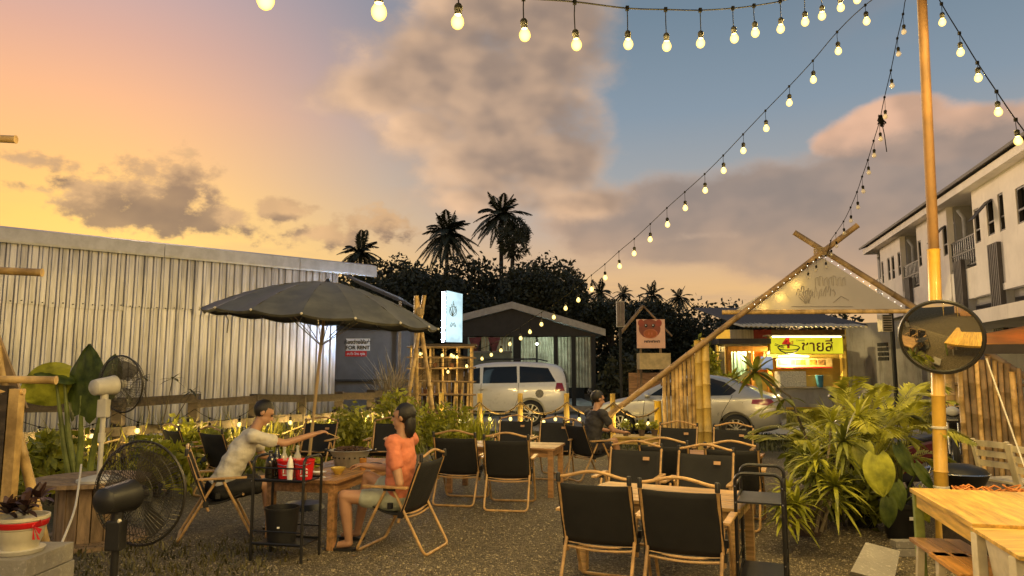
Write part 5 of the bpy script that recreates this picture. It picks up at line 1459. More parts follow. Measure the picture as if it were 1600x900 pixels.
# tied bamboo tripod right of the umbrella
tri = thing('bamboo_tripod', 'tied bamboo tripod standing right of the umbrella', 'tripod', P(655, 640, 16) * Vector((1, 1, 0)))
tc_ = P(655, 487, 16)
for (bx, by, tx) in ((628, 15.6, 663), (652, 16.6, 650), (684, 15.9, 651)):
    b0 = P(bx, 620, by) * Vector((1, 1, 0)); tt = P(tx, 462, 16 + (16 - by) * .2); bamboo(MB(), b0, tt, .05, 8).build('leg', m_bamboo, tri, smooth=50)
MB().lathe([(.085, -.09), (.11, -.06), (.11, .06), (.085, .09)], 10, Matrix.Translation(tc_)).build('cloth_binding', m_rope, tri)

dg_ = P(612, 640, 17.2) * Vector((1, 1, 0)); t = thing('dried_sheaf', 'sheaf of dried pale grass hanging between the hut and the bamboo tripod', 'dried grass', dg_)
V, F_ = blades([(0, 0, 0)], 260, 1.3, 2.1, .12, 44, .014, .5); npmesh('stalks', V, F_, M('dry_straw', (.34, .26, .13), .8, var=.35, trans=.2), t)
# ------------------------------------------------------------------ small roadside signs right of the pavilion
pg = 21.5
ps0, ps1 = P(994.5, 499, pg), P(1039.5, 544, pg)
psn = thing('picture_sign', 'square orange sign with round emblem under a small peaked roof', 'sign', ((ps0.x + ps1.x) / 2, pg, 0))
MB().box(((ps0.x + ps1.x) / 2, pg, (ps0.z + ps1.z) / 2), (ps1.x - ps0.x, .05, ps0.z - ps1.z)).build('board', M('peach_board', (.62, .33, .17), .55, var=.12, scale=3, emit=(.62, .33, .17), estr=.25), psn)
c_ = Vector(((ps0.x + ps1.x) / 2, pg - .03, (ps0.z + ps1.z) / 2 + .1))
md_ = lambda x, z, rx, rz_, m_, nm, y=0: MB().prism([c_ + Vector((x + rx * math.cos(a / 20 * 6.283), -y, z + rz_ * math.sin(a / 20 * 6.283))) for a in range(20)], (0, -.008, 0)).build(nm, m_, psn)
m_or = M('orange_red_print', (.38, .07, .035), .5, var=.2); m_or2 = M('pink_orange_print', (.58, .17, .07), .5, var=.2)
md_(-.04, .05, .33, .29, M('brown_red_print', (.30, .075, .04), .5, var=.2), 'emblem_head')
for ex in (-.30, .24): md_(ex, .22, .09, .11, m_or, 'emblem_ear', .004)
md_(-.02, -.10, .22, .145, m_or2, 'emblem_ring', .012); md_(-.02, -.10, .185, .115, M('orange_print', (.48, .12, .03), .5, var=.15), 'emblem_oval', .02)
for ex in (-.15, .07): md_(ex, .14, .045, .055, m_black_print, 'emblem_dot', .012); md_(ex - .01, .155, .018, .022, m_white, 'emblem_glint', .02)
for ex in (-.07, .02): md_(ex, -.10, .016, .045, m_or2, 'emblem_slot', .028)
for k in range(6):                            # a line of dark lettering too small to read
    lx = -.2 + k * .08; mb = MB(); yy = -.012
    mb.tube([c_ + Vector((lx, yy, -.37)), c_ + Vector((lx, yy, -.31)), c_ + Vector((lx + .025, yy, -.33 + .02 * (k % 2))), c_ + Vector((lx + .05, yy, -.31)), c_ + Vector((lx + .05, yy, -.37))], .011, 4); mb.build('lettering', m_black_print, psn)
for s in (-1, 1): MB().box((c_.x + s * .3, pg + .1, ps1.z / 2), (.06, .06, ps1.z)).build('post', m_bamboo_old, psn)
MB().box((c_.x, pg + .6, .75), (1.2, .1, 1.5)).build('back_panel', m_wood, psn)
a_, b_, e_ = P(966, 525, pg + .3), P(1005, 478, pg + .3), P(1050, 525, pg + .3)
bamboo(MB(), a_, b_, .05).build('roof_rail', m_bamboo_old, psn, smooth=50); bamboo(MB(), b_, e_, .03).build('roof_rail', m_bamboo_old, psn, smooth=50)
n0, n1 = P(963, 471, 20), P(976, 511, 20)
ns = thing('narrow_sign', 'narrow white hanging sign board on a pole', 'sign', ((n0.x + n1.x) / 2, 20, 0))
MB().box(((n0.x + n1.x) / 2, 20, (n0.z + n1.z) / 2), (n1.x - n0.x, .12, n0.z - n1.z)).build('frame', M('sign_frame_grey', (.3, .28, .27), .5), ns)
for k in range(2):
    cx_ = n0.x + (n1.x - n0.x) * (.25 + .5 * k); MB().box((cx_, 19.93, (n0.z + n1.z) / 2), ((n1.x - n0.x) * .4, .02, (n0.z - n1.z) * .92)).build('panel', M('pinkish_panel', (.12, .09, .09), .5, var=.5, scale=6), ns)
MB().tube([((n0.x + n1.x) / 2, 20.1, 0), ((n0.x + n1.x) / 2, 20.1, n0.z)], .04, 8).build('pole', m_dark, ns)
# stall counter with white stools and yellow ones
ct = thing('street_counter', 'lit street counter with crockery behind the silver car bonnet', 'counter', P(1010, 640, 20.6) * Vector((1, 1, 0)))
k0, k1 = P(998, 600, 20.6).x, P(1046, 600, 20.6).x
MB().box(((k0 + k1) / 2, 20.6, (P(1010, 552, 20.6).z + P(1010, 577, 20.6).z) / 2), (k1 - k0, .5, P(1010, 552, 20.6).z - P(1010, 577, 20.6).z)).build('cabinet', M('cream_cabinet', (.55, .42, .2), .6, var=.2), ct)
MB().box(((k0 + k1) / 2, 20.6, .7), (k1 - k0 + .1, .6, .06)).build('worktop', m_wood, ct)
for s in (k0 + .05, k1 - .05): MB().box((s, 20.9, .8), (.06, .06, 1.6)).build('upright', m_wood, ct)
for s in (k0 + .05, k1 - .05): MB().box((s, 20.6, .35), (.06, .5, .66)).build('leg', m_wood, ct)
def plastic_stool(x, y, lab, mat):
    t = thing('plastic_stool', lab, 'stool', (x, y, 0), group='plastic stools at the street counter')
    MB().lathe([(.0005, .45), (.13, .45), (.15, .44), (.155, .41)], 16).build('seat', mat, t, 40, False)
    for a in range(4): an_ = a * PI / 2 + .78; MB().beam((.12 * math.cos(an_), .12 * math.sin(an_), .43), (.19 * math.cos(an_), .19 * math.sin(an_), 0), .045, .02, up=(0, 0, 1)).build('leg', mat, t, False, False)
m_yel = M('yellow_plastic', (.75, .42, .02), .4, var=.1)
for i, (px_, m_, lab) in enumerate(((1008, m_yel, 'yellow plastic stool standing by the street counter'), (1022, m_yel, 'second yellow plastic stool half hidden by the bamboo pickets'), (975, m_white, 'white plastic stool left of the street counter'), (988, m_white, 'white plastic stool nearest the street counter'))):
    p = P(px_, 640, 20.0 - i * .2); plastic_stool(p.x, p.y, lab, m_)

# ------------------------------------------------------------------ noodle shop beyond the road
nd = 24.0
shop = thing('noodle_shop', 'brightly lit yellow noodle shop front under a dark corrugated roof', 'shop', P(1230, 640, nd) * Vector((1, 1, 0)))
X = lambda px_, d_=nd: P(px_, 560, d_).x
Z = lambda py_, d_=nd: P(1230, py_, d_).z
def sbox(p0, p1, y0, y1, d0, d1, nm, m_, parent=shop):
    xa_, xb_, za_, zb2 = X(p0, d0), X(p1, d0), Z(y1, d0), Z(y0, d0)
    return MB().box(((xa_ + xb_) / 2, (d0 + d1) / 2, (za_ + zb2) / 2), (xb_ - xa_, abs(d1 - d0), zb2 - za_)).build(nm, m_, parent)
m_yellow_wall = M('yellow_shop_wall', (.62, .42, .08), .6, var=.15, scale=2)
m_orange_b = M('orange_beam', (.55, .24, .03), .5, var=.2)
m_teal = M('teal_curtain', (.38, .62, .60), .8, var=.2, scale=3, trans=.3)
mb = MB(); ra_, rb_ = X(1146) , X(1338); z0_, z1_ = Z(511), P(1230, 482, 29).z; nR = 60
for r, (y_, z_) in enumerate(((nd - .9, z0_), (29.0, z1_))):
    for k in range(nR + 1): mb.v.append(Vector((ra_ + (rb_ - ra_) * k / nR, y_, z_ + (.05 if k % 2 else 0))))
for k in range(nR): mb.f.append([k, k + 1, nR + 2 + k, nR + 1 + k]); mb.mi.append(0)
o = mb.build('roof_sheet', M('dark_corrugated_roof', (.06, .06, .058), .6, .2, var=.3, dirt=.3), shop); o.modifiers.new('s', 'SOLIDIFY').thickness = .02
mb = MB(); n2 = 50
for r, (y_, z_) in enumerate(((nd - 1.6, Z(515.5)), (nd - .5, Z(508)))):
    for k in range(n2 + 1): mb.v.append(Vector((X(1140) + (X(1322) - X(1140)) * k / n2, y_, z_ + (.045 if k % 2 else 0))))
for k in range(n2): mb.f.append([k, k + 1, n2 + 2 + k, n2 + 1 + k]); mb.mi.append(0)
o = mb.build('awning_sheet', M('pale_awning_sheet', (.55, .48, .32), .6, var=.2), shop); o.modifiers.new('s', 'SOLIDIFY').thickness = .02
sbox(1143, 1179, 515, 529, nd, nd + .06, 'cream_panel', M('cream_ribbed', (.5, .45, .34), .6, var=.25, scale=14, stretch=(1, .1, .1)))
sbox(1179, 1207, 515, 529, nd - .01, nd + .06, 'red_panel', M('dark_red_panel', (.25, .03, .03), .6, var=.2))
sbox(1207, 1322, 515, 529, nd - .008, nd + .06, 'brown_panel', M('brown_panel', (.16, .10, .05), .7, var=.2))
sbox(1124, 1206, 529, 537, nd - .9, nd + .2, 'dark_canopy', M('dark_canopy', (.05, .045, .05), .8))
sbox(1130, 1206, 537.5, 540.5, nd - .5, nd + .1, 'white_beam', m_white_wood)
sbox(1138, 1206, 541, 549, nd - .2, nd + .1, 'orange_beam', m_orange_b)
for p0, p1 in ((1137, 1143), (1173, 1177), (1200, 1206), (1316, 1322)): sbox(p0, p1, 549, 632, nd - .1, nd + .1, 'post', m_orange_b if p0 < 1210 else m_yellow_wall)
curtain(X(1146), X(1171), Z(588), Z(549), nd + .35, m_teal, 'curtain', shop)
sbox(1178, 1199, 549, 588, nd + .3, nd + .36, 'orange_wall', m_orange_b)
curtain(X(1126), X(1136), Z(600), Z(541), nd + .2, m_curt, 'white_drape', shop)
sbox(1120, 1330, 515, 640, 27.4, 27.6, 'back_wall', m_yellow_wall)
sbox(1206, 1318, 553.5, 606, nd + .5, nd + .6, 'inner_wall', m_yellow_wall)
sbox(1128, 1322, 618, 636, nd - .05, nd + .4, 'counter_base', M('cream_tile', (.5, .42, .25), .5, var=.2))
# sign
sgn = thing('shop_sign', 'yellow light-box shop sign with red four and noodle bowl', 'sign', (X(1260), nd - .55, Z(539)))
m_sign_y = emis('yellow_lightbox', (.86, .74, .03), .95, .12)
sbox(1203.5, 1319, 525.5, 553.5, nd - .7, nd - .5, 'box', M('sign_box', (.5, .4, .05), .5), sgn)
sbox(1205, 1318, 527, 552.5, nd - .72, nd - .705, 'lit_face', m_sign_y, sgn)
sbox(1201, 1324, 523, 525, nd - .9, nd - .45, 'lamp_hood', m_white_wood, sgn)
MB().tube([(X(1208, nd - .82), nd - .82, Z(526, nd - .82)), (X(1316, nd - .82), nd - .82, Z(526, nd - .82))], .02, 6).build('tube_lamp', emis('sign_tube', (1, .95, .6), 9), sgn)
sl_ = sgn.location
SD = nd - .728
def sm(px_, py_): return sign_m(X(px_, SD) - sl_.x, SD - sl_.y, Z(py_, SD) - sl_.z)
text_part('lettering', '4', .56, m_red_print, sgn, sm(1230, 535.5), .004, bold=.012)
text_part('lettering', 'สี่', .14, m_red_print, sgn, sm(1239, 536), .003, bold=.002)
text_part('lettering', 'CHAISEE', .075, m_black_print, sgn, sm(1252, 532), .003)
text_part('lettering', 'ชายสี่', .50, M('brown_print', (.10, .035, .008), .5), sgn, sm(1278, 541.5), .004, bold=.006)
mb = MB(); bc = (1233, 543)
q2 = lambda x, y: Vector((X(x, SD), nd - .735, Z(y, SD)))
mb.tube([q2(bc[0] + 17 * math.cos(a / 24 * 6.283), bc[1] + 4 * math.sin(a / 24 * 6.283)) for a in range(24)], .016, 5, closed=True)
mb.tube([q2(bc[0] - 17, bc[1]), q2(bc[0] - 13, bc[1] + 5), q2(bc[0] - 6, bc[1] + 8.5), q2(bc[0] + 6, bc[1] + 8.5), q2(bc[0] + 13, bc[1] + 5), q2(bc[0] + 17, bc[1])], .022, 5)
mb.tube([q2(bc[0] - 6, bc[1] + 9.3), q2(bc[0] + 6, bc[1] + 9.3)], .03, 5); mb.tube([q2(bc[0] - 22, bc[1] - 4), q2(bc[0] - 8, bc[1] + 1)], .012, 4); mb.tube([q2(bc[0] - 21, bc[1] - 6), q2(bc[0] - 7, bc[1] - 0.5)], .012, 4)
mb.build('bowl_drawing', m_black_print, sgn)
mn = thing('menu_board', 'long menu strip with red and orange pictures under the yellow sign', 'menu', (X(1240), nd - .2, Z(567)))
sbox(1213, 1300, 560, 573, nd - .25, nd - .2, 'board', M('menu_cream', (.66, .48, .2), .5, var=.2), mn)
for k, p0 in enumerate((1217, 1235, 1243, 1251, 1265, 1278)):
    sbox(p0, p0 + (14 if k == 0 else 7 if k < 4 else 10), 562, 570, nd - .27, nd - .252, 'dish_picture', M('dish_print_%d' % (k % 3), ((.5, .12, .02), (.45, .2, .03), (.3, .16, .05))[k % 3], .5, var=.5, scale=12), mn)
sbox(1213, 1300, 573.5, 575, nd - .24, nd - .2, 'red_edge', m_red_print, mn)
gl = thing('food_cabinet', 'white tiled noodle counter with a blue tub in front', 'counter', (X(1240), nd - .6, 0))
sbox(1218, 1258, 580, 604, nd - .8, nd - .3, 'white_panel', M('speckled_white', (.6, .58, .5), .5, var=.3, scale=25), gl)
sbox(1258, 1300, 586, 604, nd - .78, nd - .3, 'yellow_panel', m_yellow_wall, gl)
sbox(1216, 1302, 604.5, 606.5, nd - .9, nd - .2, 'ledge', m_white_wood, gl); sbox(1218, 1300, 607, 636, nd - .8, nd - .3, 'base', m_plaster_grey, gl)
bt = thing('blue_tub', 'blue plastic tub on the noodle counter', 'tub', (X(1262), nd - .95, Z(604)))
mb = MB(); mb.lathe([(.09, 0), (.12, .38), (.128, .39), (.115, .395), (.085, .02), (.0005, .02)], 16, Matrix.Translation((X(1262), nd - .85, Z(604.5)))); mb.build('tub_body', M('blue_plastic', (.06, .22, .35), .4), bt, smooth=40)
ps = thing('price_poster', 'pale blue and white poster standing left of the noodle counter', 'poster', (X(1199), nd - .4, Z(570)))
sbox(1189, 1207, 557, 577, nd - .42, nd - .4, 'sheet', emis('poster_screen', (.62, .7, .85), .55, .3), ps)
for px_, py_, pw in ((1240, 557, 280), (1160, 546, 200)):
    p = P(px_, py_, nd - .62 if px_ > 1200 else nd + .6); fit = thing('shop_lamp', 'warm tube lamp under the yellow shop sign' if px_ > 1200 else 'warm lamp above the teal curtain of the shop', 'lamp', p)
    MB().tube([p - Vector((.5, 0, 0)), p + Vector((.5, 0, 0))], .02, 8).build('tube', emis('warm_tube', (1, .8, .4), 8), fit)
    MB().box(p + up * .04, (1.1, .06, .03)).build('batten', m_white_wood, fit)
    l = bpy.data.objects.new('tube_light', bulb_light(pw, (1, .74, .3))); COL.objects.link(l); l.parent = fit; l.location = (0, -.05, -.08)
# air conditioner and vents on the neighbour wall
ac = thing('vent_unit', 'white louvred air-conditioner on a dark post right of the shop roof', 'vent', P(1382, 507, 22.5))
a0, a1 = P(1374, 492, 22.5), P(1391, 518, 22.5); MB().box((a0 + a1) / 2, (a1.x - a0.x, .3, a0.z - a1.z)).build('case', m_white_wood, ac)
for k in range(7): MB().box(((a0.x + a1.x) / 2, 22.33, a1.z + (a0.z - a1.z) * (k + .5) / 7), (a1.x - a0.x - .06, .03, .035)).build('louvre', m_dark, ac)
MB().tube([(P(1393, 500, 22.6).x, 22.6, 0), (P(1393, 500, 22.6).x, 22.6, a0.z + .2)], .07, 8).build('post', m_dark, ac)

# ------------------------------------------------------------------ planting on the right
def ribbon(base, d, L, w, droop, seg=5, fold=.25):
    d = Vector(d).normalized(); s = d.cross(up); s = s.normalized() if s.length > .05 else Vector((1, 0, 0)); V = []; F_ = []
    for i in range(seg + 1):
        t = i / seg; p = Vector(base) + d * L * t - up * droop * L * t * t; ww = w * math.sin(PI * min(.97, .10 + t * .88)) ** .8
        V += [tuple(p - s * ww + up * fold * ww), tuple(p), tuple(p + s * ww + up * fold * ww)]
    for i in range(seg):
        b = i * 3; F_ += [(b, b + 1, b + 4, b + 3), (b + 1, b + 2, b + 5, b + 4)]
    return np.array(V), np.array(F_)
def rosette(c, n, L, w, seed, elo=-.3, ehi=1.2, droop=.5):
    rs = random.Random(seed); out = []
    for k in range(n):
        a = k * 2.4 + rs.uniform(-.3, .3); e = elo + (ehi - elo) * (1 - k / n) + rs.uniform(-.15, .15)
        out.append(ribbon(c, (math.cos(a) * math.cos(e), math.sin(a) * math.cos(e), math.sin(e)), L * rs.uniform(.75, 1.15), w, droop * rs.uniform(.6, 1.3) * math.cos(e)))
    return out
def pot(t, c, r, h, mat, soil=True):
    MB().lathe([(.0005, 0), (r * .72, 0), (r * .95, h * .88), (r * 1.02, h * .88), (r * 1.02, h), (r * .92, h), (r * .88, h * .86), (.0005, h * .86)], 24, Matrix.Translation(c)).build('pot', mat, t, smooth=40)
def big_leaf(base, d, nrm, L, W, heart=True, curl=.12, nu=10, nv=6, seed=0):
    d = Vector(d).normalized(); nrm = Vector(nrm); nrm = (nrm - d * nrm.dot(d)).normalized(); s = d.cross(nrm); V = []; F_ = []; rs = random.Random(seed)
    for i in range(nu + 1):
        t = i / nu; u = t * 1.22 - .22
        for j in range(-nv, nv + 1):
            v = j / nv
            wid = W * (math.sin(PI * min(1, max(.0, (t * .93 + .07)))) ** .62) * (1 - .25 * t)
            back = -.16 * L * abs(v) ** 1.5 * (1 - t) if heart else 0
            p = Vector(base) + d * (L * u + back + (.22 * L if not heart else 0)) + s * v * wid - nrm * (curl * L * (u * u) + .18 * wid * v * v - .02 * L * math.sin(j * 1.7 + i)) 
            V.append(tuple(p))
    m_ = 2 * nv + 1
    for i in range(nu):
        for j in range(m_ - 1): F_.append((i * m_ + j, i * m_ + j + 1, (i + 1) * m_ + j + 1, (i + 1) * m_ + j))
    return np.array(V), np.array(F_)
m_pot_dark = M('black_plastic_pot', (.012, .012, .013), .5, var=.3); m_pot_brown = M('brown_clay_pot', (.09, .06, .045), .7, var=.3, dirt=.3)
# dracaena with bare canes
dc_ = G(1285, 850); t = thing('dracaena_plant', 'multi-stemmed leafy dracaena in a brown pot left of the palm cluster', 'plant', dc_)
pot(t, G(1262, 835), .16, .26, m_pot_brown)
canes = [((1232, 765), 6.5, .22), ((1258, 715), 6.7, .25), ((1300, 660), 6.8, .28), ((1275, 720), 6.3, .25), ((1318, 690), 6.2, .3), ((1222, 790), 6.3, .2), ((1305, 760), 6.1, .28), ((1275, 745), 6.5, .28), ((1340, 650), 6.9, .28), ((1245, 790), 6.3, .24)]
for k, ((x, y), d_, L) in enumerate(canes):
    c = P(x, y, d_); b = G(1262 + (k % 5) * 7, 838 + (k % 3) * 6) + up * .1
    MB().tube([b, b.lerp(c, .5) + Vector((.04 * math.sin(k), .03, .05)), c], [.016, .012, .009], 7).build('cane', M('grey_cane', (.2, .16, .1), .8, var=.3), t, smooth=True)
    V, F_ = merge(rosette(c, 34, L, .017, 40 + k) + rosette(c - up * .12, 12, L * .9, .016, 140 + k, -.5, .4))
    npmesh('leaf_head', V - np.array(dc_), F_, m_leaf_bright if k % 3 != 1 else m_leaf_mid, t)
# tall dark broad-leaved rosette in front of the car's tail
tc2 = P(1180, 582, 7.9); b2 = G(1275, 800); t = thing('cordyline_plant', 'broad-leaved plant arching over the tail of the silver car', 'plant', b2)
MB().tube([b2, P(1262, 690, 7.4), P(1235, 620, 7.7), tc2], [.02, .014, .011, .009], 7).build('cane', m_trunk, t, smooth=True)
V, F_ = merge(rosette(tc2, 20, .36, .034, 77, -.6, 1.1, .45) + rosette(P(1225, 625, 7.7), 7, .25, .03, 78, -.6, .5) + rosette(P(1252, 668, 7.5), 6, .22, .028, 79, -.4, .6)); npmesh('leaf_head', V - np.array(b2), F_, m_leaf_mid, t)
# areca palms
for (bx, by, n, L, seed, lab) in ((1352, 822, 17, 1.02, 1, 'feathery areca palm in the middle of the planting by the pole'), (1402, 800, 14, .95, 2, 'feathery areca palm right against the bamboo pole'), (1318, 795, 13, .95, 3, 'feathery areca palm behind the dracaena canes')):
    b = G(bx, by); t = thing('areca_palm', lab, 'palm plant', b, group='areca palms by the pole'); rs = random.Random(seed); parts = []
    pot(t, b, .15, .25, m_pot_dark)
    for k in range(n):
        a = k * 2.4 + rs.uniform(-.3, .3); e = rs.uniform(.5, 1.25); st0 = b + Vector((rs.uniform(-.06, .06), rs.uniform(-.06, .06), .22)); h0 = rs.uniform(.15, .55)
        dv = Vector((math.cos(a) * math.cos(e), math.sin(a) * math.cos(e), math.sin(e))); c = st0 + (dv + up * .8) * h0
        MB().tube([st0, (st0 + c) / 2 + up * .02, c], [.010, .008, .006], 6).build('stalk', leafmat('yellow_stalk', (.25, .25, .06)), t, smooth=True)
        parts.append(frond_arrays(c, dv, L * rs.uniform(.65, 1.0), .55 * rs.uniform(.6, 1.3), 26, .30, .019, seed * 50 + k, vee=.4))
    V, F_ = merge(parts); npmesh('fronds', V - np.array(b), F_, leafmat('areca_frond', (.30, .32, .03), (.42, .41, .05)), t)
# alocasia in the black pot
b = G(1412, 842); t = thing('alocasia_plant', 'alocasia with round yellow-green leaves in a black pot by the pole', 'plant', b)
pot(t, b, .19, .34, m_pot_dark); MB().box(b + Vector((-.02, -.192, .22)), (.035, .006, .03)).build('label_sticker', m_white, t)
for k, (x, y, d_, L, W, nv_, dv) in enumerate(((1374, 742, 5.9, .27, .14, (-.2, -1, .45), (.05, -.15, -1)), (1350, 712, 6.1, .19, .10, (-.4, -1, .5), (-.3, -.1, -1)), (1403, 775, 6.1, .19, .095, (.1, -1, .3), (.15, -.1, -1)), (1440, 790, 6.3, .24, .09, (.3, -1, .4), (.3, -.1, -1)), (1328, 700, 6.3, .17, .08, (-.3, -1, .6), (-.5, -.1, -.8)), (1410, 720, 6.5, .25, .1, (.1, -1, .7), (.4, -.1, -.8)), (1438, 745, 6.5, .22, .09, (.3, -1, .7), (.5, -.2, -.8)), (1390, 800, 6.0, .2, .08, (-.1, -1, .3), (-.1, -.1, -1)))):
    c = P(x, y, d_) + up * L * .35; nv_ = Vector(nv_)
    V, F_ = big_leaf(c, dv, nv_, L, W, seed=k); npmesh('leaf', V - np.array(b), F_, m_leaf_bright if k in (0, 1, 3, 4) else m_leaf_big, t, smooth=True)
    MB().tube([b + up * .3, b.lerp(c, .5) + up * .18, c], [.012, .010, .006], 6).build('stalk', leafmat('green_stalk', (.12, .16, .04)), t, smooth=True)
bush('leafy_bush', 'dark shrub low between the pots by the pole', G(1345, 830).x, G(1345, 830).y + .25, .45, .75, 900, .06, 31, m_leaf_mid)
bush('leafy_bush', 'dark undergrowth shrub behind the areca palms', G(1340, 800).x, G(1340, 790).y + .5, .45, .8, 800, .06, 32, m_leaf_mid)
# leaning paving slab
q_ = [P(1352, 832, 5.75), P(1406, 846, 5.7), P(1396, 894, 5.35), P(1328, 877, 5.42)]
sb_ = thing('paving_slab', 'square concrete paving slab leaning in front of the pots', 'slab', Vector(((q_[2].x + q_[3].x) / 2, q_[3].y, 0)))
MB().prism(q_, (0, .035, -.035)).build('slab_body', m_conc, sb_, bevel=.006)
lw_ = min(v.co.z for v in sb_.children[0].data.vertices); sb_.location.z -= lw_
bk = thing('brick_row', 'short stack of old pavers behind the leaning slab', 'pavers', G(1425, 868))
for k in range(3):
    for j in range(2): MB().box(G(1425, 868) + Vector((-.05 + k * .2, .02 * j, .03 + j * .062)), (.19, .1, .058)).build('paver', m_conc, bk, bevel=.005)

# ------------------------------------------------------------------ motorbikes by the palisade
def motorbike(lab, x, y, rz, col):
    t = thing('motorbike', lab, 'motorbike', (x, y, 0), rz, 'motorbikes parked by the gate')
    for nm, cx_ in (('front_wheel', -.62), ('rear_wheel', .6)):
        w = thing(nm, None, None, (cx_, 0, .28)); w.parent = t; w.rotation_euler = (R(90), 0, 0)
        MB().lathe([(.22, -.04), (.26, -.045), (.28, 0), (.26, .045), (.22, .04), (.22, -.04)], 28).build('tyre', m_tyre, w, 40, False)
        mb = MB(); mb.lathe([(.21, -.03), (.222, 0), (.21, .03)], 28)
        for k in range(14): a = k * PI / 7; mb.tube([(.03 * math.cos(a), .03 * math.sin(a), .01), (.215 * math.cos(a + .1), .215 * math.sin(a + .1), 0)], .004, 4)
        mb.lathe([(.0005, -.05), (.035, -.05), (.035, .05), (.0005, .05)], 12); mb.build('rim', m_rim, w, True, False)
    bp = M('bike_paint_' + lab[:5], col, .25, .1, coat=.6)
    MB().prism([(-.38, -.13, .42), (-.52, -.13, .78), (-.44, -.13, 1.0), (-.36, -.13, .95), (-.3, -.13, .55), (-.05, -.13, .33), (-.1, -.13, .27)], (0, .26, 0)).build('leg_shield', bp, t, False, False, bevel=.03)
    MB().prism([(-.12, -.11, .30), (-.02, -.11, .55), (.2, -.11, .66), (.75, -.11, .76), (.86, -.11, .7), (.6, -.11, .52), (.3, -.11, .36)], (0, .22, 0)).build('body_shell', bp, t, False, False, bevel=.04)
    MB().prism([(-.04, -.12, .62), (.1, -.12, .72), (.5, -.12, .76), (.72, -.12, .80), (.72, -.12, .74), (.2, -.12, .66)], (0, .24, 0)).build('seat', m_darkplastic, t, False, False, bevel=.025)
    MB().tube([(-.42, -.02, .95), (-.47, -.05, 1.03), (-.36, -.34, 1.02)], .014, 7).tube([(-.42, .02, .95), (-.47, .05, 1.03), (-.36, .34, 1.02)], .014, 7).build('handlebar', m_blackmetal, t, True, False)
    for s in (-1, 1):
        MB().tube([(-.44, s * .2, 1.03), (-.42, s * .26, 1.2)], .006, 5).sphere((-.42, s * .28, 1.24), .055, 8, 6, (.5, 1.2, .8)).build('rear_view_mirror', m_blackmetal, t, True, False)
        MB().tube([(-.62, s * .07, .28), (-.5, s * .07, .75)], .02, 7).build('fork', m_chrome, t, True, False)
    MB().sphere((-.52, 0, .93), .085, 12, 8, (.6, 1.2, .9)).build('headlamp', m_lamp, t, True, False)
    MB().tube([(.1, .12, .3), (.4, .16, .28), (.85, .17, .36)], [.03, .035, .045], 8).build('exhaust', m_chrome, t, True, False)
    MB().box((.2, 0, .35), (.5, .2, .2)).build('engine', m_blackmetal, t, False, False, bevel=.03)
    MB().prism([(.55, -.04, .5), (.88, -.04, .52), (.95, -.04, .36), (.85, -.04, .34)], (0, .08, 0)).build('mudguard', m_darkplastic, t, False, False)
p = G(1487, 735); motorbike('black motorbike parked between the pole and the palisade', p.x + .2, 11.7, R(62), (.02, .02, .022))
p = G(1600, 735); motorbike('dark red motorbike behind the palisade at the right edge', P(1602, 640, 11.9).x, 11.9, R(75), (.12, .015, .015))
p = G(1352, 800); motorbike('dark motorbike half hidden behind the potted palms', P(1372, 640, 8.6).x, 8.6, R(12), (.03, .03, .033))
# orange market awning
aw = thing('orange_awning', 'orange cloth awning behind the mirror at the right edge', 'awning', P(1640, 640, 9.6) * Vector((1, 1, 0)))
m_orange_cloth = M('orange_cloth', (.62, .27, .05), .7, var=.15, scale=3, trans=.45)
a1_, a2_, a3_, a4_ = P(1535, 522, 9.9), P(1536, 538, 9.0), P(1760, 537, 8.6), P(1700, 490, 9.6)
mb = MB(); K = 8
for i in range(K + 1):
    for j in range(K + 1):
        u, v = i / K, j / K; p = (a2_.lerp(a3_, u)).lerp(a1_.lerp(a4_, u), v); mb.v.append(p - up * .06 * math.sin(PI * u) * math.sin(PI * v))
for i in range(K):
    for j in range(K): b = i * (K + 1) + j; mb.f.append([b, b + 1, b + K + 2, b + K + 1]); mb.mi.append(0)
o = mb.build('cloth', m_orange_cloth, aw, smooth=True); o.modifiers.new('s', 'SOLIDIFY').thickness = .006
MB().beam(a2_ - up * .06, a3_ - up * .06, .02, .12).build('valance', M('dark_valance', (.05, .04, .035), .8), aw)
for p in (a2_ + Vector((.55, .02, 0)), a3_, a4_): MB().tube([Vector((p.x, p.y, 0)), p - up * .03], .02, 8).build('leg', m_blackmetal, aw)
l_ = thing('awning_lamp', 'lamp hanging under the orange awning', 'lamp', P(1640, 560, 9.3)); b = link_mesh('bulb', bulb_me, (0, 0, .1), l_, scale=(1.3,) * 3); link_mesh('socket', socket_me, (0, 0, 0), b)
l = bpy.data.objects.new('bulb_light', bulb_light(110, (1, .66, .26))); COL.objects.link(l); l.parent = l_; l.location = (0, 0, -.04)
MB().tube([l_.location + up * .1, l_.location + up * .2, P(1640, 536, 9.2)], .005, 4).build('cord', m_wire, l_)
# black kettle barbecue and orange net heap behind the side table
kb = P(1502, 748, 6.9); t = thing('kettle_barbecue', 'black round kettle barbecue behind the side table', 'barbecue', kb * Vector((1, 1, 0)))
MB().lathe([(.0005, -.14), (.1, -.12), (.2, -.03), (.235, .05), (.24, .055), (.235, .06), (.2, .10), (.1, .135), (.0005, .14)], 24, Matrix.Translation(kb)).build('bowl', m_darkplastic, t, smooth=50)
MB().lathe([(.236, .048), (.246, .055), (.236, .062)], 24, Matrix.Translation(kb)).build('rim_band', m_chrome, t)
for k in range(3): a = k * 2.09 + .4; MB().tube([kb + Vector((.1 * math.cos(a), .1 * math.sin(a), -.1)), Vector((kb.x + .2 * math.cos(a), kb.y + .2 * math.sin(a), 0))], .012, 6).build('leg', m_blackmetal, t)
nb = G(1548, 772, .55); t = thing('orange_net', 'heap of orange netting on a crate behind the side table', 'net', nb * Vector((1, 1, 0)))
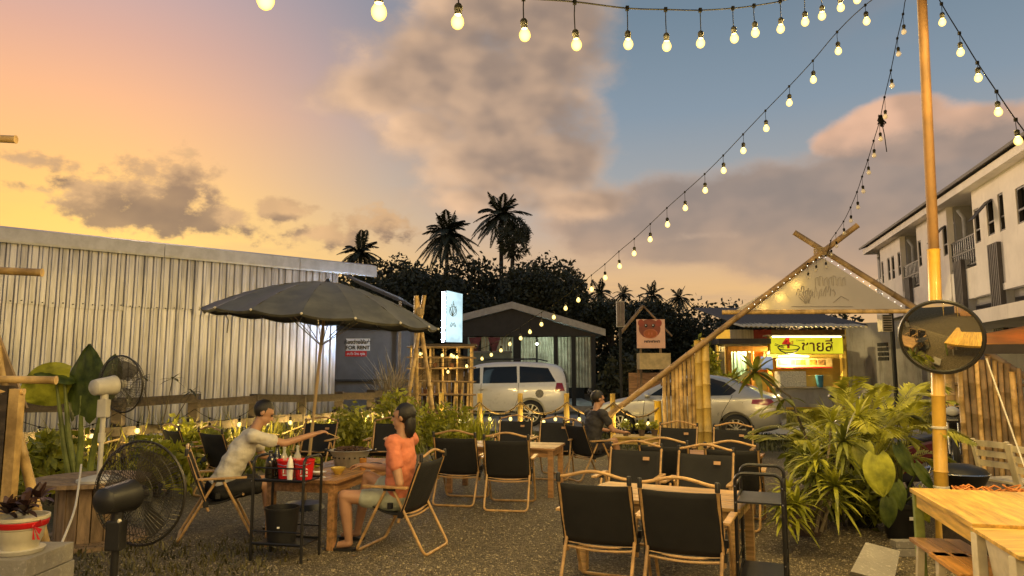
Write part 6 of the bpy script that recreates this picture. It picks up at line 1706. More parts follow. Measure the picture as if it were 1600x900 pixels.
MB().box((nb.x, nb.y, .24), (.6, .4, .48)).build('crate', m_old_wood, t)
mb = MB(); rs = random.Random(5)
for k in range(26):
    c = nb + Vector((rs.uniform(-.26, .26), rs.uniform(-.15, .15), rs.uniform(-.03, .05))); mb.tube([c + Vector((.07 * math.cos(a * .9), .05 * math.sin(a * .9), .02 * math.sin(a * 2.1 + k))) for a in range(7)], .007, 4, closed=True)
o = mb.build('netting', M('orange_net', (.6, .22, .05), .7, var=.3), t); o['kind'] = 'stuff'

# ------------------------------------------------------------------ left foreground
bd = 4.5
rk = thing('bamboo_rack', 'bamboo pole rack cut off by the left edge of the picture', 'rack', P(10, 640, bd) * Vector((1, 1, 0)))
for (px_, py_, r, slope, z2) in ((25, 218, .025, 0, 0), (66, 426, .025, 0, .02), (88, 594, .025, 0, .0), (38, 612, .019, 0, 0)):
    e = P(px_, py_, bd); bamboo(MB(), e, e + Vector((-1.3, -.15, .02 + z2)), r, 10, seg=.45).build('cross_pole', m_bamboo, rk, smooth=50)
a, b = P(-30, 445, bd + .06), P(76, 872, bd + .25); a2 = a + (a - b) * .35; b2 = b + (b - a) * (b.z / (a.z - b.z)); bamboo(MB(), b2, a2, .031, 10, seg=.33).build('leaning_pole', m_bamboo, rk, smooth=50)
a, b = P(-16, 500, bd + .12), P(38, 640, bd + .12); b2 = b + (b - a) * (b.z / (a.z - b.z)) * .9; MB().beam(b, a + (a - b) * .8, .045, .02, up=(0, 1, 0)).build('brace', m_bamboo_old, rk)
for px_, w in ((2, .12), (24, .07)):
    p = P(px_, 640, bd); MB().box((p.x, bd, .72 if px_ > 20 else .73), (w, .06, 1.44 if px_ > 20 else 1.46)).build('upright', m_old_wood if px_ < 20 else m_bamboo, rk)
# paver pile with the potted plant
pd_ = 4.15
pp = P(30, 862, pd_); t = thing('paver_pile', 'pile of flat pavers at the left bottom corner', 'pavers', (pp.x, pd_, 0))
rs = random.Random(9); zt = pp.z; nl = 5; hh = zt / nl
for k in range(nl):
    for j in (-1.0, 0.0): MB().box((pp.x + .045 + j * .21 + rs.uniform(-.02, .02), pd_ + .05 + rs.uniform(-.03, .03), hh * (k + .5)), (.2, .44 + rs.uniform(-.03, .03), hh - .006)).build('paver', m_conc, t, bevel=.005)
t = thing('ribbon_pot', 'cream flower pot with red ribbon bow on the paver pile', 'pot', (pp.x, pd_, zt))
c = Matrix.Translation((pp.x, pd_, zt))
MB().lathe([(.0005, 0), (.115, 0), (.128, .022), (.12, .024), (.0005, .02)], 28, c).build('saucer', m_white_pl, t, smooth=40)
MB().lathe([(.0005, .022), (.09, .022), (.105, .07), (.11, .075), (.118, .13), (.124, .135), (.13, .18), (.14, .182), (.14, .2), (.128, .2), (.124, .178), (.0005, .178)], 28, c).build('pot_body', M('cream_glaze', (.6, .55, .42), .35, var=.1, dirt=.2), t, smooth=40)
MB().lathe([(.1275, .142), (.1335, .15), (.137, .172), (.1345, .176), (.13, .16)], 28, c).build('ribbon', m_red, t, smooth=40)
bw = Vector((pp.x + .115, pd_ - .07, zt + .155)); mb = MB()
for s in (-1, 1):
    mb.prism([bw, bw + Vector((.05, -.02, .04 * s)), bw + Vector((.06, -.015, .012 * s))], (.004, -.008, 0)); mb.prism([bw, bw + Vector((.02 + .015 * s, -.01, -.07)), bw + Vector((.035 + .015 * s, -.01, -.07))], (.003, -.006, 0))
mb.sphere(bw, .013, 8, 6).build('bow', m_red, t)
parts = []; rs = random.Random(4)
for k in range(9): parts += rosette(Vector((pp.x + rs.uniform(-.07, .07), pd_ + rs.uniform(-.07, .07), zt + .19 + rs.uniform(0, .12))), 7, .11, .02, 300 + k, -.1, 1.2, .4)
V, F_ = merge(parts); npmesh('leaves', V - np.array((pp.x, pd_, zt)), F_, M('dark_purple_leaf', (.05, .025, .025), .5, var=.4), t)
# cable reel table
rc2 = Vector((P(150, 640, 6.75).x, 6.75, 0)); t = thing('cable_reel_table', 'wooden cable reel used as a table under the white fan', 'table', rc2)
for k in range(7):
    y0 = -.5 + k * 1 / 7; y1 = y0 + 1 / 7 - .008; f_ = lambda y: math.sqrt(max(.0, .25 - y * y))
    pts = [(-f_(y0), y0), (-f_((y0 + y1) / 2), (y0 + y1) / 2), (-f_(y1), y1), (f_(y1), y1), (f_((y0 + y1) / 2), (y0 + y1) / 2), (f_(y0), y0)]
    MB().prism([rc2 + Vector((x, y, .535)) for x, y in pts], (0, 0, .035)).build('top_board', m_spool, t)
    MB().prism([rc2 + Vector((x, y, .0)) for x, y in pts], (0, 0, .035)).build('base_board', m_spool, t)
for k in range(16):
    a = k * PI / 8; MB().box(rc2 + Vector((.26 * math.cos(a), .26 * math.sin(a), .285)), (.022, .096, .5), Matrix.Rotation(a, 3, 'Z')).build('stave', m_spool, t)
# electric fans
def fan(name, lab, hub, face, Rg, body, cage, post, base_z, base_r, nblade=3, tilt=0.0):
    """hub: centre of the guard; face: direction the air goes (degrees clockwise from away)"""
    t = thing(name, lab, 'fan', (hub.x, hub.y, base_z))
    f = Vector((math.sin(R(face)), math.cos(R(face)), tilt)).normalized(); m_ = Matrix.Translation(hub) @ f.to_track_quat('Z', 'Y').to_matrix().to_4x4()
    T = lambda x, y, z: m_ @ Vector((x, y, z))
    for nm, sgn_ in (('rear_guard', -1), ('front_guard', 1)):
        mb = MB()
        for k in range(64):
            a = 2 * PI * k / 64; mb.tube([T(r * math.cos(a + tw_), r * math.sin(a + tw_), sgn_ * zz) for r, zz, tw_ in ((Rg * .22, .075, 0), (Rg * .55, .082, .06), (Rg * .88, .06, .1), (Rg, .008, .11))], .0021, 3, cap=False)
        for r, zz in ((Rg * .22, .075), (Rg * .5, .081), (Rg * .75, .073), (Rg * .9, .055)): mb.tube([T(r * math.cos(a * PI / 24), r * math.sin(a * PI / 24), sgn_ * zz) for a in range(48)], .002, 4, closed=True)
        o = mb.build(nm, cage, t); o['kind'] = 'stuff'
    MB().tube([T(Rg * math.cos(a * PI / 24), Rg * math.sin(a * PI / 24), 0) for a in range(48)], .008, 6, closed=True).build('guard_ring', cage, t, smooth=True)
    for k in range(nblade):
        a0 = 2 * PI * k / nblade; mb = MB(); nn = 7
        for i in range(nn + 1):
            r = Rg * (.14 + .72 * i / nn)
            for j in range(5):
                v = j / 4 - .5; a = a0 + v * (1.15 - .25 * i / nn); mb.v.append(T(r * math.cos(a), r * math.sin(a), v * .085))
        for i in range(nn):
            for j in range(4): b = i * 5 + j; mb.f.append([b, b + 1, b + 6, b + 5]); mb.mi.append(0)
        mb.build('blade', M('smoky_blade', (.05, .045, .04), .35, var=.2, alpha=.75), t, smooth=True)
    MB().lathe([(.0005, .04), (.03, .038), (.045, .02), (.045, -.03)], 16, m_).build('hub_cap', body, t, smooth=40)
    MB().lathe([(.0005, -.30), (.05, -.298), (.07, -.28), (.078, -.2), (.085, -.1), (.09, -.078), (.0005, -.078)], 24, m_).build('motor_housing', body, t, smooth=40)
    nk = T(0, 0, -.17); MB().tube([nk, nk - up * .13], [.03, .035], 10).build('neck', body, t, smooth=True)
    MB().box(nk - up * .2, (.085, .075, .16)).build('control_box', body, t, bevel=.01)
    MB().tube([nk - up * .27, Vector((nk.x, nk.y, base_z + .05))], .021, 12).build('column', post, t, smooth=True)
    MB().tube([nk - up * .42, nk - up * .50], .03, 12).build('collar', body, t, smooth=True)
    MB().lathe([(.0005, .06), (.04, .055), (base_r * .6, .04), (base_r, .02), (base_r, 0), (.0005, 0)], 28, Matrix.Translation((nk.x, nk.y, base_z))).build('base', body, t, smooth=40)
    MB().sphere(nk - up * .12 + Vector((.03, -.03, 0)), .012, 8, 6).build('knob', m_white_pl, t)
    return t, nk
fan('white_fan', 'dusty white pedestal fan standing on the cable reel', P(190, 600, 6.7), 22, .265, m_white_pl, M('grey_cage', (.07, .065, .058), .4, .6), m_white_pl, .57, .18, 3, .1)
_, nk_ = fan('black_fan', 'large black standing fan in the left foreground', P(219, 770, 4.25), 12, .295, m_darkplastic, M('dark_cage', (.04, .037, .033), .4, .5), m_blackmetal, 0, .2, 3)
cd = thing('white_cable', 'white power cable running from the cable reel to the ground', 'cable', P(126, 728, 6.15))
MB().tube(through([P(127, 726, 6.2), P(118, 790, 5.6), P(100, 840, 5.0), P(82, 880, 4.6), G(70, 905)], 5), .008, 6).build('cord', m_white_pl, cd, smooth=True)
# taro with big leaves behind the reel
b = Vector((P(135, 640, 7.6).x, 7.6, 0)); t = thing('taro_plant', 'tall taro with huge dark green leaves by the fence', 'plant', b)
for k, (x, y, L, W, nv_, dv, m_) in enumerate(((128, 600, .60, .31, (-.35, -1, .1), (.05, -.05, 1), m_leaf_big), (75, 605, .42, .27, (-.1, -.9, -.5), (-.7, -.2, -.35), m_leaf_bright), (172, 590, .36, .13, (.5, -1, .2), (.15, 0, 1), m_leaf_big), (90, 585, .3, .2, (-.2, -.6, .8), (-.6, -.6, .1), m_leaf_big))):
    c = P(x, y, 7.5); V, F_ = big_leaf(c - Vector(dv).normalized() * L * .3, dv, nv_, L, W, seed=k + 20, curl=.08); npmesh('leaf', V - np.array(b), F_, m_, t, smooth=True)
    MB().tube([b + Vector((.04 * k - .05, 0, 0)), b.lerp(c, .5) + Vector((0, 0, .1)), c - Vector(dv).normalized() * L * .2], [.04, .03, .012], 8).build('stalk', leafmat('pale_stalk', (.22, .26, .06)), t, smooth=True)
sp_ = thing('cassava_sprig', 'dark palmate sprig rising above the fence', 'plant', along(1.4) + Vector((0, .5, 0)))
for (x, y) in ((270, 592), (300, 612), (222, 590)):
    c = P(x, y, 10.2); MB().tube([sp_.location, (sp_.location + c) / 2 + Vector((.08, 0, .2)), c], [.012, .008, .005], 6).build('stem', m_trunk, sp_, smooth=True)
    V, F_ = merge(rosette(c, 9, .17, .02, 500 + x, -.5, .7, .3)); npmesh('leaves', V - np.array(sp_.location), F_, m_leaf_dark, sp_)

# ------------------------------------------------------------------ people
def capsule(mb, a, b, ra, rb, n=12):
    a, b = Vector(a), Vector(b); d = b - a; L = d.length; k = 5
    q = (d.to_track_quat('Z', 'Y') if L > 1e-6 else Quaternion()).to_matrix().to_4x4(); m_ = Matrix.Translation(a) @ q
    prof = [(max(1e-4, ra * math.sin(PI / 2 * i / k)), -ra * math.cos(PI / 2 * i / k)) for i in range(k + 1)] + [(max(1e-4, rb * math.cos(PI / 2 * i / k)), L + rb * math.sin(PI / 2 * i / k)) for i in range(k + 1)]
    mb.lathe(prof, n, m_)
def ell(mb, c, r, m3=None):
    m_ = Matrix.Translation(Vector(c)) @ (m3.to_4x4() if m3 is not None else Matrix.Identity(4)) @ Matrix.Diagonal((*r, 1))
    mb.lathe([(max(1e-4, math.sin(PI * i / 10)), -math.cos(PI * i / 10)) for i in range(11)], 16, m_)
from mathutils import noise as mnoise
def fuse(mb, name, mat, parent, voxel=.009, smooth=4, fac=.5, fold=0.0):
    o = mb.build(name, mat, None, False, False)
    r = o.modifiers.new('r', 'REMESH'); r.mode = 'VOXEL'; r.voxel_size = voxel
    s = o.modifiers.new('s', 'SMOOTH'); s.iterations = smooth; s.factor = fac
    bpy.context.view_layer.update()
    me = bpy.data.meshes.new_from_object(o.evaluated_get(bpy.context.evaluated_depsgraph_get()))
    o.modifiers.clear(); o.data = me; me.polygons.foreach_set('use_smooth', [True] * len(me.polygons))
    if not me.materials: me.materials.append(mat)
    if fold:                                  # soft cloth folds
        nrm_ = [v.normal.copy() for v in me.vertices]; cos_ = []
        for v, nv in zip(me.vertices, nrm_):
            q = v.co; w = mnoise.noise(Vector((q.x * 9, q.y * 9, q.z * 16))) + .5 * mnoise.noise(Vector((q.x * 22 + 5, q.y * 22, q.z * 30)))
            cos_ += list(q + nv * (fold * w))
        me.vertices.foreach_set('co', cos_); me.update()
    if parent is not None:
        off = parent.location
        me.transform(Matrix.Translation(-off)); o.parent = parent
    return o
def hand(mb, wrist, d, palm, thumb_side, curl=.5):
    """d: towards the fingertips, palm: out of the palm, thumb_side: direction of the thumb"""
    d = Vector(d).normalized(); palm = Vector(palm); palm = (palm - d * palm.dot(d)).normalized(); s = d.cross(palm)
    if s.dot(Vector(thumb_side)) < 0: s = -s
    W = Vector(wrist); m3 = Matrix((s, d, palm)).transposed()
    ell(mb, W + d * .045, (.040, .052, .017), m3)
    for k, (off, L) in enumerate(((.028, .070), (.010, .078), (-.009, .073), (-.027, .058))):
        p = W + d * .082 + s * off; dr = (d + s * off * 1.2).normalized(); c = curl * (1 + .12 * k)
        for j, fr in enumerate((.45, .32, .23)):
            ang_ = c * (.6 + .5 * j); dr = (dr * math.cos(ang_) + palm * math.sin(ang_)).normalized(); q = p + dr * L * fr
            capsule(mb, p, q, .0092 - .001 * j, .0082 - .001 * j, 8); p = q
    p = W + d * .022 + s * .032
    for j, L in enumerate((.038, .032, .026)):
        dr = (s * (.75 - .3 * j) + d * (.6 + .2 * j) + palm * (.25 + .35 * j * curl)).normalized(); q = p + dr * L; capsule(mb, p, q, .0115 - .001 * j, .010 - .001 * j, 8); p = q
def person(lab, J, face, shirt, shorts, hands, sleeve=.55, leg_cov=.8, hair_long=False):
    """J: joints in place (hip, chest, neck, head, sh/el/wr/kn/an/to with L and R)"""
    V_ = {k: Vector(v) for k, v in J.items()}
    root = thing('person', lab, 'person', (V_['hip'].x, V_['hip'].y, 0))
    hip, ch, nk, hdp = V_['hip'], V_['chest'], V_['neck'], V_['head']
    lat = (V_['shR'] - V_['shL']).normalized(); hl = (V_['hpR'] - V_['hpL']).normalized()
    f = Vector((math.sin(R(face)), math.cos(R(face)), -.12)).normalized(); hu = (hdp - nk).normalized(); f = (f - hu * f.dot(hu)).normalized(); hr = f.cross(hu)
    H3 = Matrix((hr, f, hu)).transposed()
    b = MB()
    tor = [(hip, .105, .15), (hip.lerp(ch, .45), .095, .135), (ch, .11, .155), (ch.lerp(nk, .6), .085, .13)]
    upv = (ch - hip).normalized(); fw_ = lat.cross(upv).normalized(); T3 = Matrix((lat, fw_, upv)).transposed()
    def torso(mb, g=0.0):
        ell(mb, hip + upv * .02, (.155 + g, .115 + g, .12 + g), T3); ell(mb, hip.lerp(ch, .35), (.145 + g, .108 + g, .19 + g), T3); ell(mb, hip.lerp(ch, .7), (.148 + g, .108 + g, .19 + g), T3); ell(mb, ch, (.155 + g, .112 + g, .17 + g), T3); ell(mb, ch.lerp(nk, .55), (.14 + g, .085 + g, .10 + g), T3)
        capsule(mb, V_['shL'], V_['shR'], .055 + g, .055 + g)
    torso(b)
    capsule(b, nk - upv * .04, nk + (hdp - nk) * .5, .055, .05)
    ell(b, hdp + hu * .025 - f * .008, (.074, .092, .092), H3); ell(b, hdp - hu * .045 + f * .02, (.056, .066, .066), H3); ell(b, hdp - hu * .095 + f * .052, (.026, .026, .02), H3)
    capsule(b, hdp + f * .083 + hu * .005, hdp + f * .105 - hu * .03, .009, .014, 8); capsule(b, hdp + f * .078 + hu * .03 - hr * .03, hdp + f * .078 + hu * .03 + hr * .03, .012, .012, 8)
    capsule(b, hdp + f * .084 - hu * .062 - hr * .016, hdp + f * .084 - hu * .062 + hr * .016, .009, .009, 8)
    for s in (-1, 1): ell(b, hdp + hr * s * .076 - f * .008, (.010, .022, .032), H3)
    for S_ in 'LR':
        capsule(b, V_['sh' + S_], V_['el' + S_], .047, .038); capsule(b, V_['el' + S_], V_['wr' + S_], .038, .026)
        capsule(b, V_['hp' + S_], V_['kn' + S_], .082, .056); capsule(b, V_['kn' + S_], V_['kn' + S_].lerp(V_['an' + S_], .35), .054, .056); capsule(b, V_['kn' + S_].lerp(V_['an' + S_], .3), V_['an' + S_], .056, .034)
        capsule(b, V_['an' + S_] - up * .02, V_['to' + S_], .036, .028)
        hd = hands[S_]; hand(b, V_['wr' + S_], hd[0], hd[1], hd[2], hd[3])
    fuse(b, 'body', m_skin, root, .0085, 5)
    sh = MB(); torso(sh, .016)
    for S_ in 'LR': e = V_['sh' + S_].lerp(V_['el' + S_], sleeve); capsule(sh, V_['sh' + S_], e, .064, .062)
    so = fuse(sh, 'shirt', shirt, root, .011, 9, .5, .011); cut_shell(so, V_, 'shirt', root, sleeve)
    st = MB(); ell(st, hip + upv * -.01, (.172, .135, .12), T3)
    for S_ in 'LR': capsule(st, V_['hp' + S_], V_['hp' + S_].lerp(V_['kn' + S_], leg_cov), .098, .082)
    fuse(st, 'shorts', shorts, root, .011, 6, .5, .009)
    for S_ in 'LR':
        a, t_ = V_['an' + S_], V_['to' + S_]; dd = (t_ - a) * Vector((1, 1, 0)); dd.normalize(); c = a + dd * .07; r = dd.cross(up)
        mb = MB(); mb.prism([Vector((c.x, c.y, .002)) + dd * y + r * x for x, y in ((-.035, -.13), (.035, -.13), (.045, .04), (.035, .12), (0, .14), (-.035, .12), (-.045, .04))], (0, 0, .022)); mb.tube([c + dd * .04 - r * .045 - up * (c.z - .02), c + dd * .03 + up * .015, c + dd * .04 + r * .045 - up * (c.z - .02)], .008, 5); mb.build('sandal', m_darkplastic, root)
    hb = MB(); ell(hb, hdp + hu * .034 - f * .02, (.086, .098, .096), H3)
    if hair_long: ell(hb, hdp - f * .07 - hu * .06, (.07, .05, .12), H3)
    hb = hb.build('hair', m_hair, None, True, False); bm = bmesh.new(); bm.from_mesh(hb.data)
    bmesh.ops.subdivide_edges(bm, edges=bm.edges, cuts=1)
    kill = [v for v in bm.verts if (v.co - hdp).dot(f) > .035 and (v.co - hdp).dot(hu) < .062]
    bmesh.ops.delete(bm, geom=kill, context='VERTS'); 
    for v in bm.verts: v.co += Vector((random.uniform(-1, 1), random.uniform(-1, 1), random.uniform(-1, 1))) * .003
    bm.to_mesh(hb.data); bm.free(); hb.data.transform(Matrix.Translation(-root.location)); hb.parent = root
    for s in (-1, 1): MB().sphere(hdp + f * .083 + hr * s * .03 + hu * .006, .0095, 8, 6).build('eye', m_black_print, root, smooth=True)
    return root
def cut_shell(o, V_, kind, root, sleeve):
    """open the neck, cuffs and hem of a fused garment"""
    me = o.data; bm = bmesh.new(); bm.from_mesh(me); off = root.location; kill = []
    nk, ch, hip = V_['neck'] - off, V_['chest'] - off, V_['hip'] - off
    for v in bm.verts:
        if (v.co - nk).dot((nk - ch).normalized()) > -.012 and (v.co - nk).length < .11: kill.append(v)
    bmesh.ops.delete(bm, geom=kill, context='VERTS'); bm.to_mesh(me); bm.free()
m_tee_white = M('white_cotton', (.62, .58, .50), .85, var=.12, scale=7, bump=.6, bscale=11)
m_tee_coral = M('coral_cotton', (.62, .20, .11), .85, var=.12, scale=7, bump=.6, bscale=11)
m_tee_dark = M('charcoal_cotton', (.035, .033, .035), .85, var=.2, scale=7, bump=.6, bscale=11)
m_shorts_blk = M('black_shorts', (.015, .015, .016), .8, var=.2, bump=.2); m_shorts_grey = M('grey_green_shorts', (.36, .38, .31), .85, var=.15, scale=8, bump=.3, bscale=16)
def seat_joints(x, y, face, lean=.15, hipz=.45):
    h = Vector((math.sin(R(face)), math.cos(R(face)), 0)); r = Vector((h.y, -h.x, 0)); o = Vector((x, y, 0)); J = {}
    p = lambda fw, rt, z: tuple(o + h * fw + r * rt + up * z)
    J['hip'] = p(0, 0, hipz); J['chest'] = p(lean * .6, 0, hipz + .33); J['neck'] = p(lean, 0, hipz + .53); J['head'] = p(lean * 1.25, 0, hipz + .69)
    for S_, s in (('L', -1), ('R', 1)):
        J['hp' + S_] = p(.02, s * .09, hipz - .02); J['kn' + S_] = p(.43, s * .12, hipz + .02); J['an' + S_] = p(.47, s * .12, .085); J['to' + S_] = p(.62, s * .13, .035)
        J['sh' + S_] = p(lean * .92, s * .185, hipz + .48); J['el' + S_] = p(lean * .9 + .12, s * .25, hipz + .25); J['wr' + S_] = p(lean + .33, s * .19, hipz + .21)
    return J, p, h, r
# white shirt, reaching over the food with chopsticks
J, p, h, r = seat_joints(-2.80, 6.98, 68, .30)
J['wrR'] = tuple(P(492, 678, 7.15)); sh_ = Vector(J['shR']); J['elR'] = tuple(sh_.lerp(Vector(J['wrR']), .5) - up * .075 - r * -.03)
ad = (Vector(J['wrR']) - Vector(J['elR'])).normalized()
person('person in white shirt and black shorts reaching across the table with chopsticks', J, 75, m_tee_white, m_shorts_blk, {'R': (ad, (0, .2, -1), -r * 1.0 + h * 0, .55), 'L': (h, (0, 0, -1), r, .3)}, .6, .75)
tip = Vector(J['wrR']) + ad * .11 - up * .02
cs = thing('chopsticks', 'pair of wooden chopsticks in the reaching hand', 'chopsticks', tip)
for k in (-1, 1): MB().tube([tip - ad * .05 + Vector((0, .006 * k, .035)), tip + Vector((.14, .01 + .004 * k, -.05))], [.004, .0025], 6).build('stick', m_bamboo, cs)
# coral shirt, seen from the side, hand at the mouth
J, p, h, r = seat_joints(-1.0, 6.47, -72, -.02, .45)
J['knL'] = (-1.46, 6.36, .47); J['anL'] = (-1.42, 6.40, .085); J['toL'] = (-1.56, 6.43, .035); J['knR'] = (-1.33, 6.74, .58); J['anR'] = (-1.43, 6.80, .085); J['toR'] = (-1.57, 6.84, .035)
J['elL'] = (-.96, 6.22, .60); J['wrL'] = (-1.06, 6.29, .86); J['elR'] = (-1.12, 6.70, .66); J['wrR'] = (-1.36, 6.68, .69)
person('person in coral shirt and pale shorts sitting at the table in side view', J, -78, m_tee_coral, m_shorts_grey, {'L': ((-.15, .12, 1), (-.6, .6, 0), (0, 1, .2), .7), 'R': (h, (0, 0, -1), -r, .5)}, .55, .55, True)
# far person by the gate
J, p, h, r = seat_joints(1.14, 10.56, 62, .12)
J['knR'] = p(.42, .02, .52); J['anR'] = p(.55, -.02, .2); J['toR'] = p(.66, -.03, .16)
person('far person in dark clothes sitting with crossed legs near the gate', J, 70, m_tee_dark, M('dark_shorts', (.04, .03, .03), .8), {'R': (h, (0, 0, -1), -r, .5), 'L': (h, (0, 0, -1), r, .5)}, .5, .6)

# ------------------------------------------------------------------ what stands on the table and trolley
c_t, s_t = math.cos(T1[2]), math.sin(T1[2])
def on_table(u, v, z=.6): return Vector((T1[0] + u * c_t - v * s_t, T1[1] + u * s_t + v * c_t, z))
def lathed(name, lab, cat, c, prof, mat, part='body', n=24, group=None):
    t = thing(name, lab, cat, c, group=group); MB().lathe(prof, n, Matrix.Translation(c)).build(part, mat, t, smooth=40); return t
hp = on_table(.08, -.06)
t = lathed('clay_grill_pot', 'large grey grill pot with charred food on the dining table', 'pot', hp, [(.0005, .0), (.13, .0), (.15, .02), (.17, .10), (.205, .155), (.215, .165), (.20, .17), (.17, .14), (.0005, .13)], M('grey_tin', (.30, .28, .24), .5, .3, var=.2, dirt=.3))
mb = MB(); rs = random.Random(3)
for k in range(60):
    a = rs.uniform(0, 6.28); q = .17 * math.sqrt(rs.random()); mb.box(hp + Vector((q * math.cos(a), q * math.sin(a), .165 + rs.uniform(0, .05) * (1 - q / .2))), (.05, .018, .014), Matrix.Rotation(rs.uniform(0, 6), 3, 'Z') @ Matrix.Rotation(rs.uniform(-.7, .7), 3, 'X'))
o = mb.build('charred_food', M('charred_food', (.06, .03, .018), .6, var=.8, scale=40), t); o['kind'] = 'stuff'
for k in range(8): a = -2.6 + k * .3; MB().sphere(hp + Vector((.178 * math.cos(a), .178 * math.sin(a), .10)), .009, 6, 5).build('vent_hole', m_dark, t)
for s in (-1, 1): MB().tube([hp + Vector((s * .2, .03, .15)), hp + Vector((s * .25, .03, .17)), hp + Vector((s * .25, -.03, .17)), hp + Vector((s * .2, -.03, .15))], .008, 6).build('handle', m_blackmetal, t, smooth=True)
bowl = [(.0005, .004), (.03, .0), (.035, .006), (.055, .035), (.07, .06), (.073, .06), (.058, .032), (.0005, .014)]
lathed('yellow_bowl', 'yellow ceramic bowl on the dining table corner', 'bowl', on_table(-.42, -.18), bowl, M('yellow_glaze', (.6, .42, .08), .3, var=.1))
lathed('sauce_dish', 'white sauce dish beside the yellow bowl', 'dish', on_table(-.52, -.05), [(r * .8, z * .5) for r, z in bowl], m_white)
lathed('food_plate', 'white plate of food beside the red bucket', 'plate', on_table(-.5, .12), [(.0005, .006), (.06, .004), (.1, .018), (.102, .02), (.06, .009), (.0005, .01)], m_white)
t = lathed('glass_cup', 'amber drink glass standing on the dining table edge', 'glass', on_table(-.12, -.29), [(.0005, 0), (.028, 0), (.036, .11), (.034, .11), (.026, .012), (.0005, .012)], M('amber_drink', (.5, .22, .05), .1, var=.2, coat=.5, alpha=.8))
lathed('dark_tray', 'dark basket tray behind the drink glass', 'tray', on_table(.12, -.28), [(.0005, .01), (.08, .006), (.10, .03), (.104, .03), (.085, .004), (.0005, 0)], m_darkplastic)
mb = MB(); t = thing('greens_bunch', 'small bunch of green herbs behind the red buckets', 'herbs', on_table(-.1, .26)); V, F_ = leaf_cloud([((0, 0, .06), (.1, .08, .06))], 120, .03, 9, .2); npmesh('leaves', V, F_, m_leaf_bright, t)
lathed('food_plate', 'small plate with leftovers beyond the grill pot', 'plate', on_table(.45, .05), [(.0005, .006), (.05, .004), (.09, .018), (.092, .02), (.05, .009), (.0005, .01)], m_white)
for k, (u, v, lab) in enumerate(((-.68, -.12, 'paper slip on the near corner of the dining table'),)):
    c = on_table(u, v, .604); t = thing('paper_slip', lab, 'paper', c); MB().box(c, (.12, .08, .003), Matrix.Rotation(.4, 3, 'Z')).build('sheet', m_white, t)
# trolley 1 contents
tz = .648; ca, sa = math.cos(R(-13)), math.sin(R(-13))
def on_tr(u, v, z=tz): return Vector((-1.90 + u * ca - v * sa, 6.17 + u * sa + v * ca, z))
def bucket(lab, c, r, h, txt):
    t = thing('red_bucket', lab, 'bucket', c, group='red ice buckets on the trolley')
    MB().lathe([(.0005, 0), (r * .78, 0), (r, h), (r * 1.04, h), (r * 1.04, h - .012), (r * .97, h - .015), (r * .74, .01), (.0005, .01)], 24, Matrix.Translation(c)).build('bucket_body', m_red, t, smooth=40)
    w = r * .62; MB().box(c + Vector((.02, -r * .93, h * .38)), (w * 1.15, .006, h * .38), Matrix.Rotation(.0, 3, 'Z')).build('white_patch', m_white, t)
    text_part('lettering', txt, h * .34, m_red_print, t, Matrix.Translation((.02, -r * .93 - .004, h * .38)) @ Matrix.Rotation(R(90), 4, 'X'), .001, bold=.002)
    MB().tube([c + Vector((-r, 0, h * .95)), c + Vector((-r * .7, -r * .75, h * .8)), c + Vector((0, -r * 1.06, h * .72)), c + Vector((r * .7, -r * .75, h * .8)), c + Vector((r, 0, h * .95))], .003, 5).build('handle', m_chrome, t)
bucket('red bucket on the left of the trolley top', on_tr(-.02, .02), .088, .155, 'LEO')
bucket('red bucket with white logo patch on the right of the trolley top', on_tr(.15, .0), .085, .165, 'LEO')
bot = [(.0005, 0), (.032, 0), (.034, .01), (.034, .14), (.028, .17), (.013, .20), (.012, .235), (.015, .237), (.015, .25), (.0005, .25)]
m_clear = M('clear_plastic', (.75, .75, .7), .12, var=.05, alpha=.35); m_dkglass = M('dark_bottle_glass', (.015, .012, .008), .1, coat=.5)
lathed('water_bottle', 'clear water bottle standing in the red bucket', 'bottle', on_tr(.06, .04, tz + .02), bot, m_clear)
lathed('water_bottle', 'clear water bottle behind the left red bucket', 'bottle', on_tr(-.1, .1, tz), bot, m_clear)
lathed('dark_bottle', 'tall dark bottle at the left end of the trolley top', 'bottle', on_tr(-.17, .0), [(r * 1.25, z * .9) for r, z in bot], m_dkglass)
lathed('dark_bottle', 'dark bottle behind the trolley bottles', 'bottle', on_tr(-.17, .1), [(r * 1.2, z * 1.05) for r, z in bot], m_dkglass)
lathed('napkin_cup', 'white tissue cup between the red buckets', 'cup', on_tr(.07, -.09), [(.0005, 0), (.022, 0), (.028, .11), (.02, .16), (.004, .2), (.0005, .2)], m_white)
bn = on_tr(-.04, .0, .137); t = thing('black_bin', 'black plastic bin on the lower shelf of the loaded trolley', 'bin', bn)
MB().lathe([(.0005, 0), (.115, 0), (.14, .26), (.146, .26), (.146, .275), (.132, .275), (.108, .012), (.0005, .012)], 28, Matrix.Translation(bn)).build('bin_body', m_darkplastic, t, smooth=40)
MB().box(bn + Vector((.01, -.128, .13)), (.02, .006, .014)).build('sticker', m_white, t)
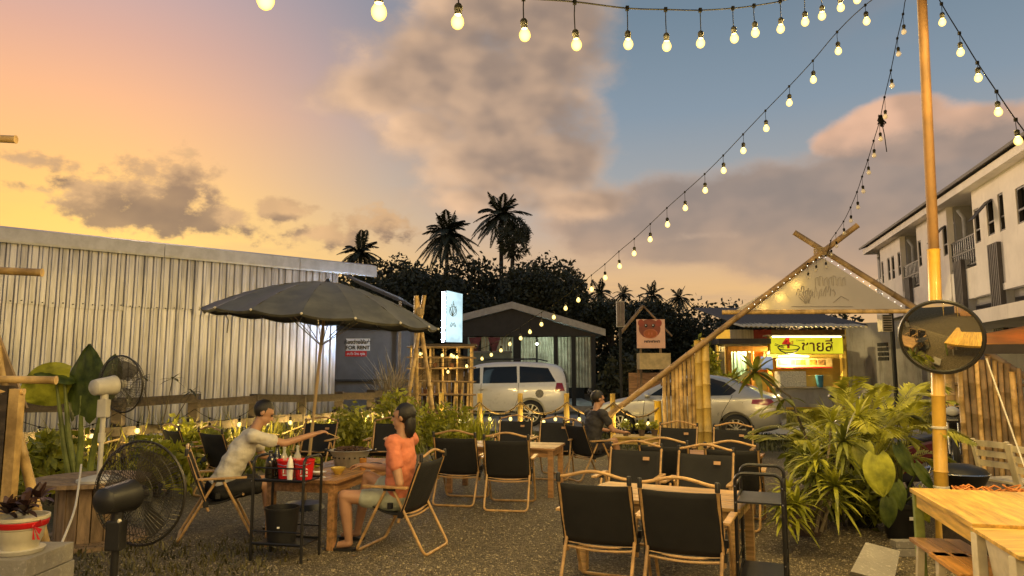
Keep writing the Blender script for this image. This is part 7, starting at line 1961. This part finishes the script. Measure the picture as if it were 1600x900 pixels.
# small pots on the far plank table
for k, (dx, lab) in enumerate(((-.2, 'small potted sprig on the far table, leftmost'), (.05, 'small potted sprig on the far table, middle'), (.25, 'small potted sprig on the far table, rightmost'))):
    c = Vector((1.98 + dx, 11.3, .55)); t = thing('potted_sprig', lab, 'plant', c); MB().lathe([(.0005, 0), (.04, 0), (.055, .09), (.05, .09), (.0005, .075)], 14, Matrix.Translation(c)).build('pot', m_pot_brown, t, smooth=40)
    V, F_ = leaf_cloud([((0, 0, .16), (.09, .08, .08))], 60, .035, 60 + k, .2); npmesh('leaves', V, F_, m_leaf_bright, t)

# ------------------------------------------------------------------ the eating shelter behind the viewer (it shows in the mirror and lights the yard)
sh = thing('open_shelter', 'open-sided eating shelter with strip lamps seen in the mirror', 'shelter', (1.0, -6.5, 0))
for x in (-4.5, -1.5, 1.5, 4.5):
    for y in (-4.2, -9.0): bamboo(MB(), (x, y, 0), (x, y, 3.0), .06, 8).build('post', m_bamboo_lit, sh, smooth=50)
MB().prism([(-5.2, -3.6, 2.95), (-5.2, -3.6, 3.05), (-5.2, -9.6, 3.7), (-5.2, -9.6, 3.6)], (10.4, 0, 0)).build('roof', m_galv_trim, sh)
MB().box((0, -9.3, 1.4), (10, .1, 2.8)).build('back_wall', m_wood, sh)
MB().box((.6, -5.4, .5), (4.2, .6, 1.0)).build('counter', m_wood, sh)
MB().box((0, -4.0, 2.8), (10, .1, .14)).build('front_beam', m_bamboo, sh)
for k, x in enumerate((-3.4, -1.1, 1.2, 3.5)):
    t = thing('strip_lamp', ('strip lamp at the dark end of the shelter behind the viewer', 'strip lamp left of the counter behind the viewer', 'strip lamp over the counter behind the viewer', 'strip lamp at the table end of the shelter behind the viewer')[k], 'lamp', (x, -3.75, 2.66))
    MB().tube([(x - .6, -3.75, 2.64), (x + .6, -3.75, 2.64)], .02, 8).build('tube', emis('shelter_tube', (1, .74, .30), 165), t)
    MB().box((x, -3.75, 2.69), (1.25, .07, .04)).build('batten', m_white, t)
